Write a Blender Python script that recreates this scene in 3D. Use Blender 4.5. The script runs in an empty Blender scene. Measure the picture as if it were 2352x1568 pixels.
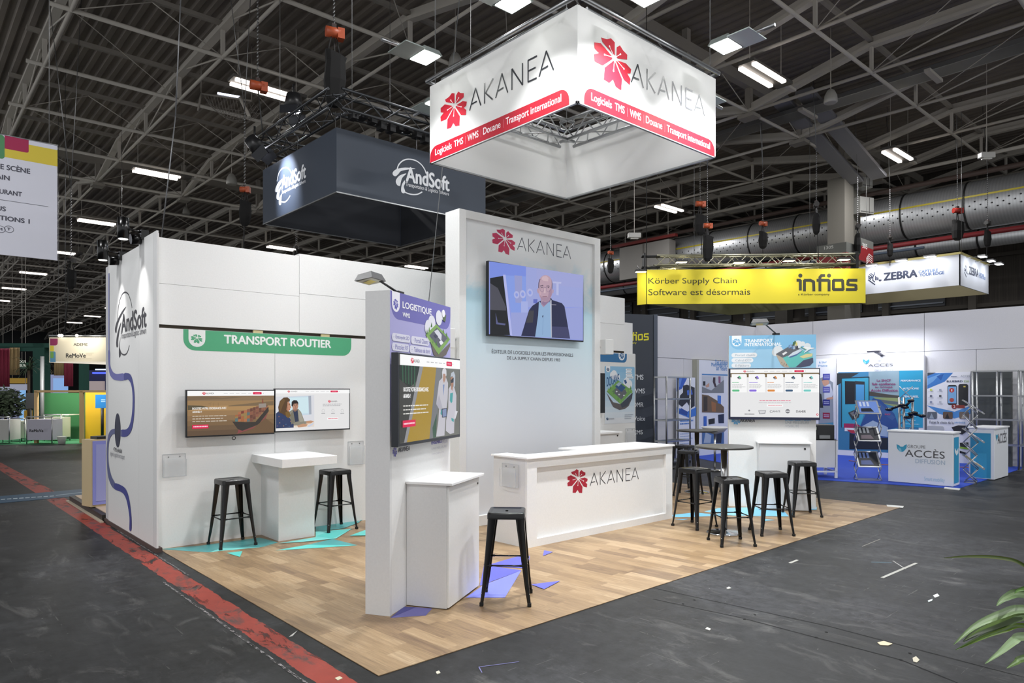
import bpy, math, random
from mathutils import Vector, Matrix
S = bpy.context.scene
COL = S.collection
rnd = random.Random(7)
# ---------------------------------------------------------------- camera (eye 1.8 m, 24 mm shift lens)
F0, Y0, EYE, CX = 1600.0, 895.0, 1.8, 1176.0
AZ = math.radians(48.15)
EX = (math.sin(AZ), math.cos(AZ)); EY = (-math.cos(AZ), math.sin(AZ))
CAM = (-2.29665, -3.81881)
cd = bpy.data.cameras.new('camera'); co = bpy.data.objects.new('camera', cd); COL.objects.link(co)
cd.lens = 36 * F0 / 2352; cd.sensor_width = 36; cd.shift_y = (Y0 - 784) / 2352; cd.clip_end = 400
co.location = (CAM[0], CAM[1], EYE); co.rotation_euler = (math.pi / 2, 0, AZ - math.pi / 2)
S.camera = co
S.view_settings.view_transform = 'Standard'; S.view_settings.look = 'None'
S.view_settings.gamma = 1; S.view_settings.use_curve_mapping = False
S.view_settings.exposure = 0.0
w = bpy.data.worlds.new('world'); S.world = w; w.use_nodes = True
w.node_tree.nodes['Background'].inputs[0].default_value = (0.965, 0.985, 1, 1)
w.node_tree.nodes['Background'].inputs[1].default_value = WORLD = 0.83

def add_light(name, loc, target, size, power, col=(1, 1, 1), size_y=None, spot=None, parent=None, spread=None):
    if spot:
        l = bpy.data.lights.new(name, 'SPOT'); l.spot_size = math.radians(spot); l.spot_blend = 1.0; l.shadow_soft_size = size
    else:
        l = bpy.data.lights.new(name, 'AREA'); l.size = size
        if size_y: l.shape = 'RECTANGLE'; l.size_y = size_y
        if spread: l.spread = math.radians(spread)
    l.energy = power; l.color = col
    o = bpy.data.objects.new(name, l); COL.objects.link(o)
    o.location = loc
    d = Vector(target) - Vector(loc)
    o.rotation_euler = d.to_track_quat('-Z', 'Y').to_euler()
    return o

# the stand is lit by four flood lamps over the hanging sign (and their twins on its far sides);
# the hall by rows of twin tube fixtures
FLOODS = [(2.58, 3.2, 5.84), (2.58, 1.6, 5.84), (3.5, .62, 5.84), (5.05, .62, 5.84), (6.05, 1.65, 5.84), (6.05, 3.2, 5.84), (3.5, 4.2, 5.84), (5.05, 4.2, 5.84)]
for i, p in enumerate(FLOODS):
    c = Vector((4.3, 2.4, 0))
    d = (Vector((p[0], p[1], 0)) - c).normalized()
    t = Vector((p[0], p[1], 0)) + d * (.8 if i in (2, 3) else 1.9)
    add_light('flood_light', (p[0], p[1], p[2] - .03), (t.x, t.y, 0), .26, (56, 56, 96, 96, 12, 12, 8, 8)[i], (.97, .985, 1), .2, spread=118)
TUBES = [(x, y) for x in (4.7, 13.3, 21.9) for y in (4.6, 13.4, 22.6, 32.0, 41.2, 50.4, 59.6, 68.8, 78.0, 87.2)]
for x, y in TUBES[:4] + TUBES[10:14] + TUBES[20:24]:
    add_light('tube_light', (x, y, 9.28), (x, y, 0), 1.4, 130 if (x, y) == (4.7, 4.6) else 225, (.985, .99, 1), .3)
for x, y in ((-4, -4), (4.7, -4.5), (13.3, -4.5), (-4, 4.6)):
    add_light('tube_light', (x, y, 9.28), (x, y, 0), 1.4, 380, (.985, .99, 1), .3)

# ---------------------------------------------------------------- measuring
def fl(px, py, z=0.0):
    d = F0 * (z - EYE) / (Y0 - py); r = (px - CX) / F0 * d
    return (CAM[0] + r * EX[0] + d * EX[1], CAM[1] + r * EY[0] + d * EY[1])
def at(px, py, d):
    r = (px - CX) / F0 * d
    return Vector((CAM[0] + r * EX[0] + d * EX[1], CAM[1] + r * EY[0] + d * EY[1], EYE + (Y0 - py) / F0 * d))
class Fr:
    """upright working plane: origin, heading of its u axis (degrees from X), n points out of it"""
    def __init__(s, x, y, a=0.0):
        s.o = Vector((x, y, 0)); s.a = math.radians(a)
        s.u = Vector((math.cos(s.a), math.sin(s.a), 0)); s.n = Vector((math.sin(s.a), -math.cos(s.a), 0))
    def uv(s, px, py, n=0.0):
        c = Vector((CAM[0], CAM[1], 0)); k = (px - CX) / F0
        v = Vector((k * EX[0] + EX[1], k * EY[0] + EY[1], 0))
        d = ((s.o + s.n * n - c).dot(s.n)) / v.dot(s.n)
        p = c + v * d
        return ((p - s.o).dot(s.u), EYE + (Y0 - py) / F0 * d)
    def w(s, u, z, n=0.0):
        return s.o + s.u * u + s.n * n + Vector((0, 0, z))
    def off(s, n):
        p = s.o + s.n * n
        return Fr(p.x, p.y, math.degrees(s.a))
W0 = Fr(0, 0, 0)

# ---------------------------------------------------------------- materials
def lin(h):
    if isinstance(h, (tuple, list)): r = h
    else: r = tuple(int(h[i:i + 2], 16) / 255 for i in (0, 2, 4))
    return tuple(((c + .055) / 1.055) ** 2.4 if c > .04045 else c / 12.92 for c in r)
MC = {}
def M(hexc, rough=.6, metal=0.0, emit=0.0, alpha=None, spec=None, trans=0.0, bump=None, coat=0.0):
    key = (hexc, rough, metal, emit, alpha, spec, trans, bump, coat)
    if key in MC: return MC[key]
    m = bpy.data.materials.new('surface_' + str(len(MC))); m.use_nodes = True
    nt = m.node_tree; b = nt.nodes['Principled BSDF']; c = lin(hexc)
    if emit:
        b.inputs['Base Color'].default_value = (.01, .01, .01, 1)
        b.inputs['Emission Color'].default_value = (*c, 1); b.inputs['Emission Strength'].default_value = emit
    else: b.inputs['Base Color'].default_value = (*c, 1)
    b.inputs['Roughness'].default_value = rough; b.inputs['Metallic'].default_value = metal
    if spec is not None: b.inputs['Specular IOR Level'].default_value = spec
    if coat: b.inputs['Coat Weight'].default_value = coat
    if alpha is not None: b.inputs['Alpha'].default_value = alpha
    if trans: b.inputs['Transmission Weight'].default_value = trans
    if bump:
        n = nt.nodes.new('ShaderNodeTexNoise'); n.inputs['Scale'].default_value = bump[0]; n.inputs['Detail'].default_value = 4
        tc = nt.nodes.new('ShaderNodeTexCoord'); nt.links.new(tc.outputs['Object'], n.inputs['Vector'])
        bp = nt.nodes.new('ShaderNodeBump'); bp.inputs['Strength'].default_value = bump[1]; bp.inputs['Distance'].default_value = .01
        nt.links.new(n.outputs[0], bp.inputs['Height']); nt.links.new(bp.outputs[0], b.inputs['Normal'])
        # a little colour variation too
        cr = nt.nodes.new('ShaderNodeMapRange'); cr.inputs[3].default_value = .94; cr.inputs[4].default_value = 1.04
        nt.links.new(n.outputs[0], cr.inputs[0])
        mx = nt.nodes.new('ShaderNodeMix'); mx.data_type = 'RGBA'; mx.blend_type = 'MULTIPLY'; mx.inputs[0].default_value = 1
        mx.inputs[6].default_value = (*c, 1); nt.links.new(cr.outputs[0], mx.inputs[7]); nt.links.new(mx.outputs[2], b.inputs['Base Color'])
    MC[key] = m
    return m
def P(h, rough=.55): return M(h, rough)                       # print / paint
def E(h, k=1.0): return M(h, .25, emit=k * SCREEN, spec=.25)          # screen pixels
SCREEN = .92
WHITE = M('e9e9e8', .45, bump=(60, .03)); WHITE2 = M('dedede', .5, bump=(60, .03)); TOPW = M('f4f4f4', .3)
BLACKM = M('070708', .24, spec=.5); CHROME = M('c8c8c8', .16, 1.0); ALU = M('b4b6b8', .35, 1.0)
DARK = M('141416', .5); STEEL = M('77736c', .55); STEELD = M('4a4744', .6)

# ---------------------------------------------------------------- mesh builder
class MB:
    def __init__(s): s.v = []; s.f = []; s.m = []; s.sm = []; s.mats = []
    def mi(s, m):
        if m not in s.mats: s.mats.append(m)
        return s.mats.index(m)
    def face(s, pts, m, smooth=False):
        k = len(s.v); s.v += [Vector(p) for p in pts]; s.f.append(list(range(k, k + len(pts)))); s.m.append(s.mi(m)); s.sm.append(smooth)
    def hexa(s, b, t, m, top=None):
        k = len(s.v); s.v += [Vector(p) for p in b] + [Vector(p) for p in t]; n = len(b); i = s.mi(m)
        s.f.append([k + j for j in reversed(range(n))]); s.m.append(i); s.sm.append(False)
        s.f.append([k + n + j for j in range(n)]); s.m.append(s.mi(top) if top else i); s.sm.append(False)
        for j in range(n):
            q = (j + 1) % n
            s.f.append([k + j, k + q, k + n + q, k + n + j]); s.m.append(i); s.sm.append(False)
        return s
    def box(s, fr, u0, u1, z0, z1, n0, n1, m):
        """box in a working plane; n0..n1 measured along the outward normal"""
        q = [(u0, n1), (u1, n1), (u1, n0), (u0, n0)]
        return s.hexa([fr.w(u, z0, n) for u, n in q], [fr.w(u, z1, n) for u, n in q], m)
    def prism(s, xy, z0, z1, m, top=None):
        return s.hexa([(x, y, z0) for x, y in xy], [(x, y, z1) for x, y in xy], m, top)
    def slab(s, fr, pts, n0, n1, m):
        """polygon (u,z) given thickness along the normal"""
        return s.hexa([fr.w(u, z, n0) for u, z in pts], [fr.w(u, z, n1) for u, z in pts], m)
    def tube(s, p, q, r, m, seg=8, r2=None, caps=True):
        p = Vector(p); q = Vector(q); d = (q - p)
        if d.length < 1e-6: return s
        d.normalize(); a = d.orthogonal().normalized(); b = d.cross(a); r2 = r if r2 is None else r2
        k = len(s.v); i = s.mi(m)
        for c, rr in ((p, r), (q, r2)):
            for j in range(seg):
                t = 2 * math.pi * j / seg; s.v.append(c + a * math.cos(t) * rr + b * math.sin(t) * rr)
        for j in range(seg):
            n = (j + 1) % seg
            s.f.append([k + j, k + n, k + seg + n, k + seg + j]); s.m.append(i); s.sm.append(seg > 4)
        if caps:
            s.f.append([k + j for j in reversed(range(seg))]); s.m.append(i); s.sm.append(False)
            s.f.append([k + seg + j for j in range(seg)]); s.m.append(i); s.sm.append(False)
        return s
    def path(s, pts, r, m, seg=6):
        for a, b in zip(pts, pts[1:]): s.tube(a, b, r, m, seg)
        return s
    def beam(s, p, q, wd, ht, m):
        p = Vector(p); q = Vector(q); d = (q - p).normalized()
        a = d.cross(Vector((0, 0, 1)))
        a = a.normalized() if a.length > 1e-4 else Vector((1, 0, 0))
        b = a.cross(d).normalized()
        o = [a * wd / 2 + b * ht / 2, -a * wd / 2 + b * ht / 2, -a * wd / 2 - b * ht / 2, a * wd / 2 - b * ht / 2]
        return s.hexa([p + k for k in o], [q + k for k in o], m)
    def lathe(s, c, prof, m, seg=24):
        c = Vector(c); k = len(s.v); i = s.mi(m)
        for r, z in prof:
            for j in range(seg):
                t = 2 * math.pi * j / seg; s.v.append(c + Vector((math.cos(t) * r, math.sin(t) * r, z)))
        for a in range(len(prof) - 1):
            for j in range(seg):
                n = (j + 1) % seg
                s.f.append([k + a * seg + j, k + a * seg + n, k + (a + 1) * seg + n, k + (a + 1) * seg + j]); s.m.append(i); s.sm.append(True)
        for a, rev in ((0, True), (len(prof) - 1, False)):
            if prof[a][0] > 1e-5:
                r_ = [k + a * seg + j for j in range(seg)]
                s.f.append(r_[::-1] if rev else r_); s.m.append(i); s.sm.append(False)
        return s
    def ball(s, c, r, m, seg=12, sq=(1, 1, 1)):
        c = Vector(c); pr = [(math.sin(math.pi * j / 8) * r, -math.cos(math.pi * j / 8) * r) for j in range(9)]
        k = len(s.v); s.lathe(c, [(max(a, 1e-5), b) for a, b in pr], m, seg)
        for j in range(k, len(s.v)):
            d = s.v[j] - c; s.v[j] = c + Vector((d.x * sq[0], d.y * sq[1], d.z * sq[2]))
        return s
    def build(s, name, parent=None, bevel=0.0, origin=None):
        me = bpy.data.meshes.new(name)
        if parent is not None: inv = parent.matrix_world.inverted(); vs = [inv @ v for v in s.v]; loc = None
        else:
            if origin is None:
                xs = [v.x for v in s.v]; ys = [v.y for v in s.v]; zs = [v.z for v in s.v]
                origin = Vector(((min(xs) + max(xs)) / 2, (min(ys) + max(ys)) / 2, min(zs)))
            vs = [v - origin for v in s.v]
        me.from_pydata([tuple(v) for v in vs], [], s.f)
        for m in s.mats: me.materials.append(m)
        me.polygons.foreach_set('material_index', s.m)
        me.polygons.foreach_set('use_smooth', s.sm); me.update()
        o = bpy.data.objects.new(name, me); COL.objects.link(o)
        if parent is not None: o.parent = parent
        else: o.location = origin
        if bevel:
            b = o.modifiers.new('bevel', 'BEVEL'); b.width = bevel; b.segments = 2; b.limit_method = 'ANGLE'
        return o
ROOTM = {}
def tag(o, label=None, cat=None, group=None, kind=None):
    if label: o['label'] = label
    if cat: o['category'] = cat
    if group: o['group'] = group
    if kind: o['kind'] = kind
    return o
def thing(name, label, cat, loc, rz=0.0, group=None):
    o = bpy.data.objects.new(name, None); COL.objects.link(o); o.empty_display_size = .1
    o.location = loc; o.rotation_euler = (0, 0, rz)
    o.matrix_world = Matrix.Translation(Vector(loc)) @ Matrix.Rotation(rz, 4, 'Z')
    return tag(o, label, cat, group)
def sub(o, mb, name, bevel=0.0):
    """sub-part of part o; both share the thing's coordinates"""
    c = mb.build(name, None, bevel)
    r = o.parent
    mw = r.matrix_world if r is not None else Matrix.Translation(o.location)
    inv = mw.inverted()
    for v in c.data.vertices: v.co = inv @ (Vector(v.co) + c.location)
    c.location = (0, 0, 0); c.parent = o
    return c
def dup(root, loc, rz, label=None, group=None):
    r = root.copy(); COL.objects.link(r); r.location = loc; r.rotation_euler = (0, 0, rz)
    if label: r['label'] = label
    if group: r['group'] = group
    for ch in list(root.children):
        c = ch.copy(); COL.objects.link(c); c.parent = r
        for g in ch.children:
            d = g.copy(); COL.objects.link(d); d.parent = c
    return r

# ---------------------------------------------------------------- flat graphics (prints, lettering, screens)
TCACHE = {}
def glyphs(s, bold):
    key = (s, bold)
    if key in TCACHE: return TCACHE[key]
    cu = bpy.data.curves.new('t', 'FONT'); cu.body = s; cu.resolution_u = 4; cu.offset = bold
    o = bpy.data.objects.new('t', cu); COL.objects.link(o)
    dg = bpy.context.evaluated_depsgraph_get(); dg.update()
    me = bpy.data.meshes.new_from_object(o.evaluated_get(dg))
    vs = [(v.co.x, v.co.y) for v in me.vertices]; fs = [list(p.vertices) for p in me.polygons]
    bpy.data.objects.remove(o); bpy.data.curves.remove(cu); bpy.data.meshes.remove(me)
    TCACHE[key] = (vs, fs); return TCACHE[key]
class Gfx:
    def __init__(s, fr, n=0.0, step=.00025, view=(1, 0, 0)):
        s.fr = fr; s.n = n; s.step = step; s.c = 0; s.k = 0; s.mb = MB(); s.view = view
    def V(s, sc, ox, oy): s.view = (sc, ox, oy); return s
    def uv(s, x, y):
        k, ox, oy = s.view; return s.fr.uv(x / k + ox, y / k + oy, s.n)
    def lay(s, k=None):
        s.k = s.k + 1 if k is None else k
        s.c += 1
        return s.n + s.step * s.k + (s.c % 9) * s.step * .08
    def polyuv(s, pts, m, k=None):
        z = s.lay(k); s.mb.face([s.fr.w(u, v, z) for u, v in pts], m); return s
    def poly(s, pts, m, k=None): return s.polyuv([s.uv(*p) for p in pts], m, k)
    def bb(s, x0, y0, x1, y1):
        a = s.uv(x0, (y0)); b = s.uv(x1, (y1))
        return a[0], a[1], b[0], b[1]
    def rect(s, x0, y0, x1, y1, m, r=0.0, k=None, corners=(1, 1, 1, 1)):
        """box whose top-left is pixel x0,y0 and bottom-right pixel x1,y1, r = corner radius in metres (tl,tr,br,bl)"""
        u0, v1, u1, v0 = s.bb(x0, y0, x1, y1)
        return s.rectuv(u0, v0, u1, v1, m, r, k, corners)
    def rectuv(s, u0, v0, u1, v1, m, r=0.0, k=None, corners=(1, 1, 1, 1)):
        if r <= 0: return s.polyuv([(u0, v0), (u1, v0), (u1, v1), (u0, v1)], m, k)
        r = min(r, abs(u1 - u0) * .499, abs(v1 - v0) * (.499 if corners == (1, 1, 1, 1) else .98)); pts = []
        for on, cx_, cy_, a0 in ((corners[0], u0 + r, v1 - r, 90), (corners[3], u0 + r, v0 + r, 180), (corners[2], u1 - r, v0 + r, 270), (corners[1], u1 - r, v1 - r, 0)):
            if on:
                for j in range(7):
                    t = math.radians(a0 + 15 * j); pts.append((cx_ + r * math.cos(t), cy_ + r * math.sin(t)))
            else: pts.append({90: (u0, v1), 180: (u0, v0), 270: (u1, v0), 0: (u1, v1)}[a0])
        return s.polyuv(pts, m, k)
    def disc(s, x, y, r, m, k=None, ry=None, seg=24):
        u, v = s.uv(x, y); ry = ry or r
        return s.polyuv([(u + r * math.cos(6.2832 * j / seg), v + ry * math.sin(6.2832 * j / seg)) for j in range(seg)], m, k)
    def strokeuv(s, P_, wd, m, k=None, w1=None):
        z = s.lay(k); n = len(P_)
        for i in range(n - 1):
            a = Vector(P_[i]); b = Vector(P_[i + 1]); d = b - a
            if d.length < 1e-7: continue
            d.normalize(); q = Vector((-d.y, d.x))
            wa = wd if w1 is None else wd + (w1 - wd) * i / (n - 1); wb = wd if w1 is None else wd + (w1 - wd) * (i + 1) / (n - 1)
            e = d * (wd * .18 if w1 is None else 0)
            pts = [a - e + q * wa / 2, a - e - q * wa / 2, b + e - q * wb / 2, b + e + q * wb / 2]
            s.mb.face([s.fr.w(p.x, p.y, z + (i % 3) * s.step * .03) for p in pts], m)
        return s
    def spoly(s, pts, m, k=None):
        """closed outline with rounded course through its points"""
        p = [s.uv(*q) for q in pts]; n = len(p); out = []
        for i in range(n):
            a, b, c, d = p[i - 1], p[i], p[(i + 1) % n], p[(i + 2) % n]
            for f in (0, .25, .5, .75): out.append(tuple(.5 * (2 * b[j] + (c[j] - a[j]) * f + (2 * a[j] - 5 * b[j] + 4 * c[j] - d[j]) * f * f + (3 * b[j] - a[j] - 3 * c[j] + d[j]) * f ** 3) for j in (0, 1)))
        return s.polyuv(out, m, k)
    def sline(s, pts, wd, m, k=None):
        p = [s.uv(*q) for q in pts]; n = len(p); out = []
        for i in range(n - 1):
            a, b, c, d = p[max(i - 1, 0)], p[i], p[i + 1], p[min(i + 2, n - 1)]
            for f in (0, .25, .5, .75): out.append(tuple(.5 * (2 * b[j] + (c[j] - a[j]) * f + (2 * a[j] - 5 * b[j] + 4 * c[j] - d[j]) * f * f + (3 * b[j] - a[j] - 3 * c[j] + d[j]) * f ** 3) for j in (0, 1)))
        return s.strokeuv(out + [p[-1]], wd, m, k)
    def line(s, pts, wd, m, k=None, w1=None): return s.strokeuv([s.uv(*p) for p in pts], wd, m, k, w1)
    def text(s, t, x0, y0, x1, y1, m, bold=0.0, k=None):
        """lettering whose drawn extent runs from lower-left pixel (x0,y0) to upper-right pixel (x1,y1)"""
        a = s.uv(x0, y0); b = s.uv(x1, y1); return s.textuv(t, a[0], a[1], b[0], b[1], m, bold, k)
    def textuv(s, t, u0, v0, u1, v1, m, bold=0.0, k=None):
        vs, fs = glyphs(t, 0.0)
        if not vs: return s
        xa = min(v[0] for v in vs); xb = max(v[0] for v in vs); ya = min(v[1] for v in vs); yb = max(v[1] for v in vs)
        z = s.lay(k); kx = (u1 - u0) / (xb - xa); ky = (v1 - v0) / max(yb - ya, 1e-5); base = len(s.mb.v); i = s.mb.mi(m)
        for q, (dx, dy) in enumerate(((0, 0), (-1, 0), (1, 0), (0, .7), (0, -.7)) if bold > 0 else ((0, 0),)):
            b_ = len(s.mb.v); zz = z + q * s.step * .15
            s.mb.v += [s.fr.w(u0 + (x - xa + dx * bold) * kx, v0 + (y - ya + dy * bold) * ky, zz) for x, y in vs]
            for f in fs: s.mb.f.append([b_ + j for j in f]); s.mb.m.append(i); s.mb.sm.append(False)
        return s
    def bars(s, x0, y0, x1, y1, n, m, fill=.45, ragged=True, seed=1):
        """lines of small print too fine to read"""
        r = random.Random(seed); a = s.uv(x0, y0); b = s.uv(x1, y1); h = (a[1] - b[1]) / n; kk = s.k + 1; s.k = kk
        for i in range(n):
            u = a[0]; end = b[0] - (b[0] - a[0]) * (r.random() * .3 if ragged else 0)
            v = a[1] - h * (i + .5)
            while u < end:
                wd = (b[0] - a[0]) * (.05 + r.random() * .09); u2 = min(u + wd, end)
                s.rectuv(u, v - h * fill / 2, u2, v + h * fill / 2, m, 0, kk); u = u2 + (b[0] - a[0]) * .018
        return s
    def build(s, name, parent=None):
        o = s.mb.build(name, parent)
        return o

# flower mark and AKANEA lettering, traced once on the counter front, then reused at other sizes
CF = Fr(0, 1.93, 0)
def _tr(pts): return [CF.uv(x / 5.113 + 1100, y / 5.113 + 980) for x, y in pts]
PETALS = [_tr(p) for p in (
    [(1092, 540), (1126, 530), (1148, 511), (1170, 520), (1170, 590), (1162, 590), (1100, 560)],
    [(1180, 590), (1182, 540), (1200, 518), (1218, 535), (1243, 545), (1242, 572), (1186, 598)],
    [(1152, 604), (1090, 573), (1054, 590), (1055, 622), (1080, 632), (1053, 655), (1056, 690), (1102, 686), (1156, 620)],
    [(1162, 626), (1112, 692), (1108, 758), (1140, 758), (1160, 728), (1177, 758), (1208, 760), (1212, 697), (1172, 626)],
    [(1184, 610), (1235, 597), (1266, 612), (1262, 637), (1243, 648), (1262, 668), (1258, 702), (1222, 692), (1178, 620)])]
STAM = [_tr([(1169, 605), q])for q in ((1140, 560), (1203, 565), (1112, 622), (1163, 680), (1223, 634))]
_fb = _tr([(1052, 762), (1268, 511)])
LET = [_tr(p) for p in ([(1305, 693), (1353, 540), (1395, 682)], [(1322, 651), (1362, 643)],
    [(1424, 678), (1424, 530)], [(1487, 520), (1432, 605), (1484, 668)],
    [(1508, 665), (1552, 510), (1592, 655)], [(1526, 622), (1562, 612)],
    [(1621, 648), (1621, 505), (1690, 640), (1690, 495)],
    [(1778, 485), (1725, 491), (1725, 633), (1776, 627)], [(1727, 562), (1770, 556)],
    [(1792, 624), (1833, 478), (1873, 612)], [(1808, 585), (1842, 577)])]
_lb = (_tr([(1305, 693)])[0][0], _tr([(1621, 648)])[0][1], _tr([(1873, 612)])[0][0], _tr([(1621, 505)])[0][1])
def flower(g, cx_, cy_, size, m, mw=None, squeeze=1.0):
    """flower mark centred at u,v with the given height"""
    sc = size / (_fb[1][1] - _fb[0][1]); mu = (_fb[0][0] + _fb[1][0]) / 2; mv = (_fb[0][1] + _fb[1][1]) / 2
    T = lambda p: (cx_ + (p[0] - mu) * sc * squeeze, cy_ + (p[1] - mv) * sc)
    k = g.k + 1
    for p in PETALS: g.polyuv([T(q) for q in p], m, k)
    if mw is not None:
        for l in STAM:
            g.strokeuv([T(q) for q in l], size * .02, mw, k + 1); c = T(l[1])
            g.polyuv([(c[0] + size * .028 * math.cos(j), c[1] + size * .028 * math.sin(j)) for j in range(6)], mw, k + 2)
    g.k = k + 2
def flower_px(g, x, y, hpx, m, mw=None, squeeze=1.0):
    a = g.uv(x, y + hpx / 2); b = g.uv(x, y - hpx / 2); flower(g, a[0], (a[1] + b[1]) / 2, b[1] - a[1], m, mw, squeeze)
def akanea(g, u0, v0, u1, v1, m, wd=None):
    """lettering between baseline-left and cap-height-right"""
    k = g.k + 1; wd = wd or (v1 - v0) * .068
    T = lambda p: (u0 + (p[0] - _lb[0]) / (_lb[2] - _lb[0]) * (u1 - u0), v0 + (p[1] - _lb[1]) / (_lb[3] - _lb[1]) * (v1 - v0))
    for i, l in enumerate(LET): g.strokeuv([T(q) for q in l], wd, m, k)
    g.k = k
def akanea_px(g, x0, y0, x1, y1, m, wd=None):
    a = g.uv(x0, y0); b = g.uv(x1, y1); akanea(g, a[0], a[1], b[0], b[1], m, wd)
# ================================================================ SETTING
def nodes(m):
    nt = m.node_tree; N = lambda t, **k: _mk(nt, t, k); return nt, N
def _mk(nt, t, k):
    n = nt.nodes.new('ShaderNode' + t)
    for a, b in k.items(): setattr(n, a, b)
    return n
def math_(nt, op, a, b=None, c=None):
    n = nt.nodes.new('ShaderNodeMath'); n.operation = op
    for i, x in enumerate((a, b, c)):
        if x is None: continue
        if isinstance(x, (int, float)): n.inputs[i].default_value = x
        else: nt.links.new(x, n.inputs[i])
    return n.outputs[0]
def ramp(nt, fac, stops):
    n = nt.nodes.new('ShaderNodeValToRGB'); e = n.color_ramp.elements
    while len(e) < len(stops): e.new(.5)
    for i, (p, c) in enumerate(stops):
        e[i].position = p; e[i].color = (*(lin(c) if isinstance(c, str) else (c, c, c)), 1)
    nt.links.new(fac, n.inputs[0]); return n.outputs[0]
def noise(nt, vec, scale, detail=4, rough=.55, dist=0):
    n = nt.nodes.new('ShaderNodeTexNoise'); n.inputs['Scale'].default_value = scale; n.inputs['Detail'].default_value = detail
    n.inputs['Roughness'].default_value = rough; n.inputs['Distortion'].default_value = dist
    nt.links.new(vec, n.inputs['Vector']); return n.outputs[0]
def mapping(nt, vec, sc=(1, 1, 1), rot=0):
    n = nt.nodes.new('ShaderNodeMapping'); n.inputs['Scale'].default_value = sc; n.inputs['Rotation'].default_value = (0, 0, rot)
    nt.links.new(vec, n.inputs['Vector']); return n.outputs[0]
def mixc(nt, f, a, b, mode='MIX'):
    n = nt.nodes.new('ShaderNodeMix'); n.data_type = 'RGBA'; n.blend_type = mode
    for x, i in ((f, 0), (a, 6), (b, 7)):
        if isinstance(x, (int, float)): n.inputs[i].default_value = x
        elif isinstance(x, tuple): n.inputs[i].default_value = (*x, 1)
        else: nt.links.new(x, n.inputs[i])
    return n.outputs[2]
def base(name, rough=.6):
    m = bpy.data.materials.new(name); m.use_nodes = True; nt = m.node_tree
    b = nt.nodes['Principled BSDF']; b.inputs['Roughness'].default_value = rough
    g = nt.nodes.new('ShaderNodeNewGeometry'); return m, nt, b, g.outputs['Position']
# asphalt
m_asph, nt, b, pos = base('asphalt', .5); b.inputs['Specular IOR Level'].default_value = .32
n1 = noise(nt, mapping(nt, pos, (1, 1, 1)), .45, 6, .62, .6); n2 = noise(nt, mapping(nt, pos, (1, 1, 1)), 9, 8, .75); n3 = noise(nt, mapping(nt, pos, (4, .6, 1), .7), 5, 6, .7, 1.0)
c = ramp(nt, n1, [(.34, '1c1d1e'), (.5, '2b2c2d'), (.64, '424346')])
c = mixc(nt, .8, c, ramp(nt, n2, [(.40, .3), (.5, .75), (.60, 1.0)]), 'MULTIPLY')
n4 = noise(nt, pos, 2.3, 6, .68, 1.4); c = mixc(nt, .75, c, ramp(nt, n4, [(.36, .45), (.52, .85), (.66, 1.0)]), 'MULTIPLY')
c = mixc(nt, math_(nt, 'MULTIPLY', ramp(nt, noise(nt, mapping(nt, pos, (1, .4, 1), .5), 3.4, 8, .72, 1.0), [(.55, 0.0), (.70, 1.0)]), .45), c, lin('6d6c6a'))
c = mixc(nt, .5, c, ramp(nt, n3, [(.38, .45), (.6, 1.0)]), 'MULTIPLY')
# pale paint specks
v = nt.nodes.new('ShaderNodeTexVoronoi'); v.inputs['Scale'].default_value = 7.5; nt.links.new(mapping(nt, pos, (1, 1.6, 1), .4), v.inputs['Vector'])
sz = math_(nt, 'MULTIPLY', noise(nt, pos, .9, 3), .075)
sp = math_(nt, 'LESS_THAN', math_(nt, 'ADD', v.outputs['Distance'], math_(nt, 'MULTIPLY', noise(nt, pos, 34, 5, .7), .26)), math_(nt, 'ADD', sz, .110))
c = mixc(nt, math_(nt, 'MULTIPLY', sp, .75), c, lin('8f8e8a'))
# fine scratches
n5 = noise(nt, mapping(nt, pos, (30, 1.2, 1), -.5), 1.6, 5, .6, .5); n6 = noise(nt, mapping(nt, pos, (1.5, 26, 1), .25), 1.4, 5, .6, .5)
sc_ = math_(nt, 'MULTIPLY', math_(nt, 'GREATER_THAN', math_(nt, 'MAXIMUM', n5, n6), .67), math_(nt, 'GREATER_THAN', n1, .48))
c = mixc(nt, math_(nt, 'MULTIPLY', sc_, .22), c, lin('8c8c88'))
nt.links.new(c, b.inputs['Base Color'])
rr = nt.nodes.new('ShaderNodeMapRange'); rr.inputs[3].default_value = .32; rr.inputs[4].default_value = .66; nt.links.new(n1, rr.inputs[0]); nt.links.new(rr.outputs[0], b.inputs['Roughness'])
bp = nt.nodes.new('ShaderNodeBump'); bp.inputs['Strength'].default_value = .25; bp.inputs['Distance'].default_value = .004; nt.links.new(n2, bp.inputs['Height']); nt.links.new(bp.outputs[0], b.inputs['Normal'])
mb = MB(); mb.prism([(-14, -14), (32.5, -14), (32.5, 132), (-14, 132)], -.2, 0, m_asph)
o = mb.build('floor'); tag(o, 'dark grey worn asphalt hall floor', None, kind='structure')

# roof deck: ribbed sheet running along Y
m_deck, nt, b, pos = base('roof_deck', .7)
c = ramp(nt, noise(nt, pos, .35, 4), [(.3, '6b645d'), (.7, '857c73')]); nt.links.new(c, b.inputs['Base Color'])
ZB = 9.8
mb = MB(); x = -14.0; z0 = ZB + 1.35
prof = []
while x < 32.5:
    prof += [(x, z0), (x + .12, z0), (x + .16, z0 + .06), (x + .28, z0 + .06)]; x += .32
k = len(mb.v); i = mb.mi(m_deck)
for a in range(len(prof) - 1):
    p, q = prof[a], prof[a + 1]
    mb.face([(p[0], -14, p[1]), (q[0], -14, q[1]), (q[0], 132, q[1]), (p[0], 132, p[1])], m_deck)
o = mb.build('ceiling'); tag(o, 'dark ribbed metal roof deck of the hall', None, kind='structure')

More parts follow.
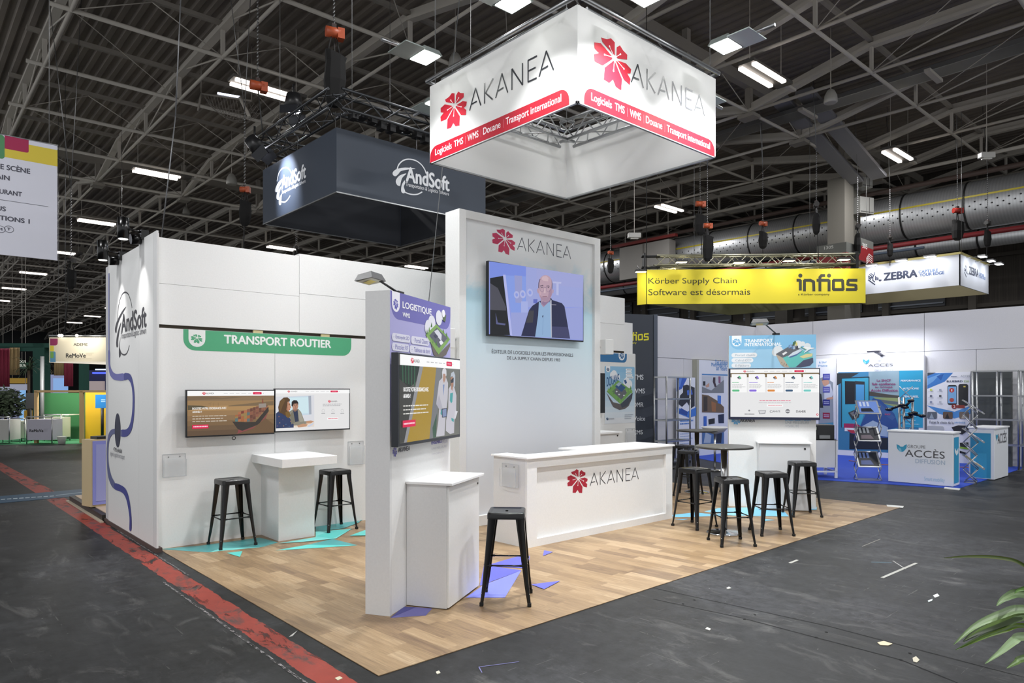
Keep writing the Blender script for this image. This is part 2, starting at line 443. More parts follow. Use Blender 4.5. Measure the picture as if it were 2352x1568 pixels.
# far hall walls
XW = 31.4
m_wall, nt, b, pos = base('hall_wall', .8)
c = ramp(nt, noise(nt, mapping(nt, pos, (1, 12, .3)), 2.0, 4), [(.3, '3b3632'), (.7, '4d4741')]); nt.links.new(c, b.inputs['Base Color'])
mb = MB(); R = Fr(XW, 0, 90)   # plane X = XW ; u = +Y ; n = (1,0) so inside is n<0
mb.box(R, -14, 132, 0, 12, 0, .3, m_wall)
y = -12.0
while y < 90: mb.box(R, y, y + .28, 0, 12, -.35, 0, M('55504a', .8)); y += 3.36
for z in (3.2, 5.2, 7.2): mb.box(R, -14, 92, z, z + .16, -.2, 0, M('4a453f', .8))
o = mb.build('wall_right'); tag(o, 'dark far side wall of the hall with posts and rails', None, kind='structure')
# windows with louvres in that wall (grey glimpses)
nwin = 0
for y0_ in (6.0, 9.4, 12.7, 16.1, 19.4, 22.8):
    nwin += 1; mb = MB(); g_ = M('6f7784', .3)
    mb.box(R, y0_, y0_ + 2.7, 5.4, 7.1, -.1, -.02, M('34373d', .4))
    for q in range(5): mb.box(R, y0_ + .05, y0_ + 2.65, 5.5 + q * .34, 5.56 + q * .34, -.2, -.1, g_)
    o = mb.build('window_%d' % nwin); tag(o, 'louvred window in the dark hall side wall, %s from right' % ['first', 'second', 'third', 'fourth', 'fifth', 'sixth'][nwin - 1], None, kind='structure')
mb = MB(); mb.box(Fr(-14, 131, 0), 0, 46.5, 0, 12, -.3, 0, M('3c3d40', .8)); o = mb.build('wall_far'); tag(o, 'dark end wall of the hall', None, kind='structure')

# roof trusses along Y, one per line of X
JO = [-13.58 + 20.16 * j for j in range(7)]
RT = M('c2bcb3', .6); RTd = M('928c84', .6)
ords = ['leftmost', 'second from left', 'third from left', 'fourth from left', 'fifth from left', 'sixth from left', 'fourth from right', 'third from right', 'second from right', 'rightmost']
for kx in range(10):
    X = .58 + 3.12 * kx
    t = thing('roof_truss', 'grey steel roof truss with kinked top chord, %s of the trusses overhead' % ords[kx], 'roof truss', (X, 40, ZB), 0, 'roof trusses of the hall')
    top = MB(); bot = MB(); web = MB(); post = MB()
    for j in range(7):
        y0_ = JO[j]; seg = 20.16 / 6; hts = [0, .68, .68, .68, .68, .68, 0]
        if y0_ + 20 < -4: continue
        for q in range(6):
            ya = y0_ + q * seg; yb = ya + seg
            top.beam((X, ya, ZB + hts[q]), (X, yb, ZB + hts[q + 1]), .19, .09, RT)
            top.beam((X, ya, ZB + hts[q] + .12), (X, yb, ZB + hts[q + 1] + .12), .03, .2, RT)
            if q: web.beam((X, ya, ZB), (X, ya, ZB + hts[q]), .09, .07, RT)
            if q in (1, 2): web.tube((X, ya, ZB), (X, yb - .6, ZB + hts[q + 1] - .02), .022, RT, 5)
            if q in (3, 4): web.tube((X, yb, ZB), (X, ya + .6, ZB + hts[q] - .02), .022, RT, 5)
        bot.tube((X, y0_, ZB), (X, y0_ + 20.16, ZB), .045, RT, 6)
        post.beam((X, y0_, ZB - .12), (X, y0_, ZB + 1.3), .16, .16, RTd); post.box(Fr(X, y0_, 0), -.2, .2, ZB - .2, ZB - .1, -.25, .25, RTd)
    top.build('top_chord', t); bot.build('bottom_chord', t); web.build('web_bars', t); post.build('joint_posts', t)
# purlins along X
X0_, X1_ = .2, 30.2
npur = 0; PN = ['first', 'second', 'third', 'fourth', 'fifth', 'sixth', 'seventh', 'eighth', 'ninth']
for j in range(5):
    for q in range(7):
        y = JO[j] + q * 20.16 / 6
        if y < -2 or (q == 6 and j < 4): continue
        npur += 1
        t = thing('roof_purlin', ('grey roof purlin with thin bracing crossing the trusses, %s row from the camera' % PN[npur - 1]) if npur <= 9 else 'distant grey purlin row crossing the trusses near the far end of the hall', 'purlin', (X0_, y, ZB), 0, 'near purlins under the roof deck' if npur <= 9 else 'far purlins under the roof deck')
        mb = MB(); mb.beam((X0_, y, ZB + .82), (X1_, y, ZB + .82), .2, .3, RTd) if q in (0,) else mb.beam((X0_, y, ZB + .80), (X1_, y, ZB + .80), .10, .10, RTd)
        mb.build('top_rail', t)
        mb = MB(); mb.tube((X0_, y, ZB), (X1_, y, ZB), .05, RT, 6); mb.build('bottom_rail', t)
        if q % 2 == 0:
            mb = MB()
            for kx in range(9):
                X = .58 + 3.12 * kx
                mb.tube((X, y, ZB), (X + 1.56, y, ZB + .74), .013, RT, 5); mb.tube((X + 3.12, y, ZB), (X + 1.56, y, ZB + .74), .013, RT, 5)
                if y < 25: mb.tube((X, y, ZB), (X + 3.12, y + 3.36, ZB), .010, RT, 4)
            mb.build('bracing_bars', t)
# work lamp with a safety net under the roof, left of the navy sign
t = thing('netted_lamp', 'dim lamp bar over a sagging safety net under the roof, left of the tube light', 'lamp', at(505, 230, 19))
nA = at(462, 215, 19); nB = at(578, 232, 19); mb = MB(); mb.tube(at(500, 214, 19), at(551, 223, 19), .03, M('dfe6ff', .4, emit=2.5), 6); mb.build('lamp_bar', t)
mb = MB(); mb.tube(nA, nB, .03, RTd, 5); mb.tube(nA, at(455, 255, 19), .03, RTd, 5); mb.tube(at(551, 223, 19), at(573, 268, 19), .05, RT, 5); mb.tube(nA, (nA.x, nA.y, ZB + 1.4), .015, RTd, 5); mb.tube(nB, (nB.x, nB.y, ZB + 1.4), .015, RTd, 5); mb.build('frame', t)
mb = MB(); dn = (nB - nA); sd = Vector((-dn.y, dn.x, 0)).normalized() * .9
for q in range(17):
    f_ = q / 16; a_ = nA + dn * f_; sg = .42 * math.sin(math.pi * f_) ** .6
    mb.path([a_, a_ + sd * .3 - Vector((0, 0, sg)), a_ + sd * .7 - Vector((0, 0, sg)), a_ + sd], .006, RTd, 3)
for q in range(6):
    g_ = q / 5; mb.path([nA + dn * (j / 10) + sd * g_ - Vector((0, 0, .42 * math.sin(math.pi * j / 10) ** .6 * min(1, math.sin(math.pi * g_) * 1.6))) for j in range(11)], .006, RTd, 3)
mb.build('safety_net', t)
# cable tray and a line of conduit along Y
mb = MB(); Fx = Fr(18.2, 0, 90); mb.box(Fx, -2, 30, ZB + .30, ZB + .36, -.3, .3, M('8f8f8b', .45, .6)); mb.box(Fx, -2, 30, ZB + .3, ZB + .42, -.34, -.3, ALU); mb.box(Fx, -2, 30, ZB + .3, ZB + .42, .3, .34, ALU)
for q in range(10): mb.box(Fx, -1 + 3.36 * q, -.85 + 3.36 * q, ZB + .22, ZB + .3, -.5, .5, RT)
tag(mb.build('cable_tray'), 'long perforated metal cable tray running under the roof at right', 'cable tray')
mb = MB(); mb.tube((24.6, -2, ZB - .25), (24.6, 26, ZB - .25), .06, RT); mb.tube((25.4, -2, ZB - .6), (25.4, 40, ZB - .6), .09, M('5a4a44', .6))
tag(mb.build('pipe_run'), 'brownish pipes running below the roof in front of the big duct', 'pipe')

# concrete column and sloping roof frame plates
cx_, cy_ = 22.0, 6.5
for (px, nm) in ((1912, 'a'),):
    t = thing('concrete_column', 'square grey concrete column rising behind the yellow hanging sign', 'column', (22.1, 6.6, 0))
    A = Fr(22.7, 6.6, 0); mb = MB()
    mb.box(A, 0, .75, 0, 9.3, -.6, 0, M('79756d', .8)); mb.build('shaft', t)
    mb = MB(); mb.box(A, .752, 1.65, 0, 9.3, -.55, -.12, M('65625b', .8)); mb.build('pilaster', t)
# stepped neighbour column further back
mb = MB(); A = Fr(29.4, 12.2, 0); mb.box(A, -.3, .3, 0, 9.5, -.3, .3, M('57534e', .8)); tag(mb.build('concrete_column'), 'slim grey column far back, right of the numbered box sign', 'column')
for q, (u0, nm) in enumerate(((0, 'left of the gap'), (.75, 'right of the gap'))):
    mb = MB(); y = 6.4 - u0
    mb.beam((17.6, y, ZB + .72), (23.2, y, 9.15), .5, .12, M('8f8e92', .5)); tag(mb.build('roof_frame_plate'), 'wide sloping grey roof frame plate coming down to the concrete column, %s' % nm, 'roof beam', 'sloping plates above the column')

# spiral duct along the right wall
def duct(X, Z, R_, y0_, y1_, m, name, label, rings=True, seg=40):
    t = thing(name, label, 'duct', (X, y0_, Z - R_))
    mb = MB(); mb.tube((X, y0_, Z), (X, y1_, Z), R_, m, seg); mb.build('duct_body', t)
    if rings:
        y = y0_ + .6
        while y < y1_:
            r = MB(); r.tube((X, y, Z), (X, y + .06, Z), R_ + .02, M('4c4c4c', .5, .8), seg); r.build('joint_ring', t); y += 2.05
    return t
m_duct, nt, b, pos = base('spiral_duct', .36); b.inputs['Metallic'].default_value = .7
wv = nt.nodes.new('ShaderNodeTexWave'); wv.bands_direction = 'Y'; wv.inputs['Scale'].default_value = 3.2; nt.links.new(pos, wv.inputs['Vector'])
c = mixc(nt, wv.outputs[1], lin('cfd0d2'), lin('dbdcde')); nt.links.new(c, b.inputs['Base Color'])
t = duct(26.5, 8.36, .84, -3.0, 42, m_duct, 'spiral_duct', 'huge shiny round silver ventilation duct behind the concrete column')
mb = MB()
for th in (-8, ):   # yellow stripe and dotted perforations facing the aisle
    a = math.radians(180 + th)
    for y in range(-3, 41): mb.beam((26.5 + math.cos(a) * .845, y + .3, 8.36 + .14), (26.5 + math.cos(a) * .845, y + 1.3, 8.36 + .14), .012, .06, M('c9b62a', .5))
mb.build('yellow_stripe', t)
mb = MB()
for y_ in range(70):
    for r_ in range(3):
        a = math.radians(184 + r_ * 9); y = -2.5 + y_ * .33 + (r_ % 2) * .16
        mb.ball((26.5 + math.cos(a) * .835, y, 8.36 + math.sin(a) * .835), .028, M('2c2c2e', .6), 6)
tag(mb.build('perforations', t), kind='stuff')
duct(27.6, 7.35, .34, -3.0, 30, m_duct, 'spiral_duct', 'thinner silver duct below and behind the huge one')
mb = MB(); mb.tube((25.7, 1.0, 7.18), (25.7, 30, 7.18), .09, M('7c2226', .5)); mb.tube((25.6, 5, 6.95), (25.6, 30, 6.95), .05, M('4d5868', .5)); tag(mb.build('red_pipe'), 'dark red sprinkler pipe running under the big silver duct', 'pipe')
# pale duct casing panel at left of the duct
A = Fr(24.6, 0, -90)     # plane facing -X, u runs towards -Y
u0, v0 = A.uv(1537, 640); u1, v1 = A.uv(1423, 568); zt = A.uv(1537, 548)[1]
mb = MB(); za = A.uv(1423, 625)[1]
mb.box(A, min(u0, u1), max(u0, u1), za - .4, zt, -.5, 0, M('8f8b86', .6)); mb.box(A, (u0 + u1) / 2 - .03, (u0 + u1) / 2 + .03, za - .4, zt, 0, .03, M('6f6b66', .6))
mb.box(A, min(u0, u1) - .4, max(u0, u1) + .4, zt + .05, zt + .18, -.1, .1, M('7c2a26', .6))
mb.tube(A.w(max(u0, u1) - .2, zt, -.2), A.w(max(u0, u1) - .2, ZB + 1.34, -.2), .02, RT, 5); mb.tube(A.w(min(u0, u1) + .2, zt, -.2), A.w(min(u0, u1) + .2, ZB + 1.34, -.2), .02, RT, 5)
tag(mb.build('duct_casing'), 'flat pale grey casing panel under a red rail, left of the yellow sign', 'panel')
# 1305 box sign on the column
t = thing('numbered_column_sign', 'grey and red box sign numbered 1305 wrapped round the column above the yellow sign', 'sign', (21.0, 6.4, 4.8))
A = Fr(21.0, 6.4, -90); u0, v1 = A.uv(1878, 568); 
mb = MB(); za = A.uv(1912, 583)[1]; zb = A.uv(1912, 560)[1]; zc = A.uv(1912, 640)[1]
B = Fr(20.9, 6.9, 0)
ua, _ = A.uv(1876, 570); ub, _ = A.uv(1944, 570); 
mb.box(A, ua, ub, za, zb, -.9, 0, M('6b6c68', .5)); mb.box(A, ua, ub, zc, za, -.9, 0, M('8a1f24', .5)); mb.build('box', t)
g = Gfx(A, 0); g.text('1305', 1893, 573, 1914, 563, P('d8d8d4'), .01); g.build('lettering', t)
zc2 = B = Fr(A.w(ub, 0, 0).x + .02, A.w(ub, 0, 0).y - .02, 0)
ua2, _ = B.uv(1973, 570); ub2, zb2 = B.uv(2006, 556); _, za2 = B.uv(2006, 573); _, zc3 = B.uv(2006, 606)
mb = MB(); mb.box(B, ua2, ub2, za2, zb2, -.1, 0, M('6b6c68', .5)); mb.box(B, ua2, ub2, zc3, za2, -.1, 0, M('8a1f24', .5)); mb.build('side_panel', t)
g = Gfx(B, 0); g.text('305', 1981, 569, 1992, 561, P('d8d8d4'), .01)
for q in range(4): g.line([(2004, 590 + q * 5), (1996, 583 + q * 5), (1990, 594 + q * 4)], .03, P('e0dedb'))
g.build('side_lettering', t)

# ceiling fixtures
def fixture(x, y, lab):
    t = thing('twin_tube_light', lab, 'ceiling light', (x, y, 9.3), 0, 'twin tube fixtures under the roof trusses')
    for s_ in (-.17, .17):
        mb = MB(); mb.box(Fr(x, y + s_, 0), -.72, .72, 9.3, 9.36, -.055, .055, M('fff4ea', .4, emit=5.0)); mb.build('tube', t)
    mb = MB(); mb.box(Fr(x, y, 0), -.78, 1.1, 9.37, 9.45, -.2, .2, M('55524e', .5)); mb.beam((x + 1.1, y, 9.42), (x + 1.6, y, 9.42), .1, .06, RT); mb.build('housing', t)
    mb = MB()
    for q in (-.6, .9): mb.tube((x + q, y, 9.44), (x + q, y, ZB + 1.40), .01, RT, 4)
    mb.build('hanger_wires', t)
wh = {0: 'left row', 1: 'middle row', 2: 'right row'}
nth = ['nearest', 'second nearest', 'third nearest', 'fourth nearest', 'fifth nearest', 'fifth farthest', 'fourth farthest', 'third farthest', 'second farthest', 'farthest']
for i, (x, y) in enumerate(TUBES):
    fixture(x, y, 'glowing twin tube ceiling light, %s in the %s of fixtures overhead' % (nth[i % 10], wh[i // 10]))
# bell shaped loudspeakers and a projector box under the roof
def bell(px, py, d, sc, lab):
    p = at(px, py, d)
    t = thing('pendant_loudspeaker', lab, 'loudspeaker', p, 0, 'bell shaped pendant loudspeakers under the roof')
    mb = MB(); mb.lathe(p, [(.16 * sc, 0), (.19 * sc, .03), (.17 * sc, .22 * sc), (.10 * sc, .36 * sc), (.04 * sc, .4 * sc)], M('a5a29c', .5), 16); mb.build('bell_housing', t)
    mb = MB(); mb.tube(p + Vector((0, 0, .38 * sc)), (p.x, p.y, ZB + 1.4), .012, RT, 5); mb.build('drop_rod', t)
bell(1908, 237, 18, .9, 'pale bell shaped loudspeaker hanging at upper right, right of the floodlit sign')
bell(1046, 155, 17, .9, 'dim round loudspeaker above the left flood lamp of the white hanging sign')
bell(532, 424, 25, 1.0, 'pale loudspeaker left of the dark blue hanging sign')
bell(428, 492, 33, .9, 'small pale loudspeaker below the dark blue sign, over the booth wall')
for (px, py, d, lab) in ((2266, 357, 20, 'white emergency light box with round ends high at far right'), (1457, 541, 22, 'small white box lamp hanging left of the yellow sign')):
    p = at(px, py, d); t = thing('emergency_light', lab, 'emergency light', p)
    mb = MB(); mb.box(Fr(p.x, p.y, -41), -.2, .2, -.08 + p.z, .08 + p.z, -.1, .1, M('c9c7c2', .4)); mb.build('box_body', t, .02)
    mb = MB(); mb.box(Fr(p.x, p.y, -41), -.12, .12, -.11 + p.z, -.08 + p.z, -.06, .06, M('dedcd6', .3)); mb.build('diffuser', t)
    mb = MB(); mb.tube(p + Vector((0, 0, .08)), (p.x, p.y, ZB + 1.4), .01, RT, 4); mb.build('drop_rod', t)
def hbox(x0, y0_, x1, y1_, d, lab, doors=True):
    a = at(x0, y1_, d); b_ = at(x1, y0_, d); A = Fr(a.x, a.y, -20)
    w_ = (at(x1, y1_, d) - a).length
    t = thing('junction_box', lab, 'equipment box', a); mb = MB(); mb.box(A, 0, w_ * .95, a.z, b_.z, -.42, 0, M('a5a4a0', .5)); mb.build('box_body', t, .01)
    mb = MB(); mb.box(A, w_ * .62, w_ * .64, a.z + .02, b_.z - .02, 0, .01, M('55534f', .5)); mb.box(A, .02, w_ * .9, a.z + .05, a.z + .07, 0, .01, M('55534f', .5)); mb.build('door_seam', t)
hbox(1976, 450, 2021, 488, 24.9, 'white square equipment box fixed beside the concrete column')
hbox(1981, 405, 2015, 428, 24.9, 'smaller white equipment box above the square one beside the column')
# ================================================================ THE WHITE STAND
# ---- wood look vinyl floor with coloured triangles
m_wood, nt, b, pos = base('wood_vinyl', .42)
mp = mapping(nt, pos, (1, 1, 1), math.radians(-4.5))
sx = nt.nodes.new('ShaderNodeSeparateXYZ'); nt.links.new(mp, sx.inputs[0])
X_, Y_ = sx.outputs[0], sx.outputs[1]
row = math_(nt, 'FLOOR', math_(nt, 'DIVIDE', X_, .118))
wn = nt.nodes.new('ShaderNodeTexWhiteNoise'); wn.noise_dimensions = '1D'; nt.links.new(row, wn.inputs['W'])
yy = math_(nt, 'DIVIDE', math_(nt, 'ADD', Y_, math_(nt, 'MULTIPLY', wn.outputs[0], .9)), .52)
col_ = math_(nt, 'FLOOR', yy)
cb = nt.nodes.new('ShaderNodeCombineXYZ'); nt.links.new(row, cb.inputs[0]); nt.links.new(col_, cb.inputs[1])
wn2 = nt.nodes.new('ShaderNodeTexWhiteNoise'); nt.links.new(cb.outputs[0], wn2.inputs['Vector'])
ad = nt.nodes.new('ShaderNodeVectorMath'); ad.operation = 'ADD'; nt.links.new(mp, ad.inputs[0]); nt.links.new(wn2.outputs[1], ad.inputs[1])
g1 = noise(nt, mapping(nt, ad.outputs[0], (16, 1.3, 1)), 2.2, 6, .6, .4); g2 = noise(nt, mapping(nt, ad.outputs[0], (46, 1.6, 1)), 2.4, 7, .74, .5)
tone = math_(nt, 'ADD', math_(nt, 'MULTIPLY', wn2.outputs[0], .46), math_(nt, 'MULTIPLY', g1, .62))
c = ramp(nt, tone, [(.20, '78604a'), (.42, '947a5b'), (.62, 'a58a68'), (.86, 'bea584')])
c = mixc(nt, .85, c, ramp(nt, g2, [(.34, .55), (.52, .9), (.62, 1.0)]), 'MULTIPLY')
nt.links.new(c, b.inputs['Base Color'])
t = thing('stand_floor', 'tan wood-look vinyl floor of the white stand with coloured triangle stickers', 'floor covering', (4.6, 2.3, 0))
mb = MB(); mb.prism([(0, 0), (9.376, .153), (9.26, .364), (8.95, 5.05), (-.02, 4.95)], 0.001, .006, m_wood); mb.build('vinyl_sheet', t)
def floorpoly(pts, m, name, k, view=(1, 0, 0)):
    mb = MB(); q = [fl(x / view[0] + view[1], y / view[0] + view[2], .007 + k * .0008) for x, y in pts]
    mb.face([(x, y, .007 + k * .0008) for x, y in q], m); mb.build(name, t)
T1, T2, T3 = M('4f9f9f', .4), M('5fd0c8', .4), M('7fdcd6', .4)
V = (4.9, 380, 1180)
for k, (pts, m) in enumerate([([(-60, 395), (420, 352), (1060, 265), (1270, 320), (1060, 375), (600, 415), (480, 430), (300, 420)], T1), ([(500, 430), (620, 385), (1060, 372), (1270, 335), (1060, 375), (620, 415)], T3),
    ([(1235, 410), (1600, 345), (2165, 352)], T2), ([(1600, 345), (1880, 280), (2165, 352)], T1), ([(690, 437), (866, 417), (838, 482)], T2),
    ([(1270, 330), (1690, 260), (1690, 200), (2100, 165), (1920, 275), (1560, 312)], T3), ([(1690, 200), (1690, 140), (2180, 75), (2190, 90), (2010, 160)], T1), ([(1690, 250), (1880, 185), (2100, 165), (1880, 275)], T2), ([(2070, 245), (2300, 160), (2300, 240)], T2), ([(2185, 45), (2225, 38), (2225, 62), (2190, 80)], T1)]):
    floorpoly(pts, m, 'teal_triangle', k, V)
B1, B2, B3 = M('5b5fc4', .4), M('7a82da', .4), M('3f3f8a', .4)
V = (3.663, 780, 1140)
for k, (pts, m) in enumerate([([(425, 1020), (540, 925), (640, 930), (780, 940), (725, 1000)], M('6a66a8', .4)), ([(425, 1020), (540, 925), (640, 930)], B3),
    ([(1060, 850), (1210, 745), (1530, 620), (1390, 850)], B2), ([(1180, 750), (1215, 575), (1530, 620)], B1), ([(1230, 580), (1490, 505), (1600, 500), (1585, 605)], B1),
    ([(1720, 452), (1795, 465), (1712, 498)], B1), ([(1612, 738), (1855, 708), (1722, 778)], B1)]):
    floorpoly(pts, m, 'violet_triangle', k, V)
L1, L2 = M('7cc6e8', .4), M('8fd4f2', .4)
V = (4.9, 1500, 960)
for k, (pts, m) in enumerate([([(200, 1090), (470, 1060), (620, 1075), (900, 1090), (450, 1110), (230, 1112)], L1), ([(575, 1050), (740, 1010), (1200, 1000), (1160, 1100), (900, 1095)], L2),
    ([(1080, 1100), (1160, 1020), (1480, 1050), (1530, 1105)], L1), ([(1215, 1160), (1215, 1128), (1370, 1145)], L1), ([(235, 1137), (400, 1132), (340, 1145)], L1), ([(1770, 985), (1845, 1000), (1840, 1030), (1770, 1030)], L1)]):
    floorpoly(pts, m, 'blue_triangle', k, V)
mb = MB(); A = [fl(*p) for p in ((2036, 1160), (2076, 1163), (2074, 1167), (2038, 1164))]; mb.prism(A, .007, .009, M('d8d8d4', .4)); tag(mb.build('white_tape'), 'strip of white tape at the far right corner of the wood floor', 'tape')

# ---- back wall
YW = 4.68
WB = Fr(0, YW, 0)
xs = [WB.uv(632, 900)[0], 2.59]
t = thing('stand_back_wall', 'long white back wall of the stand with the green transport routier banner', 'wall panel', (4.2, YW + .1, 0))
XE = 8.53
mb = MB(); e = -.04
seams = [e, 1.32, 2.62, 3.92, 5.2, 6.4, 7.5, XE]
for a, b_ in zip(seams, seams[1:]): mb.box(WB, a + .002, b_ - .002, .0, 2.50, -.12, 0, WHITE)
mb.build('lower_panels', t)
mb = MB(); mb.box(WB, e, XE - .3, 2.50, 2.56, -.12, -.03, M('3c3326', .7)); mb.build('shadow_gap', t)
mb = MB()
for q in (1.05, 1.95): mb.box(WB, q, q + .12, 2.50, 2.535, -.03, -.005, M('cbbd8e', .6))
mb.build('gap_spacers', t)
mb = MB(); mb.box(WB, e, 1.64, 2.54, 3.0, -.12, .0, WHITE); mb.box(WB, 1.643, 8.21, 2.54, 3.04, -.12, .002, WHITE); mb.build('middle_boards', t)
mb = MB(); mb.box(WB, e, 1.64, 3.003, 3.52, -.12, .0, WHITE); mb.box(WB, 1.643, 8.21, 3.043, 3.55, -.12, .004, WHITE); mb.build('upper_boards', t)
g = Gfx(WB, .001).V(2.613, 340, 700)
G1 = P('4fa67a'); g.rect(212, 140, 1220, 296, G1, .13, corners=(0, 0, 1, 1))
a = g.uv(212, 274); b_ = g.uv(1220, 186)
g.mb = MB(); g.k = 0
zt = 2.498; ub = g.uv(212, 200)[0]; ue = g.uv(1220, 240)[0]; zb_ = g.uv(600, 285)[1]
g.rectuv(ub, zb_, ue, zt, G1, .13, corners=(0, 0, 1, 1))
u1 = g.uv(243, 200)[0]; u2 = g.uv(344, 200)[0]; z2 = g.uv(290, 252)[1]; g.rectuv(u1, z2, u2, zt, P('e9ecea'), .11, corners=(0, 0, 1, 1))
flower_px(g, 292, 203, 48, G1, P('e9ecea'))
uA, zA = g.uv(458, 236); uB, zB_ = g.uv(1097, 210)
g.textuv('TRANSPORT ROUTIER', uA, zA + .012, uB, zA + .112, P('eef2f0'), .035)
g.build('transport_routier_banner', t)
# dark cable foot at the wall end near the pillar
mb = MB(); p = fl(829, 1188); mb.ball((p[0], p[1] - .02, .04), .045, DARK, 10); mb.tube((p[0], p[1] - .02, .03), (p[0] + .35, p[1], .02), .015, DARK); tag(mb.build('cable_end'), 'small black cable end on the floor by the back wall, beside the purple pillar', 'cable')
# white block beyond the back wall, right
A = Fr(0, YW + .9, 0); u0 = A.uv(1432, 760)[0]; u1, z1 = A.uv(1453, 742)
mb = MB(); mb.box(A, u0 - .3, u1, 0, z1, -.3, 0, WHITE); tag(mb.build('white_partition'), 'narrow white partition edge behind the back wall, left of the dark navy wall', 'partition')

# ---- side wall with the AndSoft graphics (faces -X)
XS = -.09
WS = Fr(XS, 4.8, -90)       # u runs towards -Y, n = -X
uF = WS.uv(352, 1250)[0]; uM = WS.uv(319, 900)[0]; uN = WS.uv(245, 900)[0]
t = thing('side_wall', 'tall white end wall with large dark logo and winding blue ribbon, facing the aisle', 'wall panel', (XS, 5.9, 0))
mb = MB(); mb.box(WS, uM, uF, .05, 3.56, -.06, 0, WHITE); mb.build('front_panel', t)
mb = MB(); mb.box(WS, uN + .1, uM - .004, .05, 3.50, -.06, 0, WHITE); mb.build('main_panel', t)
mb = MB(); mb.box(WS, uN - .1, uN + .09, .05, 3.47, -.08, -.01, M('c9c9cc', .5)); mb.build('far_edge_panel', t)
mb = MB(); mb.box(WS, uF + .005, uF + .13, .05, 3.56, -.02, .0, WHITE2); mb.box(WS, uN - .1, uF + .13, 0, .05, -.06, .01, M('4a3a36', .6)); mb.build('corner_post', t)
g = Gfx(WS, .001).V(6.033, 240, 640)
KD = P('34333a')
def pl(l, w_, m, w1=None): g.sline(l, w_, m)
# thin ring
ring = [(181, 560), (183, 480), (195, 380), (215, 290), (245, 215), (275, 190), (300, 190), (330, 215), (355, 280), (375, 360), (380, 400)]
pl(ring, .018, KD)
ring2 = [(210, 960), (230, 1025), (260, 1050), (290, 1048), (320, 1010), (345, 925)]; pl(ring2, .018, KD)
g.spoly([(300, 388), (250, 440), (200, 530), (165, 610), (146, 690), (150, 740), (166, 745), (172, 690), (195, 600), (240, 500)], KD)
g.spoly([(232, 600), (200, 680), (175, 780), (163, 880), (168, 945), (188, 935), (188, 860), (205, 740)], KD)
g.spoly([(225, 800), (208, 900), (200, 1000), (203, 1080), (215, 1082), (228, 1035), (212, 960), (215, 880)], KD)
g.text('AndSoft', 236, 745, 580, 385, KD, .03)
g2 = g
g.V(6.033, 240, 640)
# lettering runs uphill to the near end in the picture but is level on the wall
g.mb.v = g.mb.v; 
u0, _ = g.uv(230, 850); u1, _ = g.uv(580, 740); z0 = g.uv(230, 858)[1]; g.textuv('Transportation & Logistics Software', u0, z0, u1, z0 + .10, P('55545c'))
# ribbon
RB1, RB2 = P('6a6bb0'), P('3a3f8c')
g.V(2.24, 0, 540)
g.line([(561, 200), (561, 560), (563, 640)], .06, P('8a8fc0'))
def rib(pts, m, wd): g.line(pts, wd, m)
g.spoly([(557, 600), (566, 600), (567, 665), (580, 700), (600, 713), (640, 712), (640, 745), (600, 746), (578, 735), (562, 700)], RB1)
g.spoly([(640, 712), (655, 709), (672, 717), (685, 755), (693, 830), (690, 930), (678, 1000), (655, 1033), (625, 1034), (625, 1002), (650, 998), (668, 975), (680, 915), (683, 830), (676, 770), (660, 742), (640, 745)], RB2)
g.spoly([(625, 1002), (625, 1034), (590, 1022), (575, 1030), (562, 1060), (558, 1130), (562, 1190), (575, 1240), (592, 1275), (592, 1306), (570, 1280), (555, 1225), (550, 1130), (553, 1060), (565, 1010), (590, 995)], M('5a608f', .5))
g.spoly([(592, 1275), (635, 1292), (655, 1320), (668, 1370), (677, 1450), (677, 1514), (667, 1514), (667, 1450), (655, 1375), (640, 1335), (620, 1318), (592, 1306)], RB2)
u, v = g.uv(606, 1003); k = g.k + 1
g.polyuv([(u + .15 * math.cos(6.2832 * j / 28), v + .22 * math.sin(6.2832 * j / 28)) for j in range(28)], P('1f2340'))
g.text('+ TMS by AndSoft', 584, 1116, 628, 1100, P('3c3c44'), .02)
g.text('logiciel de gestion de transport', 568, 1140, 642, 1128, P('8a8a92'))
g.build('wall_graphics', t)
# spotlights on top of that wall
def spot(px, py, X, z, lab, up=True):
    y = Fr(X, 4.8, -90).uv(px, py)[0]; y = 4.8 - y
    t = thing('cylinder_spotlight', lab, 'spotlight', (X, y, z), 0, 'black spotlights clamped on the side wall')
    mb = MB(); mb.tube((X, y, z), (X, y, z + .24), .06, BLACKM, 20); mb.build('lamp_barrel', t)
    mb = MB(); mb.tube((X, y, z + .004), (X, y, z - .004), .048, M('ffffff', .3, emit=4), 16); mb.build('lens', t)
    mb = MB(); mb.tube((X, y, z + .13), (XS + .02, y, z + .10), .012, BLACKM); mb.box(Fr(XS, y, 0), -.03, .05, z + .02, z + .13, -.03, .03, BLACKM); mb.build('bracket', t)
    add_light('spot_light', (X, y, z - .02), (XS + .02, y, 1.6), .03, 50, (1, .98, .96), spot=66)
spot(236, 610, -.3, 3.42, 'black cylinder spotlight at the far end of the side wall top')
spot(283, 575, -.3, 3.52, 'black cylinder spotlight nearer the front on the side wall top')
for (px, py, z, lab) in ((262, 600, 3.45, 'black clamp box between the two cylinder spotlights'), (313, 567, 3.55, 'black clamp box nearest the front corner of the side wall')):
    y = 4.8 - Fr(-.14, 4.8, -90).uv(px, py)[0]; mb = MB(); mb.tube((-.2, y, z), (-.02, y, z + .02), .06, BLACKM, 12); mb.tube((-.1, y, z), (-.1, y, z + .08), .02, BLACKM)
    tag(mb.build('clamp_box'), lab, 'lamp clamp', 'clamp boxes on the side wall')
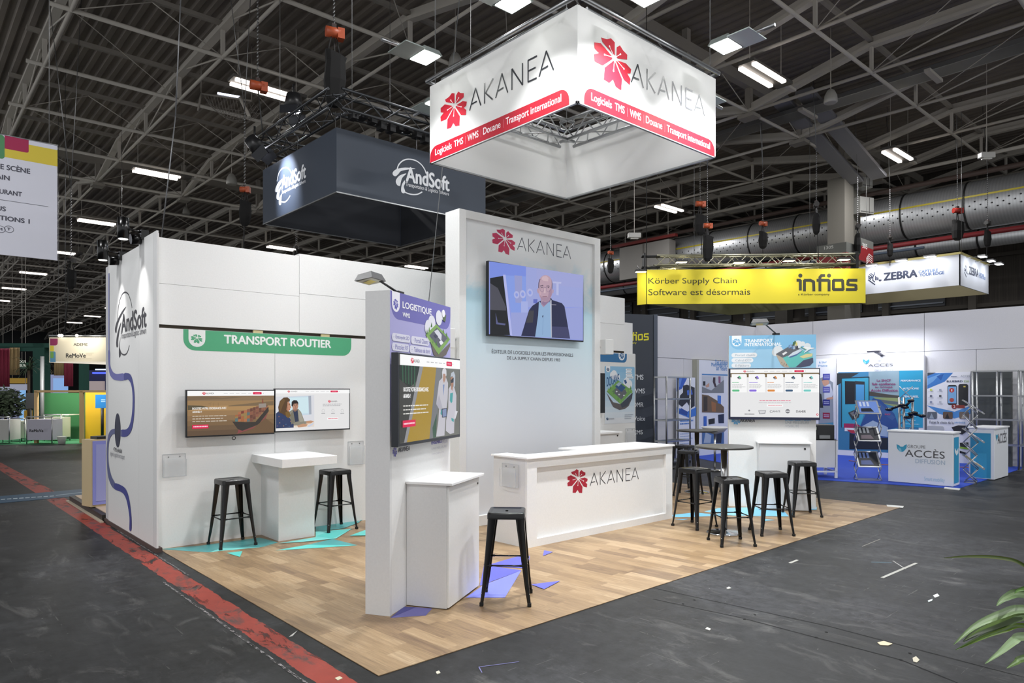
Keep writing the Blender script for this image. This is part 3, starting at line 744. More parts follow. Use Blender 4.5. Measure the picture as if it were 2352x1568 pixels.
# ---- twin wall screens
def screen(fr, n, px, lab, depth=.05, bez=.012, name='wall_screen', bez_col='15171c', foot=True):
    """px: left, right, top-left y, bottom-left y ; frame plane distance n"""
    (xl, xr, yt, yb) = px
    u0, v1 = fr.uv(xl, yt, n); _, v0 = fr.uv(xl, yb, n); u1, _ = fr.uv(xr, 800, n)
    c = fr.w((u0 + u1) / 2, v0, n - depth)
    t = thing(name, lab, 'screen', c)
    mb = MB(); mb.box(fr, u0, u1, v0, v1, n - depth, n, M(bez_col, .3)); mb.build('casing', t, .004)
    mb = MB(); mb.box(fr, (u0 + u1) / 2 - .2, (u0 + u1) / 2 + .2, (v0 + v1) / 2 - .12, (v0 + v1) / 2 + .12, .0, n - depth, DARK); mb.build('wall_mount', t)
    return t, u0, u1, v0, v1
NT = .14
t1, a0, a1, b0, b1 = screen(WB, NT, (427.5, 630.6, 894.8, 1005.2), 'left one of the paired wall screens, showing a container ship at sunset')
RED = 'e0164f'
def site_header(g, u0, u1, v0, v1, h, k0=.17, sc=1.0):
    """white web-page strip with mark, menu and red button"""
    W = u1 - u0; g.rectuv(u0, v1 - h, u1, v1, E('ffffff')); m = E('b8b8bc')
    flower(g, u0 + W * (k0 + .01), v1 - h * .5, h * .5, E('e0163f'), E('ffffff')); akanea(g, u0 + W * (k0 + .032), v1 - h * .66, u0 + W * (k0 + .12), v1 - h * .36, E('3a3a3e'), h * .04)
    x = u0 + W * (k0 + .23); k = g.k + 1
    for q in (.045, .05, .042, .058, .036): g.rectuv(x, v1 - h * .55, x + W * q, v1 - h * .47, m, 0, k); x += W * (q + .022)
    g.rectuv(x, v1 - h * .75, x + W * .105, v1 - h * .27, E(RED), h * .12, k); g.rectuv(x + W * .02, v1 - h * .55, x + W * .085, v1 - h * .47, E('f7a9bd'), 0, k + 1)
    g.disc(0, 0, .001, E('ffffff'), k) if False else None
    q = x + W * .125; g.polyuv([(q + h * .06 * math.cos(j), v1 - h * .5 + h * .08 * math.sin(j)) for j in range(6)], E('55555a'), k)
    g.k = k + 1
g = Gfx(WB, NT).V(5.6, 410, 860); bz = .012
x0, x1, y0_, y1_ = a0 + bz, a1 - bz * .6, b0 + bz * 1.4, b1 - bz
H = y1_ - y0_; W = x1 - x0
for q, c_ in enumerate(('8c7458', 'a08058', 'b08b5c', '9a7a54', '8d7050', '7f6548', '705a44', '64503e')):
    g.rectuv(x0, y0_ + H * .885 * (1 - (q + 1) / 8), x1, y0_ + H * .885 * (1 - q / 8), E(c_), k=1)
g.k = 1
g.poly([(118, 285), (300, 278), (500, 290), (560, 300), (700, 285), (820, 295), (560, 315), (118, 330)], E('7a6650'))
g.poly([(640, 400), (760, 385), (900, 372), (1050, 352), (1222, 340), (1222, 395), (640, 408)], E('7d684d'))
g.poly([(118, 395), (300, 400), (400, 420), (118, 460)], E('5e5440'))
for q in (408, 452, 510): g.line([(q, 410), (q, 362)], .002, E('6b5a45'))
g.line([(385, 375), (430, 362)], .0015, E('6b5a45'))
# hull, water line, stacks, bridge
g.poly([(690, 603), (860, 612), (990, 608), (1155, 410), (1160, 470), (1030, 640), (820, 722), (760, 700)], E('3c3632'))
g.poly([(765, 705), (820, 722), (1030, 645), (1155, 480), (1120, 560), (960, 690), (750, 762), (765, 735)], E('8a4a4a'))
g.poly([(960, 690), (1120, 560), (1222, 640), (1222, 740), (780, 762)], E('70573e'))
cc = ['7d4a3c', '98584a', '5f6f70', 'a8663f', '7a3d35', '4f7d80', '8c5a48', 'b2704d', '9a7f4f']
r_ = random.Random(3)
for q in range(11):
    X = 728 + q * 38; top = 520 - q * 12 - (25 if 0 < q < 10 else 0); bot = 608 - max(0, q - 5) * 30
    n_ = 4
    for z in range(n_):
        ya = top + (bot - top) * z / n_; yb = top + (bot - top) * (z + 1) / n_ - 1.5
        g.poly([(X, ya), (X + 36, ya - 6), (X + 36, yb - 6), (X, yb)], E(cc[r_.randrange(len(cc))] if q < 5 else ('7c4f42', '8e5b49', '6b443a')[r_.randrange(3)]), k=8)
g.k = 9
g.poly([(1030, 375), (1125, 370), (1128, 420), (1032, 428)], E('9a9088')); g.poly([(1072, 372), (1075, 310), (1088, 310), (1092, 370)], E('8a5040'))
site_header(g, x0, x1, y0_, y1_, H * .115)
wt = E('f2efe9')
g.text('BOOSTEZ VOTRE CROISSANCE AVEC', 177, 450, 614, 417, wt, .04); g.text('AKANEA !', 177, 493, 296, 466, wt, .04)
g.bars(177, 520, 645, 608, 3, E('cfc4b4'), .3, seed=4)
g.rect(174, 648, 383, 690, E(RED)); g.bars(190, 655, 372, 680, 1, E('ffd0dc'), .5, False)
g.build('display', t1)
mb = MB(); p = WB.w(a0 + (a1 - a0) * .53, b0 - .03, NT - .03); 
for j in range(8):
    aa = 6.283 * j / 8; ab = 6.283 * (j + 1) / 8; mb.tube(p + Vector((.02 * math.cos(aa), 0, .02 * math.sin(aa))), p + Vector((.02 * math.cos(ab), 0, .02 * math.sin(ab))), .004, DARK, 5)
mb.build('cable_loop', t1)
t2, a0, a1, b0, b1 = screen(WB, NT, (631.4, 804.2, 892.0, 993.2), 'right one of the paired wall screens, showing a woman and man at a desk')
g = Gfx(WB, NT).V(5.6, 410, 860); x0, x1, y0_, y1_ = a0 + .008, a1 - bz, b0 + bz * 1.4, b1 - bz; H = y1_ - y0_; W = x1 - x0
g.rectuv(x0, y0_, x1, y1_, E('ebeaea'))
g.poly([(1250, 285), (1745, 262), (1745, 670), (1250, 692)], E('dfe0e6'))
g.poly([(1420, 285), (1700, 275), (1705, 515), (1430, 530)], E('c9dcea')); g.poly([(1670, 275), (1705, 272), (1710, 510), (1680, 512)], E('a9b0bd')); g.poly([(1432, 296), (1670, 290), (1672, 495), (1440, 510)], E('d4ecf3'))
g.poly([(1440, 640), (1600, 628), (1745, 600), (1745, 665), (1440, 684)], E('ecdccb'))
g.poly([(1385, 600), (1420, 480), (1470, 445), (1540, 440), (1575, 480), (1620, 600), (1700, 590), (1700, 620), (1560, 650), (1430, 660)], E('8e8a7c'))
g.poly([(1470, 450), (1530, 450), (1545, 600), (1500, 610)], E('303a52'))
g.poly([(1468, 350), (1530, 350), (1540, 410), (1520, 465), (1495, 478), (1470, 450), (1460, 400)], E('b98a72')); g.poly([(1452, 400), (1455, 350), (1480, 328), (1520, 330), (1540, 360), (1537, 400), (1528, 372), (1480, 375), (1465, 415)], E('241c1a'))
g.poly([(1252, 500), (1290, 470), (1370, 500), (1430, 560), (1480, 640), (1480, 682), (1252, 692)], E('2f3e66'))
for q, (dx, dy) in enumerate(((1290, 540), (1340, 580), (1300, 620), (1380, 640), (1440, 600), (1270, 660), (1350, 660), (1420, 665))): g.disc(dx, dy, .005, E(('c9825a', '8f4f78', 'd8a86c', '4f7fa8')[q % 4]), k=20)
g.k = 21
g.poly([(1475, 385), (1495, 381), (1496, 386), (1476, 390)], E('3a2a22')); g.poly([(1508, 381), (1528, 384), (1527, 389), (1508, 386)], E('3a2a22')); g.poly([(1481, 394), (1492, 393), (1491, 398), (1482, 399)], E('2a1f1c')); g.poly([(1512, 393), (1522, 393), (1522, 398), (1513, 398)], E('2a1f1c')); g.poly([(1500, 395), (1506, 395), (1509, 425), (1498, 426)], E('a0745e')); g.poly([(1490, 440), (1514, 438), (1510, 445), (1494, 446)], E('8a4f44')); g.poly([(1478, 440), (1488, 452), (1514, 452), (1528, 436), (1518, 466), (1495, 478), (1482, 462)], E('8a6a58'), k=18)
g.poly([(1536, 440), (1575, 500), (1610, 600), (1560, 610), (1545, 560)], E('a5a192')); g.poly([(1430, 520), (1470, 470), (1500, 612), (1450, 640)], E('7a7768'))
g.poly([(1372, 350), (1412, 340), (1436, 380), (1435, 440), (1410, 478), (1378, 470)], E('c68f72'))
g.poly([(1280, 420), (1300, 340), (1350, 295), (1400, 292), (1432, 320), (1428, 345), (1400, 350), (1398, 400), (1405, 440), (1400, 500), (1370, 530), (1330, 500), (1290, 490)], E('5a4128'))
g.poly([(1436, 395), (1448, 425), (1434, 432)], E('c68f72')); g.poly([(1412, 378), (1430, 376), (1430, 382), (1414, 384)], E('4a2c22')); g.poly([(1414, 388), (1427, 386), (1426, 393), (1416, 394)], E('2a1a18')); g.poly([(1418, 448), (1436, 444), (1428, 456)], E('a8484a')); g.poly([(1395, 400), (1408, 420), (1400, 470), (1385, 450)], E('b57d62'))
g.poly([(1300, 345), (1345, 305), (1370, 330), (1330, 420), (1310, 480), (1290, 440)], E('6e5230')); g.poly([(1370, 480), (1420, 470), (1440, 530), (1410, 560), (1380, 540)], E('7a5c2c'))
g.poly([(1520, 655), (1600, 630), (1660, 640), (1640, 665), (1540, 680)], E('c79878')); g.poly([(1640, 600), (1700, 590), (1740, 600), (1700, 625), (1640, 630)], E('c79878')); g.poly([(1650, 660), (1745, 610), (1720, 650), (1670, 676)], E('ccd6e8'))
site_header(g, x0, x1, y0_, y1_, H * .095, k0=.155)
flower_px(g, 1937, 343, 30, E('e0163f'), E('ffffff')); akanea_px(g, 1958, 353, 2036, 334, E('3a3a3e'), .0022)
g.bars(1850, 370, 2110, 408, 2, E('a5a5a8'), .3, seed=8)
for q, X in enumerate((1857, 1982, 2100)):
    g.line([(X - 18, 455), (X, 442), (X + 18, 455), (X + 12, 480), (X - 14, 480), (X - 18, 455)], .0016, E('77777c')); g.bars(X - 24, 490, X + 24, 506, 1, E('8a8a90'), .4, False)
g.rect(1907, 552, 2050, 578, E('ffffff')); g.bars(1917, 558, 2042, 572, 1, E(RED), .4, False)
g.build('display', t2)

# ---- clear brochure holders
ACR = M('e6e9ec', .08, alpha=.16, spec=.5); ACRE = M('b9bcc0', .2)
def holder(fr, px, lab, n=.0):
    x0_, x1_, yt, yb = px
    u0, v1 = fr.uv(x0_, yt, n); u1, _ = fr.uv(x1_, yt, n); _, v0 = fr.uv(x0_, yb, n)
    if u1 < u0: u0, u1 = u1, u0
    t = thing('brochure_holder', lab, 'brochure holder', fr.w((u0 + u1) / 2, v0, n), 0, 'clear wall brochure holders')
    mb = MB(); mb.box(fr, u0, u1, v0, v1, n + .001, n + .004, ACR); mb.build('back_sheet', t)
    mb = MB(); mb.box(fr, u0 + .01, u1 - .01, v0, v0 + (v1 - v0) * .82, n + .04, n + .043, ACR); mb.build('front_sheet', t)
    mb = MB(); th = .0025
    for a_, b_ in (((u0, v0), (u1, v0)), ((u0, v0), (u0, v1)), ((u1, v0), (u1, v1)), ((u0, v1), (u1, v1))): mb.tube(fr.w(*a_, n + .004), fr.w(*b_, n + .004), th, ACRE, 4)
    for a_, b_ in (((u0, v0), (u1, v0)), ((u0, v0), (u0, v1 - .06)), ((u1, v0), (u1, v1 - .06))): mb.tube(fr.w(*a_, n + .041), fr.w(*b_, n + .041), th, ACRE, 4)
    mb.build('bright_edges', t)
    mb = MB()
    for q in (.25, .75): mb.tube(fr.w(u0 + (u1 - u0) * q, v1 - .03, n), fr.w(u0 + (u1 - u0) * q, v1 - .03, n + .008), .006, M('7a7a7a', .3, .8), 8)
    mb.build('screws', t)
holder(WB, (373.5, 426, 1044, 1095.5), 'clear acrylic brochure holder on the back wall, left of the paired screens')
holder(WB, (799, 834, 1014, 1067), 'clear acrylic brochure holder on the back wall, partly hidden by the purple pillar')

# ---- wall table with pedestal
t = thing('wall_table', 'white high table against the back wall with square pedestal below the screens', 'table', (1.37, 4.4, 0))
mb = MB(); mb.prism([(1.144, 4.16), (1.60, 4.16), (1.60, YW), (1.144, YW)], 0.006, .91, WHITE2); mb.build('pedestal', t, .003)
mb = MB(); mb.prism([(1.03, 3.80), (1.74, 3.85), (1.74, YW), (1.03, YW)], .91, 1.01, WHITE, TOPW); mb.build('tabletop', t, .004)

# ---- bar stools
def make_stool(label):
    t = thing('bar_stool', label, 'stool', (0, 0, 0), 0, 'black metal bar stools')
    h = .15; z1 = .765; SB = BLACKM
    def sq(s_, r, z, n=6):
        pts = []
        for cx_, cy_, a0 in ((s_ - r, s_ - r, 0), (-s_ + r, s_ - r, 90), (-s_ + r, -s_ + r, 180), (s_ - r, -s_ + r, 270)):
            for j in range(n):
                a = math.radians(a0 + 90 * j / (n - 1)); pts.append(Vector((cx_ + r * math.cos(a), cy_ + r * math.sin(a), z)))
        return pts
    mb = MB(); rings = [sq(.158, .03, z1 - .055), sq(.157, .03, z1 - .014), sq(.153, .03, z1 - .004), sq(.146, .028, z1), sq(.132, .025, z1 - .001), sq(.122, .022, z1 - .006)]
    n = len(rings[0]); k = 0; i = mb.mi(SB)
    for r in rings: mb.v += r
    for a in range(len(rings) - 1):
        for j in range(n):
            q = (j + 1) % n; mb.f.append([a * n + j, a * n + q, (a + 1) * n + q, (a + 1) * n + j]); mb.m.append(i); mb.sm.append(True)
    # top sheet with an oblong hand hole
    hole = [Vector((.03 * math.copysign(abs(math.cos(t_)) ** .6, math.cos(t_)), .013 * math.copysign(abs(math.sin(t_)) ** .6, math.sin(t_)), z1 - .008)) for t_ in [6.2832 * (j + .5) / n + math.radians(0) for j in range(n)]]
    # order both loops by angle
    outer = sorted(range(n), key=lambda j: math.atan2(rings[-1][j].y, rings[-1][j].x)); hl = sorted(hole, key=lambda p: math.atan2(p.y, p.x))
    b0_ = len(mb.v); mb.v += hl; b1_ = len(mb.v); mb.v += [p - Vector((0, 0, .012)) for p in hl]
    o0 = (len(rings) - 1) * n
    for j in range(n):
        q = (j + 1) % n
        mb.f.append([o0 + outer[j], o0 + outer[q], b0_ + q, b0_ + j]); mb.m.append(i); mb.sm.append(False)
        mb.f.append([b0_ + j, b0_ + q, b1_ + q, b1_ + j]); mb.m.append(i); mb.sm.append(False)
    # underside sheet
    mb.f.append([b1_ + j for j in range(n)]); mb.m.append(mb.mi(DARK)); mb.sm.append(False)
    mb.build('seat', t)
    for sx_, sy_ in ((1, 1), (-1, 1), (-1, -1), (1, -1)):
        mb = MB(); ik = mb.mi(SB)
        # section: bent sheet wrapping the corner ; stations down the leg
        st = [(.745, .152, .074), (.66, .156, .066), (.40, .176, .050), (.16, .196, .036), (.06, .207, .030), (.02, .211, .028), (.0, .212, .028)]
        prof_n = 7
        for z, c_, wd in st:
            loop = []
            r = min(.022, wd * .45)
            out = [(c_, c_ - wd), (c_, c_ - r)] + [(c_ - r + r * math.cos(a), c_ - r + r * math.sin(a)) for a in (math.radians(22), math.radians(45), math.radians(68))] + [(c_ - r, c_), (c_ - wd, c_)]
            th = .006
            inn = [(c_ - wd, c_ - th), (c_ - r, c_ - th), (c_ - r * .9, c_ - r * .9), (c_ - th, c_ - r), (c_ - th, c_ - wd)]
            for x, y in out + inn: mb.v.append(Vector((x * sx_, y * sy_, z)))
        m_ = 12
        for a in range(len(st) - 1):
            for j in range(m_):
                q = (j + 1) % m_; f_ = [a * m_ + j, a * m_ + q, (a + 1) * m_ + q, (a + 1) * m_ + j]
                if sx_ * sy_ > 0: f_.reverse()
                mb.f.append(f_); mb.m.append(ik); mb.sm.append(j < 6)
        leg = mb.build('leg', t)
        f2 = MB(); f2.box(Fr(.1985 * sx_, .1985 * sy_, 0), -.0165, .0165, 0.0, .03, -.0165, .0165, M('101010', .7)); sub(leg, f2, 'rubber_foot', .003)
        r2 = MB(); r2.ball((.198 * sx_ - .004 * sx_, .198 * sy_, .10), .006, M('9a9a9a', .3, .8), 8); sub(leg, r2, 'rivet')
    for q in range(4):
        a = q * math.pi / 2; c_ = .176; p = Vector((c_ * math.cos(a) - c_ * math.sin(a), c_ * math.sin(a) + c_ * math.cos(a), .33)); p2 = Vector((c_ * math.cos(a) + c_ * math.sin(a), c_ * math.sin(a) - c_ * math.cos(a), .33))
        d = (p2 - p).normalized(); mb = MB(); mb.tube(p + d * .02, p2 - d * .02, .007, SB, 8); mb.tube(p + d * .035, p + d * .06, .010, SB, 8); mb.tube(p2 - d * .06, p2 - d * .035, .010, SB, 8); mb.build('footrest_bar', t)
    return t
ST = [((.673, 4.36), 0, 'black metal bar stool left of the white wall table, below the ship screen'),
      ((2.0, 4.40), 1, 'black metal bar stool right of the white wall table, partly hidden by the purple pillar'),
      ((1.656, .66), 45, 'large black metal bar stool in front, nearest the camera beside the purple pillar cabinet'),
      ((5.60, 1.40), -5, 'black metal bar stool left of the round table, nearest the white reception counter'),
      ((5.048, .539), 54, 'black metal bar stool in front of the nearer round table, hiding its base'),
      ((5.945, .515), 50, 'black metal bar stool between the front stool and the one at far right'),
      ((7.47, .851), 47, 'black metal bar stool farthest right, in front of the light blue panel cabinet'),
      ((7.86, 3.02), 20, 'black metal bar stool in front of the farther round table, beside the counter end'),
      ((8.72, 3.70), 8, 'black metal bar stool mostly hidden behind another at the farther round table'),
      ((8.86, 2.78), 30, 'black metal bar stool of which only legs show behind the nearer round table top')]
st0 = make_stool(ST[2][2])
for i, ((x, y), a, lab) in enumerate(ST):
    o = st0 if i == 2 else dup(st0, (0, 0, 0), 0, lab)
    o.location = (x, y, .007); o.rotation_euler = (0, 0, math.radians(a))
# ---- round bar tables
def round_table(x, y, lab):
    t = thing('round_bar_table', lab, 'table', (x, y, .007), 0, 'round bar tables')
    mb = MB(); mb.lathe((x, y, 1.07), [(.33, 0), (.35, .004), (.352, .014), (.35, .024), (.34, .03)], M('3a3936', .35), 48); mb.build('tabletop', t)
    mb = MB(); mb.tube((x, y, .03), (x, y, 1.07), .04, CHROME, 24); mb.build('column', t)
    mb = MB(); mb.lathe((x, y, .007), [(.21, 0), (.215, .01), (.20, .018), (.06, .03), (.045, .045)], CHROME, 48); mb.build('base_plate', t)
round_table(5.505, .91, 'nearer round bar table with dark top and chrome column among the stools')
round_table(8.258, 3.111, 'farther round bar table with dark top and chrome column, behind the counter end')

# ---- rotated pillars (purple LOGISTIQUE and light blue TRANSPORT INTERNATIONAL)
def island(g, V_, kind):
    """printed floating-island picture, flat print"""
    pass
PA = Fr(.663, .937, 30.2)
PH = 2.59
t = thing('pillar_panel', 'purple and white freestanding pillar panel lettered logistique at the front', 'display panel', PA.w(.6, 0, -.1))
mb = MB(); mb.box(PA, 0, 1.22, .006, PH, -.215, 0, WHITE); mb.build('body', t, .002)
mb = MB(); mb.box(PA, -.001, .03, .006, PH, -.217, .0015, WHITE2); mb.build('edge_trim', t)
g = Gfx(PA, .0015).V(4.9, 640, 540)
PU, PUD = P('9a98c6'), P('6f6cb0')
zl = PH - .74
g.rectuv(.0, 1.60, 1.22, PH, P('a9a6d4')); 
for q in range(8): g.rectuv(0, 1.60 - .03 * q, 1.22, 1.63 - .03 * q, M(tuple(((0xb2 + (0xe4 - 0xb2) * q / 8) / 255, (0xb0 + (0xe4 - 0xb0) * q / 8) / 255, (0xd4 + (0xe8 - 0xd4) * q / 8) / 255)), .55), k=1)
g.k = 1
g.rectuv(.012, g.uv(1330, 945)[1], 1.22, PH, PUD, .13, corners=(0, 0, 1, 1))
u1 = g.uv(1275, 700)[0]; u2 = g.uv(1363, 700)[0]; z2 = g.uv(1320, 862)[1]; g.rectuv(u1, z2, u2, PH, P('ecebf3'), (u2 - u1) * .48, corners=(0, 0, 1, 1)); flower_px(g, 1318, 775, 105, P('5a58b0'), P('ecebf3'), .8)
ua, za = g.uv(1394, 830); ub_, zb_ = g.uv(1718, 905); _, zc = g.uv(1394, 745)
g.textuv('LOGISTIQUE', ua, za, ub_, zc, P('f0eff6'), .03)
ua, za = g.uv(1394, 915); ub_, _ = g.uv(1475, 920); _, zc = g.uv(1394, 865); g.textuv('WMS', ua, za, ub_, zc, P('f0eff6'), .03)
def pill(x0, ya, x1, yb_, s_, kk):
    u0, z1 = g.uv(x0, ya); _, z0 = g.uv(x0, yb_); u1, _ = g.uv(x1, ya)
    g.rectuv(u0, z0, u1, z1, P('d9d8e6'), (z1 - z0) * .42, k=kk); h = z1 - z0
    g.textuv(s_, u0 + (u1 - u0) * .19, z0 + h * .22, u1 - (u1 - u0) * .06, z1 - h * .2, P('7673b2'), .01, k=kk + 1); g.rectuv(u0 + (u1 - u0) * .09, z0 + h * .45, u0 + (u1 - u0) * .11, z0 + h * .55, P('7673b2'), 0, kk + 1)
pill(1272, 1095, 1478, 1185, 'Entrepôt 3D', 12); pill(1488, 1130, 1690, 1220, 'Portail Clients', 12); pill(1272, 1205, 1465, 1295, 'Pistolet RF', 12); pill(1472, 1235, 1715, 1325, 'Tableaux de bord', 12)
g.k = 14
# floating warehouse island
for cxx, cyy, r_ in ((1680, 1040, .07), (1720, 1000, .08), (1800, 930, .07), (1850, 900, .05), (1700, 1100, .08)): g.disc(cxx, cyy, r_, P('dcdce6'), k=15)
g.k = 15
g.poly([(1700, 1180), (1790, 1345), (1925, 1210), (1925, 1250), (1880, 1345), (1800, 1400), (1740, 1340)], P('6b645f'))
g.poly([(1650, 1120), (1770, 1000), (1925, 1170), (1795, 1345)], P('7ea35c'))
g.poly([(1690, 1130), (1775, 1040), (1895, 1160), (1800, 1270)], P('5d5f6d'))
g.poly([(1745, 1080), (1785, 1060), (1830, 1120), (1825, 1190), (1790, 1150)], P('cfd0da')); g.poly([(1735, 1130), (1765, 1110), (1790, 1140), (1760, 1160)], P('44465a')); g.poly([(1800, 1200), (1825, 1180), (1850, 1210), (1820, 1240)], P('e3e3ea'))
for q, (dx, dy) in enumerate(((1665, 1090), (1690, 1060), (1715, 1010), (1850, 1080), (1885, 1120), (1900, 1160), (1770, 1215), (1730, 1190))): g.poly([(dx - 9, dy + 22), (dx, dy - 32), (dx + 9, dy + 22)], P('6c9150' if q % 2 else '4f7a45'), k=22)
g.poly([(1835, 870), (1880, 900), (1870, 975), (1845, 960)], P('5a6a50'), k=23); g.disc(1850, 880, .035, P('e8e8ee'), k=24)
g.build('poster_print', t)
g = Gfx(PA, .0015).V(6.03, 900, 800)
flower_px(g, 42, 1432, 118, P('6f6cb0'), P('e4e4e8'), .8); akanea_px(g, 88, 1435, 248, 1352, P('55555c'), .008)
g.text('ENSEMBLE', 548, 1330, 690, 1262, P('6a66b0'), .03); g.text('POUR', 700, 1315, 770, 1250, P('bdbcd0')); g.text('UNE MEILLEURE', 548, 1405, 755, 1335, P('c3c3cb')); g.text('TRAÇABILITÉ', 548, 1480, 715, 1415, P('c3c3cb'))
g.build('slogan_print', t)
# arm lamp on top
def arm_lamp(fr, u, ztop, head, base_px, lab, lamp_dir=(0, 0)):
    pb = fr.w(u, ztop, -.1)
    t = thing('arm_lamp', lab, 'lamp', pb)
    mb = MB(); mb.box(Fr(pb.x, pb.y, math.degrees(fr.a)), -.05, .05, ztop, ztop + .035, -.04, .04, DARK); mb.build('clamp', t)
    h = Vector(head); mb = MB(); mb.path([pb + Vector((0, 0, .03)), h + Vector((0, 0, .05)), h + (h - pb).normalized() * .02], .010, DARK, 8); mb.build('arm', t)
    A = Fr(h.x, h.y, math.degrees(fr.a)); mb = MB()
    q = [(-.12, -.06), (.12, -.06), (.12, .10), (-.12, .10)]
    mb.hexa([A.w(a, h.z - .02 + (b_ * .15), b_) for a, b_ in q], [A.w(a * .75, h.z + .035 + (b_ * .15), b_ * .75) for a, b_ in q], M('4b4b4c', .4)); mb.build('lamp_head', t)
    mb = MB(); mb.hexa([A.w(a * .85, h.z - .024 + (b_ * .15), b_ * .85) for a, b_ in q], [A.w(a * .85, h.z - .02 + (b_ * .15), b_ * .85) for a, b_ in q], M('a9a89a', .35)); g_ = mb.build('lamp_glass', t)
    mb = MB(); mb.hexa([A.w(a * .4, h.z - .027 + (b_ * .15), b_ * .5 + .01) for a, b_ in q], [A.w(a * .4, h.z - .025 + (b_ * .15), b_ * .5 + .01) for a, b_ in q], M('d6c56a', .4)); mb.build('led_plate', t)
u_b = PA.uv(926, 676)[0]; hp = at(846, 641, 5.75)
arm_lamp(PA, .32, PH, hp, None, 'unlit grey flood lamp on a long arm over the purple pillar')
# cabinet
t = thing('pillar_cabinet', 'white cabinet with overhanging top standing against the purple pillar', 'cabinet', PA.w(.65, 0, .2))
mb = MB(); mb.box(PA, .29, 1.0, .012, 1.02, .002, .362, WHITE2); mb.build('carcass', t, .002)
mb = MB(); mb.box(PA, .297, .997, .02, 1.005, .363, .380, WHITE); dd = mb.build('door', t, .002)
lk = MB(); lk.tube(PA.w(.955, .955, .38), PA.w(.955, .955, .386), .010, M('5a5a5a', .3, .8), 12); sub(dd, lk, 'lock')
mb = MB(); mb.box(PA, .27, 1.02, 1.02, 1.042, .002, .42, TOPW); mb.build('worktop', t, .003)
# screen on it
tS, a0, a1, b0, b1 = screen(PA, .10, (914, 1056.7, 808.5, 1027), 'black framed screen on the purple pillar showing two people in white lab coats', depth=.06, bez_col='2a2d33')
g = Gfx(PA, .10).V(6.03, 900, 800)
Q = g.uv
x0 = Q(104, 200)[0]; x1 = Q(934, 200)[0]; y1_ = Q(104, 78)[1]; y0_ = Q(104, 1318)[1]; H = y1_ - y0_
g.rectuv(x0, y0_, x1, y1_, E('5a5a54'))
g.poly([(104, 225), (390, 235), (330, 470), (240, 540), (104, 420)], E('1d2a22'))
for q in range(5): g.poly([(140 + q * 42, 228), (155 + q * 42, 228), (160 + q * 40, 470 + q * 14), (146 + q * 40, 460 + q * 14)], E('2f5a40'), k=3)
g.k = 3
g.poly([(104, 420), (240, 540), (330, 540), (190, 1290), (104, 1318)], E('3a3b38'))
g.poly([(385, 240), (435, 242), (205, 1300), (165, 1308)], E('8f9094')); g.poly([(435, 242), (615, 250), (518, 1250), (205, 1300)], E('a8892a'))
g.poly([(615, 250), (690, 255), (600, 1235), (518, 1250)], E('77797c')); g.poly([(690, 255), (934, 268), (934, 1185), (600, 1235)], E('6f7069')); g.poly([(560, 1100), (620, 900), (610, 1230), (570, 1240)], E('3b5a48'))
# left person
g.poly([(650, 455), (700, 400), (745, 400), (775, 480), (770, 700), (745, 900), (725, 1205), (610, 1222), (640, 1000), (650, 840), (612, 770)], E('c4c2ca')); g.poly([(612, 770), (650, 640), (700, 830), (690, 880), (650, 840)], E('b0aeb9'))
g.poly([(703, 350), (735, 345), (745, 390), (735, 440), (718, 480), (703, 440)], E('b08a78')); g.poly([(690, 330), (700, 285), (730, 268), (750, 300), (752, 370), (742, 390), (735, 350), (705, 350), (702, 440), (695, 400)], E('d6d6dc')); g.poly([(700, 500), (725, 500), (712, 660)], E('7f90b8'))
g.poly([(668, 900), (680, 840), (700, 850), (700, 900), (680, 925)], E('4ba0a2')); g.poly([(685, 835), (757, 824), (757, 948), (690, 957)], E('2a2d3c')); g.poly([(694, 845), (750, 834), (750, 940), (698, 948)], E('8291b4'))
# right person
g.poly([(780, 560), (812, 510), (860, 540), (888, 650), (885, 850), (860, 1000), (855, 1170), (800, 1185), (742, 1140), (745, 1000), (775, 830)], E('c6c4cd'))
g.poly([(808, 400), (845, 390), (848, 480), (830, 590), (815, 560)], E('a87c66')); g.poly([(805, 400), (815, 340), (850, 318), (870, 370), (868, 520), (845, 560), (850, 430), (830, 380)], E('b8bfca')); g.poly([(808, 440), (850, 400), (848, 470), (812, 480)], E('30313a'))
g.poly([(800, 620), (840, 610), (830, 740), (812, 760), (795, 720)], E('4ba0a2')); g.poly([(815, 960), (850, 975), (850, 1020), (820, 1000)], E('4ba0a2')); g.poly([(870, 860), (905, 870), (870, 980), (858, 960)], E('d8d8de'))
site_header(g, x0, x1, y0_, y1_, H * .12, k0=.165)
g.text('BOOSTEZ VOTRE CROISSANCE AVEC', 150, 595, 497, 540, E('ffffff'), .04); g.text('AKANEA !', 147, 685, 247, 630, E('ffffff'), .04)
g.bars(145, 770, 515, 905, 3, E('e8e6e0'), .28, seed=4)
g.rect(138, 1000, 316, 1075, E(RED)); g.bars(150, 1022, 303, 1052, 1, E('ffd0dc'), .5, False)
g.build('display', tS)

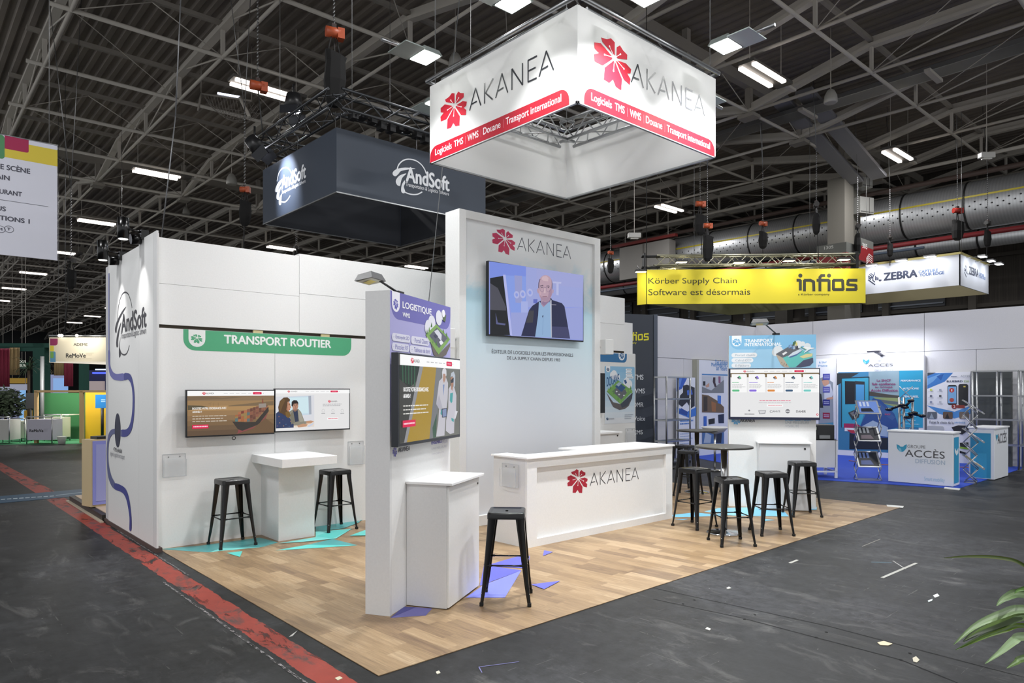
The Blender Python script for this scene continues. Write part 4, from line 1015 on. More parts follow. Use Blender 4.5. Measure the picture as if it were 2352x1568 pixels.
# ---- tower
YT = 3.3
TW = Fr(0, YT, 0)
u0 = TW.uv(1055, 600)[0]; u1 = TW.uv(1379, 600)[0]; zT = TW.uv(1055, 478)[1]
t = thing('central_tower', 'tall white framed tower wall with sky picture behind the reception counter', 'display wall', ((u0 + u1) / 2, YT, 0))
iu0, iz1 = TW.uv(1071, 500); iu1 = TW.uv(1366, 562)[0]
mb = MB(); mb.box(TW, u0, iu0, .006, zT, -.30, 0, WHITE); mb.build('left_post', t, .002)
mb = MB(); mb.box(TW, iu1, u1, .006, zT, -.30, 0, WHITE); mb.build('right_post', t, .002)
mb = MB(); mb.box(TW, iu0, iu1, iz1, zT, -.30, 0, WHITE); mb.build('top_rail', t, .002)
mb = MB(); mb.box(TW, iu0, iu1, .006, .14, -.30, 0, WHITE); mb.build('bottom_rail', t, .002)
m_sky, nt, b, pos = base('sky_print', .55)
sx = nt.nodes.new('ShaderNodeSeparateXYZ'); nt.links.new(pos, sx.inputs[0])
zz = math_(nt, 'DIVIDE', sx.outputs[2], 4.1)
c = ramp(nt, zz, [(0, 'e2e4e8'), (.30, 'e6eaef'), (.46, 'dfe8ef'), (.62, 'cfe6f0'), (.80, 'b4ddee'), (.9, 'd8ecf4')])
nn = noise(nt, mapping(nt, pos, (1, 1, 1.4)), 1.15, 7, .6, .3)
cl = math_(nt, 'ADD', nn, math_(nt, 'MULTIPLY', math_(nt, 'SUBTRACT', zz, .80), 1.7))
cf = ramp(nt, cl, [(.42, 0.0), (.62, 1.0)])
edge = math_(nt, 'ABSOLUTE', math_(nt, 'SUBTRACT', sx.outputs[0], (u0 + u1) / 2)); 
c = mixc(nt, cf, c, lin('f0f2f3'))
mid = ramp(nt, math_(nt, 'DIVIDE', edge, 1.4), [(.25, .35), (.8, 0.0)])
low = ramp(nt, zz, [(.55, 1.0), (.75, 0.0)])
c = mixc(nt, math_(nt, 'MULTIPLY', mid, low), c, lin('d0d3de'))
nt.links.new(c, b.inputs['Base Color'])
mb = MB(); mb.box(TW, iu0, iu1, .14, iz1, -.12, -.05, m_sky); mb.build('sky_picture', t)
g = Gfx(TW, -.05).V(4.02, 1030, 470)
DK = P('4a4f58')
flower_px(g, 513, 337, 202, P('c2345c'), P('eef2f4')); 
a = g.uv(637, 417); b_ = g.uv(1128, 497); ztop = g.uv(903, 347)[1]; zbt = g.uv(903, 460)[1]
akanea(g, a[0], zbt, b_[0], ztop, DK)
u_a, z_a = g.uv(400, 1370); u_b, z_b = g.uv(1150, 1398); zc = g.uv(400, 1345)[1]
g.textuv('EDITEUR DE LOGICIELS POUR LES PROFESSIONNELS'.replace('E', 'É', 1), u_a, z_a - .0, u_b, z_a + .060, DK, .012)
u_a, z_a = g.uv(540, 1428); u_b, _ = g.uv(1030, 1440); g.textuv('DE LA SUPPLY CHAIN DEPUIS 1983', u_a, z_a, u_b, z_a + .044, DK, .012)
g.build('logo_lettering', t)
# screen on the tower
tS, a0, a1, b0, b1 = screen(TW, .06, (1121.5, 1340.5, 598, 770.5), 'large screen on the tall tower showing a bald person in glasses and dark jacket', depth=.05, bez_col='101318')
mb = MB(); mb.box(TW, (a0 + a1) / 2 - .3, (a0 + a1) / 2 + .3, (b0 + b1) / 2 - .2, (b0 + b1) / 2 + .2, -.05, .01, DARK); mb.build('mount_plate', tS)
g = Gfx(TW, .06).V(7.839, 1120, 590); bz = .012
x0, x1, y0_, y1_ = a0 + bz, a1 - bz, b0 + .02, b1 - bz; H = y1_ - y0_; W = x1 - x0
g.rectuv(x0, y0_, x1, y1_, E('8f9be0'))
def gp_(pts, c_): (g.spoly if len(pts) > 9 else g.poly)(pts, E(c_, .95))
gp_([(40, 80), (690, 170), (690, 440), (40, 400)], '7d92e6'); gp_([(690, 175), (1725, 330), (1715, 900), (690, 900)], 'a0a9e0'); gp_([(420, 1000), (1700, 900), (1715, 1490), (420, 1420)], '9da6df')
gp_([(880, 200), (1725, 330), (1720, 560), (880, 480)], 'a3a9de')
gp_([(320, 330), (690, 350), (690, 1000), (420, 1000)], '88a0ea'); gp_([(480, 330), (620, 340), (620, 830), (500, 820)], '9aa0d4'); gp_([(600, 800), (720, 800), (730, 1000), (600, 1000)], 'a9b4ea')
for cxx, cyy, r_ in ((520, 680, .05), (630, 670, .055), (760, 640, .055)): g.disc(cxx, cyy, r_, E('b0b6e4'), k=12); g.disc(cxx, cyy, r_ * .5, E('8c9ce2'), k=13)
g.k = 13
gp_([(1170, 440), (1325, 450), (1320, 480), (1275, 480), (1275, 690), (1235, 685), (1235, 475), (1170, 470)], 'bcc0e8'); gp_([(820, 760), (895, 760), (890, 840), (820, 830)], '6470c4')
gp_([(40, 380), (275, 340), (400, 1410), (40, 1400)], '14171e'); gp_([(40, 470), (180, 560), (330, 900), (330, 965), (40, 950)], '4c4c58'); gp_([(140, 1000), (180, 1180), (320, 1200), (310, 1230), (150, 1210)], '5b5f8c')
gp_([(272, 320), (318, 320), (440, 1415), (400, 1410)], 'b7bdf2')
# jacket, shirt, head
gp_([(600, 1420), (740, 960), (800, 880), (920, 800), (1140, 740), (1160, 775), (1330, 830), (1380, 890), (1480, 1470)], '23274a')
gp_([(850, 1440), (905, 1050), (920, 800), (1000, 860), (1110, 790), (1130, 900), (1145, 1450)], '93b4da'); gp_([(740, 965), (830, 965), (810, 1180), (690, 1185)], '3f3f48'); gp_([(1145, 1250), (1440, 1260), (1470, 1465), (1150, 1450)], '40426a')
gp_([(1130, 760), (1145, 780), (1150, 1450), (1138, 1450), (1120, 800)], 'c3c6d6')
gp_([(950, 740), (1120, 740), (1110, 800), (1000, 905), (955, 850)], 'a88fa8')
gp_([(995, 800), (1050, 812), (1105, 778), (1110, 800), (1010, 880), (960, 830)], '93789a')
hd = [(905, 560), (910, 470), (935, 390), (985, 340), (1040, 328), (1095, 345), (1140, 400), (1160, 480), (1158, 580), (1150, 680), (1110, 770), (1050, 810), (1000, 800), (955, 760), (920, 680)]
gp_(hd, 'c0a2b2'); gp_([(905, 560), (908, 470), (930, 400), (945, 395), (925, 470), (920, 560)], '5f5570'); gp_([(1158, 590), (1162, 480), (1140, 400), (1150, 470), (1145, 560)], '5f5570')
gp_([(985, 350), (1050, 342), (1090, 380), (1080, 440), (1000, 430), (965, 400)], 'd2b6c0'); gp_([(1100, 600), (1150, 560), (1150, 680), (1110, 765), (1060, 805), (1080, 720)], 'a98ba2'); gp_([(935, 690), (985, 730), (1060, 725), (1100, 700), (1105, 765), (1050, 808), (1000, 800), (955, 760)], 'ab8ea4'); gp_([(930, 600), (960, 640), (950, 690), (925, 670)], 'cba9b6')
gp_([(880, 590), (905, 560), (915, 640), (905, 660), (888, 630)], 'b79aac'); gp_([(1160, 590), (1182, 590), (1178, 640), (1155, 665)], 'b79aac')
gp_([(932, 518), (985, 503), (1003, 512), (942, 529)], '5a4a5c'); gp_([(1050, 518), (1090, 514), (1114, 530), (1052, 530)], '5a4a5c')
for cxx in (970, 1082):
    u_, v_ = g.uv(cxx, 575); g.strokeuv([(u_ + .040 * math.cos(j * .5236), v_ + .044 * math.sin(j * .5236)) for j in range(13)], .004, E('6e6080')); g.disc(cxx, 548, .010, E('3d3446'))
gp_([(1010, 560), (1030, 560), (1035, 650), (1000, 650)], 'd5b9c2'); gp_([(975, 710), (1060, 705), (1058, 718), (980, 724)], '8f6a7c'); g.line([(1005, 545), (1045, 545)], .005, E('6e6080')); gp_([(970, 1060), (998, 1050), (985, 1100)], '2c3050')
gp_([(990, 1100), (996, 1100), (980, 1400), (974, 1400)], '7f9cc4')
gp_([(1140, 855), (1225, 860), (1225, 868), (1140, 864)], 'b9b4c4')
# ceiling lamps mirrored along the upper edge are left to the glass
g.build('display', tS)
# small white speakers on the tower sides
for (px, py, X, nm) in ((1390, 795, 5.98, 'white loudspeaker box on the right side of the tall tower'), (1042, 790, 3.04, 'white loudspeaker box on the left side of the tall tower, above the lab coat screen')):
    s_ = 1 if X > 4 else -1
    A = Fr(X, YT - .02 if s_ > 0 else YT + .06, 0); _, z1 = A.uv(px, 780 if s_ > 0 else 756); _, z0 = A.uv(px, 814 if s_ > 0 else 800)
    t = thing('wall_loudspeaker', nm, 'loudspeaker', (X, YT - .1, z0), 0, 'white loudspeakers on the tower')
    mb = MB(); q = [(-.06, -.06), (.09, -.06), (.11, .10), (-.08, .10)] if s_ > 0 else [(-.10, -.06), (.02, -.06), (.02, .12), (-.13, .12)]
    mb.hexa([A.w(a, z0, b_) for a, b_ in q], [A.w(a, z1, b_) for a, b_ in q], M('e2e2e0', .4)); mb.build('cabinet_box', t, .006)
    mb = MB(); mb.tube(A.w(-.05 if s_ > 0 else .0, (z0 + z1) / 2, 0), (5.91 if s_ > 0 else 3.15, YT + .05, (z0 + z1) / 2), .02, M('c9c9c7', .4)); mb.build('wall_bracket', t)

# ---- Douane poster zone on the back wall
DW = Fr(0, YW, 0)
t = thing('douane_poster', 'blue and white customs poster with floating green island, lettered douane', 'poster', DW.w(8.1, .9, .02))
g = Gfx(DW, .012).V(4.479, 1370, 700)
uL = g.uv(74, 600)[0]; uR = g.uv(402, 600)[0]
mb = MB(); mb.box(DW, uL - .25, XE, .006, 2.49, .002, .010, M('dcdcda', .5)); mb.build('board', t)
zt = 2.49
g.rectuv(uL - .2, g.uv(200, 590)[1], g.uv(312, 500)[0], zt, P('2f6d9e'), .09, corners=(0, 0, 1, 0)); g.rectuv(g.uv(228, 500)[0], g.uv(260, 570)[1], g.uv(292, 500)[0], zt, P('dfe5ea'), .085, corners=(0, 0, 1, 1)); flower_px(g, 261, 524, 54, P('2b5f8e'), P('dfe5ea'))
ua = g.uv(84, 800)[0]; ub_ = g.uv(392, 800)[0]; za = g.uv(200, 1220)[1]; zb_ = g.uv(200, 632)[1]
for q in range(10):
    f_ = q / 10; c_ = tuple((a_ * (1 - f_) + b_ * f_) / 255 for a_, b_ in zip((0x86, 0xb6, 0xd6), (0xdd, 0xdd, 0xdf)))
    g.rectuv(ua, zb_ - (zb_ - za) * (q + 1) / 10, ub_, zb_ - (zb_ - za) * q / 10, M(c_, .55), .03 if q == 0 else 0, 5, (1, 1, 0, 0))
g.k = 5
g.rectuv(g.uv(98, 600)[0], g.uv(98, 690)[1], g.uv(140, 600)[0], zb_, P('e6eaee'), .05, corners=(0, 0, 1, 1)); flower_px(g, 118, 664, 32, P('2b4a6e'))
for cxx, cyy, r_ in ((180, 720, .09), (160, 720, .06), (310, 800, .1), (340, 815, .08), (220, 740, .06)): g.disc(cxx, cyy, r_, P('e3e6ea'), k=8)
g.k = 8
u_, v_ = g.uv(105, 840); u2, v2 = g.uv(238, 706)
base_n = len(g.mb.v); g.textuv('DOUANE', u_, v_, u_ + (u2 - u_) * .95, v_ + .17, P('23598c'), .03)
sl = (v2 - v_ - .17) / (u2 - u_)
for q in range(base_n, len(g.mb.v)): g.mb.v[q].z += (g.mb.v[q].x - (u_ + DW.o.x)) * sl
for q, (xx, wd_) in enumerate(((300, 62), (300, 60), (300, 68), (300, 78))): g.rect(xx, 655 + q * 26, xx + wd_, 678 + q * 26, P('eceff2'), .035, k=11); g.bars(xx + 12, 662 + q * 26, xx + wd_ - 8, 672 + q * 26, 1, P('8d9aa8'), .6, False)
g.k = 14
g.poly([(103, 905), (170, 1000), (245, 1020), (372, 900), (365, 960), (330, 1040), (290, 1070), (235, 1080), (170, 1050), (130, 970)], P('5c5657')); g.poly([(245, 1020), (372, 900), (360, 960), (320, 1035), (260, 1060)], P('3d434f'))
g.poly([(103, 890), (220, 775), (372, 885), (245, 1020)], P('6fa055')); g.poly([(160, 890), (215, 840), (320, 890), (255, 975)], P('62656c')); g.poly([(190, 840), (232, 800), (300, 850), (255, 895)], P('2f5585')); g.poly([(200, 820), (230, 795), (260, 805), (225, 840)], P('9fb4c8'))
for q, (dx, dy) in enumerate(((120, 870), (140, 850), (160, 830), (180, 880), (340, 870), (350, 850), (360, 890), (220, 960), (240, 990), (175, 900), (310, 880))): g.poly([(dx - 8, dy + 18), (dx, dy - 22), (dx + 8, dy + 18)], P('5c8f45' if q % 2 else '86b55e'), k=20)
for dx, dy in ((230, 920), (280, 930), (205, 890)): g.poly([(dx - 10, dy), (dx, dy - 8), (dx + 12, dy), (dx, dy + 10)], P('dfe2e6'), k=21)
g.poly([(280, 775), (300, 768), (312, 800), (295, 815)], P('31558a'), k=22)
g.k = 22; flower_px(g, 110, 1172, 26, P('2b4a6e')); g.bars(126, 1160, 180, 1182, 1, P('a9adb4'), .5, False); g.bars(287, 1122, 380, 1175, 3, P('9aa4b0'), .35)
g.build('poster_print', t)
mb = MB(); A = Fr(0, YW - .12, 0); u_, z1 = A.uv(1389.5, 857); _, z0 = A.uv(1389.5, 948); mb.box(A, u_ - 1.0, u_, z0, z1, -.04, 0, M('15171c', .3)); o = mb.build('wall_screen'); tag(o, 'black screen edge just showing right of the tall tower', 'screen')
holder(Fr(0, YW - .012, 0), (1436, 1457, 984, 1016), 'clear acrylic brochure holder on the back wall under the customs poster')
A = Fr(0, 4.25, 0); u1, z1 = A.uv(1424, 990); t = thing('rear_cabinet', 'white cabinet with lock seen just above the counter, right of the tower', 'cabinet', A.w(u1 - .5, 0, 0))
mb = MB(); mb.box(A, u1 - 1.1, u1 - .02, .006, z1 - .03, -.42, 0, WHITE2); mb.build('carcass', t); mb = MB(); mb.box(A, u1 - 1.14, u1 + .02, z1 - .03, z1, -.42, .04, TOPW); mb.build('worktop', t)
mb = MB(); uu, zz_ = A.uv(1418, 1000); mb.tube(A.w(uu, zz_, 0), A.w(uu, zz_, .01), .014, DARK, 10); mb.build('lock', t)

# ---- reception counter
t = thing('reception_counter', 'white reception counter with red flower logo in the middle of the stand', 'counter', (4.4, 2.2, 0))
CY = 1.97; C0, C1 = 3.09, 5.87; zc_ = 1.015
A = Fr(0, CY, 0)
mb = MB(); mb.box(A, C0, C1, .006, zc_, -.06, -.02, WHITE); mb.build('front_board', t)
mb = MB(); iu0 = A.uv(1229, 1080)[0]; iu1 = A.uv(1526, 1060)[0]; iz1 = A.uv(1229, 1073)[1]; iz0 = A.uv(1229, 1236)[1]
mb.box(A, C0, iu0, .006, zc_, -.02, .03, WHITE); mb.box(A, iu1, C1, .006, zc_, -.02, .03, WHITE); mb.box(A, iu0, iu1, iz1, zc_, -.02, .03, WHITE); mb.box(A, iu0, iu1, .006, iz0, -.02, .03, WHITE); mb.build('front_frame', t)
mb = MB(); mb.prism([(C0, CY), (C0 + .04, CY), (C0 + .04, 2.50), (C0 - .02, 2.50)], .006, zc_, WHITE2); mb.build('left_side_board', t)
mb = MB(); mb.prism([(C1 - .04, CY), (C1, CY), (C1, 2.56), (C1 - .04, 2.56)], .006, zc_, WHITE2); mb.prism([(4.3, 2.52), (C1, 2.54), (C1, 2.58), (4.3, 2.56)], .006, zc_ - .02, WHITE2); mb.build('right_side_board', t)
mb = MB(); z_ = zc_ + .022
P_ = lambda x, y: fl(x, y, z_)
o1 = (C0 - .045, 2.52); o2 = (C0 - .03, CY - .06); o3 = (C1 + .02, CY - .06); o4 = (C1 + .02, 2.60)
i1 = (4.27, 2.60); i2 = (4.27, 2.38); i3 = (4.52, 2.22); i4 = (3.32, 2.22); i5 = (3.30, 2.52)
mb.hexa([(x, y, zc_) for x, y in (o1, o2, o3, (C1 + .02, 2.22), i4, i5)], [(x, y, z_) for x, y in (o1, o2, o3, (C1 + .02, 2.22), i4, i5)], TOPW)
mb.hexa([(x, y, zc_) for x, y in (i1, i2, (4.27, 2.21), (C1 + .02, 2.21), o4)], [(x, y, z_ + .001) for x, y in (i1, i2, (4.27, 2.21), (C1 + .02, 2.21), o4)], TOPW)
mb.build('countertop', t, .003)
CF2 = Fr(0, CY - .0, 0); g = Gfx(CF2, -.0195).V(5.113, 1100, 980)
flower_px(g, 1160, 636, 250, P('a51f34'), P('e8e4e4')); a = g.uv(1305, 693); b_ = g.uv(1873, 612)
akanea(g, a[0], g.uv(1621, 648)[1], b_[0], g.uv(1621, 505)[1], P('2f2f31')); g.build('logo', t)
HS = Fr(C0 - .02, 2.5, -90)
holder(HS, (1154, 1190.5, 1063, 1114), 'clear acrylic brochure holder on the left end of the reception counter')

# ---- TRANSPORT INTERNATIONAL panel
a_ = at(1674, 771, 10.75); b_ = at(1874.5, 1170, 10.47)
ang = math.degrees(math.atan2(b_.y - a_.y, b_.x - a_.x))
PB = Fr(a_.x, a_.y, ang); PWd = math.hypot(b_.x - a_.x, b_.y - a_.y); PH2 = 2.633
t = thing('pillar_panel', 'light blue and white freestanding panel lettered transport international at right', 'display panel', PB.w(.6, 0, -.1))
mb = MB(); mb.box(PB, 0, PWd, .006, PH2, -.21, 0, WHITE); mb.build('body', t, .002)
g = Gfx(PB, .0015).V(6.535, 1640, 760)
g.rectuv(0, g.uv(300, 560)[1], PWd, PH2, P('9ecbe6'))
g.rectuv(.02, g.uv(300, 278)[1], PWd, PH2, P('82bce0'), .12, corners=(0, 0, 0, 1)); u1 = g.uv(268, 100)[0]; u2 = g.uv(412, 100)[0]; g.rectuv(u1, g.uv(340, 230)[1], u2, PH2, P('f0f5f8'), (u2 - u1) * .48, corners=(0, 0, 1, 1)); flower_px(g, 340, 165, 88, P('6cb2dd'), P('f0f5f8'))
g.text('TRANSPORT', 462, 170, 880, 118, P('f4f9fc'), .035); g.text('INTERNATIONAL', 462, 228, 1012, 172, P('f4f9fc'), .035)
for q, (x1, ya, s_) in enumerate(((648, 328, 'Portail clients'), (590, 406, 'Calcul CO²'), (555, 484, 'E-Facture'))):
    g.rect(262, ya, x1, ya + 66, P('e9ecee'), .06, k=9); g.text(s_, 322, ya + 50, x1 - 30, ya + 16, P('a6b4c0'), .012, k=10)
g.k = 10
for cxx, cyy, r_ in ((960, 290, .07), (930, 320, .06), (1260, 200, .06), (1330, 190, .035), (1400, 230, .05)): g.disc(cxx, cyy, r_, P('dde3e6'), k=11)
g.k = 11
g.poly([(925, 345), (1030, 400), (1130, 545), (1060, 545), (1000, 500), (960, 420)], P('b8aa98')); g.poly([(1300, 440), (1485, 400), (1490, 470), (1440, 520), (1300, 545), (1220, 545)], P('4a4f66'))
g.poly([(1030, 400), (1330, 290), (1480, 340), (1480, 400), (1340, 440), (1220, 545), (1130, 545)], P('66bfb8')); g.poly([(925, 345), (1180, 200), (1330, 290), (1030, 400)], P('62656c')); g.poly([(1110, 380), (1180, 320), (1290, 270), (1320, 290), (1240, 350), (1140, 400)], P('cdd8e2')); g.poly([(1120, 388), (1240, 345), (1320, 295), (1310, 315), (1230, 372), (1140, 402)], P('4f6c9a'))
g.poly([(1285, 385), (1380, 345), (1480, 335), (1470, 380), (1340, 410)], P('d9cf9a')); g.poly([(1370, 240), (1500, 250), (1510, 262), (1430, 275), (1360, 330), (1350, 320), (1400, 270), (1320, 250)], P('eef1f1')); g.poly([(1300, 230), (1395, 285), (1385, 290), (1300, 245)], P('5f9a78')); g.poly([(1360, 320), (1450, 270), (1455, 276), (1370, 330)], P('5f9ab0'))
for q, (dx, dy, c_) in enumerate(((1195, 185, '3f6a4a'), (1215, 170, '3f6a4a'), (1235, 190, 'd8cc7a'), (1130, 230, '6c8fb8'), (1150, 215, '88a8cc'), (1175, 240, '5c7ca8'), (1200, 245, 'a9bcd0'), (1245, 240, '3c3f4a'))): g.poly([(dx - 16, dy + 30), (dx - 8, dy - 24), (dx + 14, dy - 16), (dx + 16, dy + 26)], P(c_), k=24)
g.poly([(1020, 340), (1080, 305), (1100, 325), (1040, 365)], P('e3e4e6'), k=25)
g.k = 26
for q in range(12): g.poly([(1010 + q * 18, 470 + (q * 37) % 60), (1022 + q * 18, 462 + (q * 37) % 60), (1020 + q * 18, 490 + (q * 37) % 50)], P('7d7060'), k=14) if q < 6 else None
flower_px(g, 327, 1350, 90, P('6fb0dc'), P('f0f5f8')); akanea_px(g, 392, 1362, 612, 1320, P('55565a'), .009)
g.text('ENSEMBLE POUR', 1070, 1345, 1450, 1315, P('6fb0dc'), .03); g.text('UNE MEILLEURE', 1068, 1392, 1425, 1355, P('b5b9be')); g.text('VISIBILITÉ', 1068, 1442, 1275, 1402, P('c0c3c8'))
g.build('poster_print', t)
arm_lamp(PB, .70, PH2, at(1744, 741, 9.9), None, 'pale flood lamp on an arm over the light blue panel')
cu0 = PB.uv(1743, 1050, .25)[0]; cu1 = PB.uv(1862, 1050, .25)[0]
t = thing('pillar_cabinet', 'white cabinet with grey front and lock against the light blue panel', 'cabinet', PB.w(.75, 0, .2))
mb = MB(); mb.box(PB, cu0, cu1, .012, 1.0, .002, .235, WHITE2); mb.build('carcass', t, .002)
mb = MB(); mb.box(PB, cu0 + .01, cu1 - .01, .02, .985, .236, .25, M('d2d3d5', .45)); dd = mb.build('door', t, .002)
lk = MB(); lk.tube(PB.w(cu1 - .08, .93, .25), PB.w(cu1 - .08, .93, .258), .014, M('3a3a3a', .3, .8), 12); sub(dd, lk, 'lock')
mb = MB(); mb.box(PB, cu0 - .02, cu1 + .02, 1.0, 1.025, .002, .28, TOPW); mb.build('worktop', t, .003)
tS, a0, a1, b0, b1 = screen(PB, .10, (1673.8, 1883.8, 846, 962.8), 'screen on the light blue panel showing a white web page with five cards', depth=.06, bez_col='20243c')
g = Gfx(PB, .10).V(6.535, 1640, 760)
x0 = g.uv(247, 600)[0]; x1 = g.uv(1578, 600)[0]; y1_ = g.uv(900, 572)[1]; y0_ = g.uv(900, 1292)[1]; H = y1_ - y0_; W = x1 - x0
g.rectuv(x0, y0_, x1, y1_, E('ededee')); site_header(g, x0, x1, y0_, y1_, H * .085, k0=.155)
g.rect(247, 632, 1578, 690, E('7a6648'))
tops = [('5fc088', 268, 492), ('8a6ee0', 524, 766), ('e08a3c', 798, 1038), ('33567a', 1068, 1312), ('74cfc8', 1340, 1578)]
for q, (c_, xa, xb) in enumerate(tops):
    g.rect(xa - 4, 645, xb, 920, E('ffffff'), .02, k=15, corners=(0, 1, 0, 0)); xm = (xa + xb) / 2
    for j, (dx, dy, cc_) in enumerate(((-18, 0, '3c4048'), (0, -14, c_), (14, 6, c_), (-4, 12, '8c8f98'))): g.poly([(xm + dx - 16, 700 + dy), (xm + dx, 684 + dy), (xm + dx + 18, 698 + dy), (xm + dx + 2, 718 + dy)], E(cc_), k=16 + j)
    g.k = 20; g.bars(xa + 4, 762, xa + 140, 784, 1, E(c_), .4, True, q); g.bars(xa + 4, 795, xb - 20, 862, 4, E('8f8f94'), .3, True, q + 5); g.rect(xa + 4, 878, xa + 114, 908, E(c_), .012)
g.k = 24
g.bars(683, 1030, 1148, 1055, 1, E('e8869a'), .5, False, 3); g.bars(670, 1066, 1158, 1084, 1, E('a8a8ac'), .35, False, 6); g.rect(790, 1098, 1036, 1134, E('ffffff')); g.bars(810, 1108, 1016, 1124, 1, E(RED), .4, False)
g.disc(528, 1192, .014, E('8a8a90')); g.bars(458, 1236, 605, 1254, 1, E('55555a'), .7, False, 2); g.poly([(662, 1190), (780, 1188), (768, 1240), (680, 1248)], E('a5a6aa')); g.poly([(676, 1200), (766, 1198), (758, 1228), (690, 1236)], E('dcdcdf'))
g.text('LAHAYE', 870, 1218, 992, 1190, E('6a6a70'), .01); g.line([(866, 1190), (840, 1200), (842, 1220), (870, 1222)], .006, E('6a6a70')); g.disc(1104, 1203, .032, E('77777c')); g.rect(1075, 1195, 1134, 1212, E('d5d5d8')); g.text('DAHER', 1232, 1222, 1376, 1190, E('55555a'), .02)
g.disc(1550, 1252, .016, E(RED)); g.disc(1550, 1252, .008, E('ffffff'))
g.build('display', tS)
# ================================================================ HANGING SIGNS
FAB = M('f0f0ee', .6).copy()
_n = FAB.node_tree; _b = _n.nodes['Principled BSDF']; _t = _n.nodes.new('ShaderNodeBsdfTranslucent'); _t.inputs[0].default_value = (.9, .9, .89, 1)
_m = _n.nodes.new('ShaderNodeMixShader'); _m.inputs[0].default_value = .30; _n.links.new(_b.outputs[0], _m.inputs[1]); _n.links.new(_t.outputs[0], _m.inputs[2]); _n.links.new(_m.outputs[0], _n.nodes['Material Output'].inputs[0])
def ltruss(mb, p, q, s_, m, r=.022, step=.45, seg=8):
    """box truss between two points with square section s_"""
    p = Vector(p); q = Vector(q); d = (q - p); L = d.length; d.normalize(); a = d.cross(Vector((0, 0, 1))).normalized() * s_ / 2; b = Vector((0, 0, s_ / 2))
    co_ = [a + b, -a + b, -a - b, a - b]
    for c in co_: mb.tube(p + c, q + c, r, m, seg)
    n = max(1, int(L / step))
    for i in range(n):
        x0 = p + d * (L * i / n); x1 = p + d * (L * (i + 1) / n)
        for j in range(4):
            c0, c1 = co_[j], co_[(j + 1) % 4]
            if i % 2: c0, c1 = c1, c0
            mb.tube(x0 + c0, x1 + c1, r * .42, m, 5, caps=False)
# --- AKANEA square
SX0, SX1, SY0, SY1, SZ0, SZ1 = 3.02, 5.62, 1.10, 3.74, 4.775, 5.79
t = thing('hanging_sign', 'big white square hanging sign with red flower marks and red bands, over the stand', 'hanging sign', ((SX0 + SX1) / 2, (SY0 + SY1) / 2, SZ0))
GA, GB = Fr(SX0, SY0, 0), Fr(SX0, 0, -90)
faces = [('front_face', GA, 0, SX1 - SX0), ('left_face', GB, -SY1, -SY0), ('right_face', Fr(SX1, 0, 90), SY0, SY1), ('rear_face', Fr(0, SY1, 180), -SX1, -SX0)]
for nm, A, a, b_ in faces:
    mb = MB(); q = [(a, SZ0), (b_, SZ0), (b_, SZ1), (a, SZ1)]; mb.face([A.w(u, z, 0) for u, z in q], FAB); mb.box(A, a, b_, SZ0, SZ0 + .02, -.03, -.002, ALU); mb.build(nm, t)
REDB = P('b5122b', .45); INK = M('303338', .3, spec=.5)
# front (right-hand in the picture)
g = Gfx(GA, .001).V(3.136, 950, 0)
def band(g, ul, ur, inner):
    z0 = SZ0 + .012; z1 = SZ0 + .205
    g.rectuv(ul, z0, ur, z1, REDB, .14, corners=(1, 1, 0, 0))
    return z0, z1
ul = g.uv(1228, 700)[0]; ur = g.uv(2168, 1080)[0]; z0, z1 = band(g, ul, ur, 0)
Wt = P('f6eef0')
def bandtext(g, items, z0):
    for s_, xa, xb, asc, desc in items:
        ua = g.uv(xa, 800)[0]; ub_ = g.uv(xb, 800)[0]; g.textuv(s_, ua, z0 + .068 - (.026 if desc else 0), ub_, z0 + .068 + .082 * (1 if asc else 1), Wt, .012)
bandtext(g, [('Logiciels', 1280, 1427, 1, 1), ('TMS', 1450, 1519, 1, 0), ('WMS', 1558, 1638, 1, 0), ('Douane', 1673, 1790, 1, 0), ('Transport international', 1824, 2134, 1, 1)], z0)
for X in (1538, 1656, 1807): u_ = g.uv(X, 800)[0]; g.rectuv(u_, z0 + .05, u_ + .006, z0 + .15, P('d67a88'))
u_, v_ = g.uv(1437, 450); _, vt = g.uv(1437, 303); _, vb = g.uv(1437, 597); flower(g, u_, v_, vt - vb, P('c5142e'), P('f4eef0'), 1.0)
ua = g.uv(1567, 590)[0]; ub_ = g.uv(2092, 830)[0]; akanea(g, ua, g.uv(1893, 741)[1], ub_, g.uv(1893, 602)[1], INK, .019); g.build('front_print', t)
g = Gfx(GB, .001).V(3.136, 950, 0)
ul = g.uv(118, 1100)[0]; ur = g.uv(1120, 700)[0]; z0, z1 = band(g, ul, ur, 0)
bandtext(g, [('Logiciels', 155, 274, 1, 1), ('TMS', 292, 356, 1, 0), ('WMS', 389, 467, 1, 0), ('Douane', 502, 626, 1, 0), ('Transport international', 665, 1064, 1, 1)], z0)
for X in (372, 484, 645): u_ = g.uv(X, 900)[0]; g.rectuv(u_, z0 + .05, u_ + .006, z0 + .15, P('d67a88'))
u_, v_ = g.uv(288, 790); flower(g, u_, v_, g.uv(288, 678)[1] - g.uv(288, 902)[1], P('c5142e'), P('f4eef0'), 1.0)
ua = g.uv(405, 800)[0]; ub_ = g.uv(1008, 495)[0]; akanea(g, ua, g.uv(751, 627)[1], ub_, g.uv(751, 476)[1], INK, .019); g.build('left_print', t)
mb = MB()
ztr = SZ1 - .10; i_ = .20; q = [(SX0 + i_, SY0 + i_), (SX1 - i_, SY0 + i_), (SX1 - i_, SY1 - i_), (SX0 + i_, SY1 - i_)]
for a in range(4): ltruss(mb, (*q[a], ztr), (*q[(a + 1) % 4], ztr), .29, ALU, .024, .26)
mb.build('box_truss', t)
mb = MB(); e = .03
q = [(SX0 - e, SY0 - e), (SX1 + e, SY0 - e), (SX1 + e, SY1 + e), (SX0 - e, SY1 + e)]
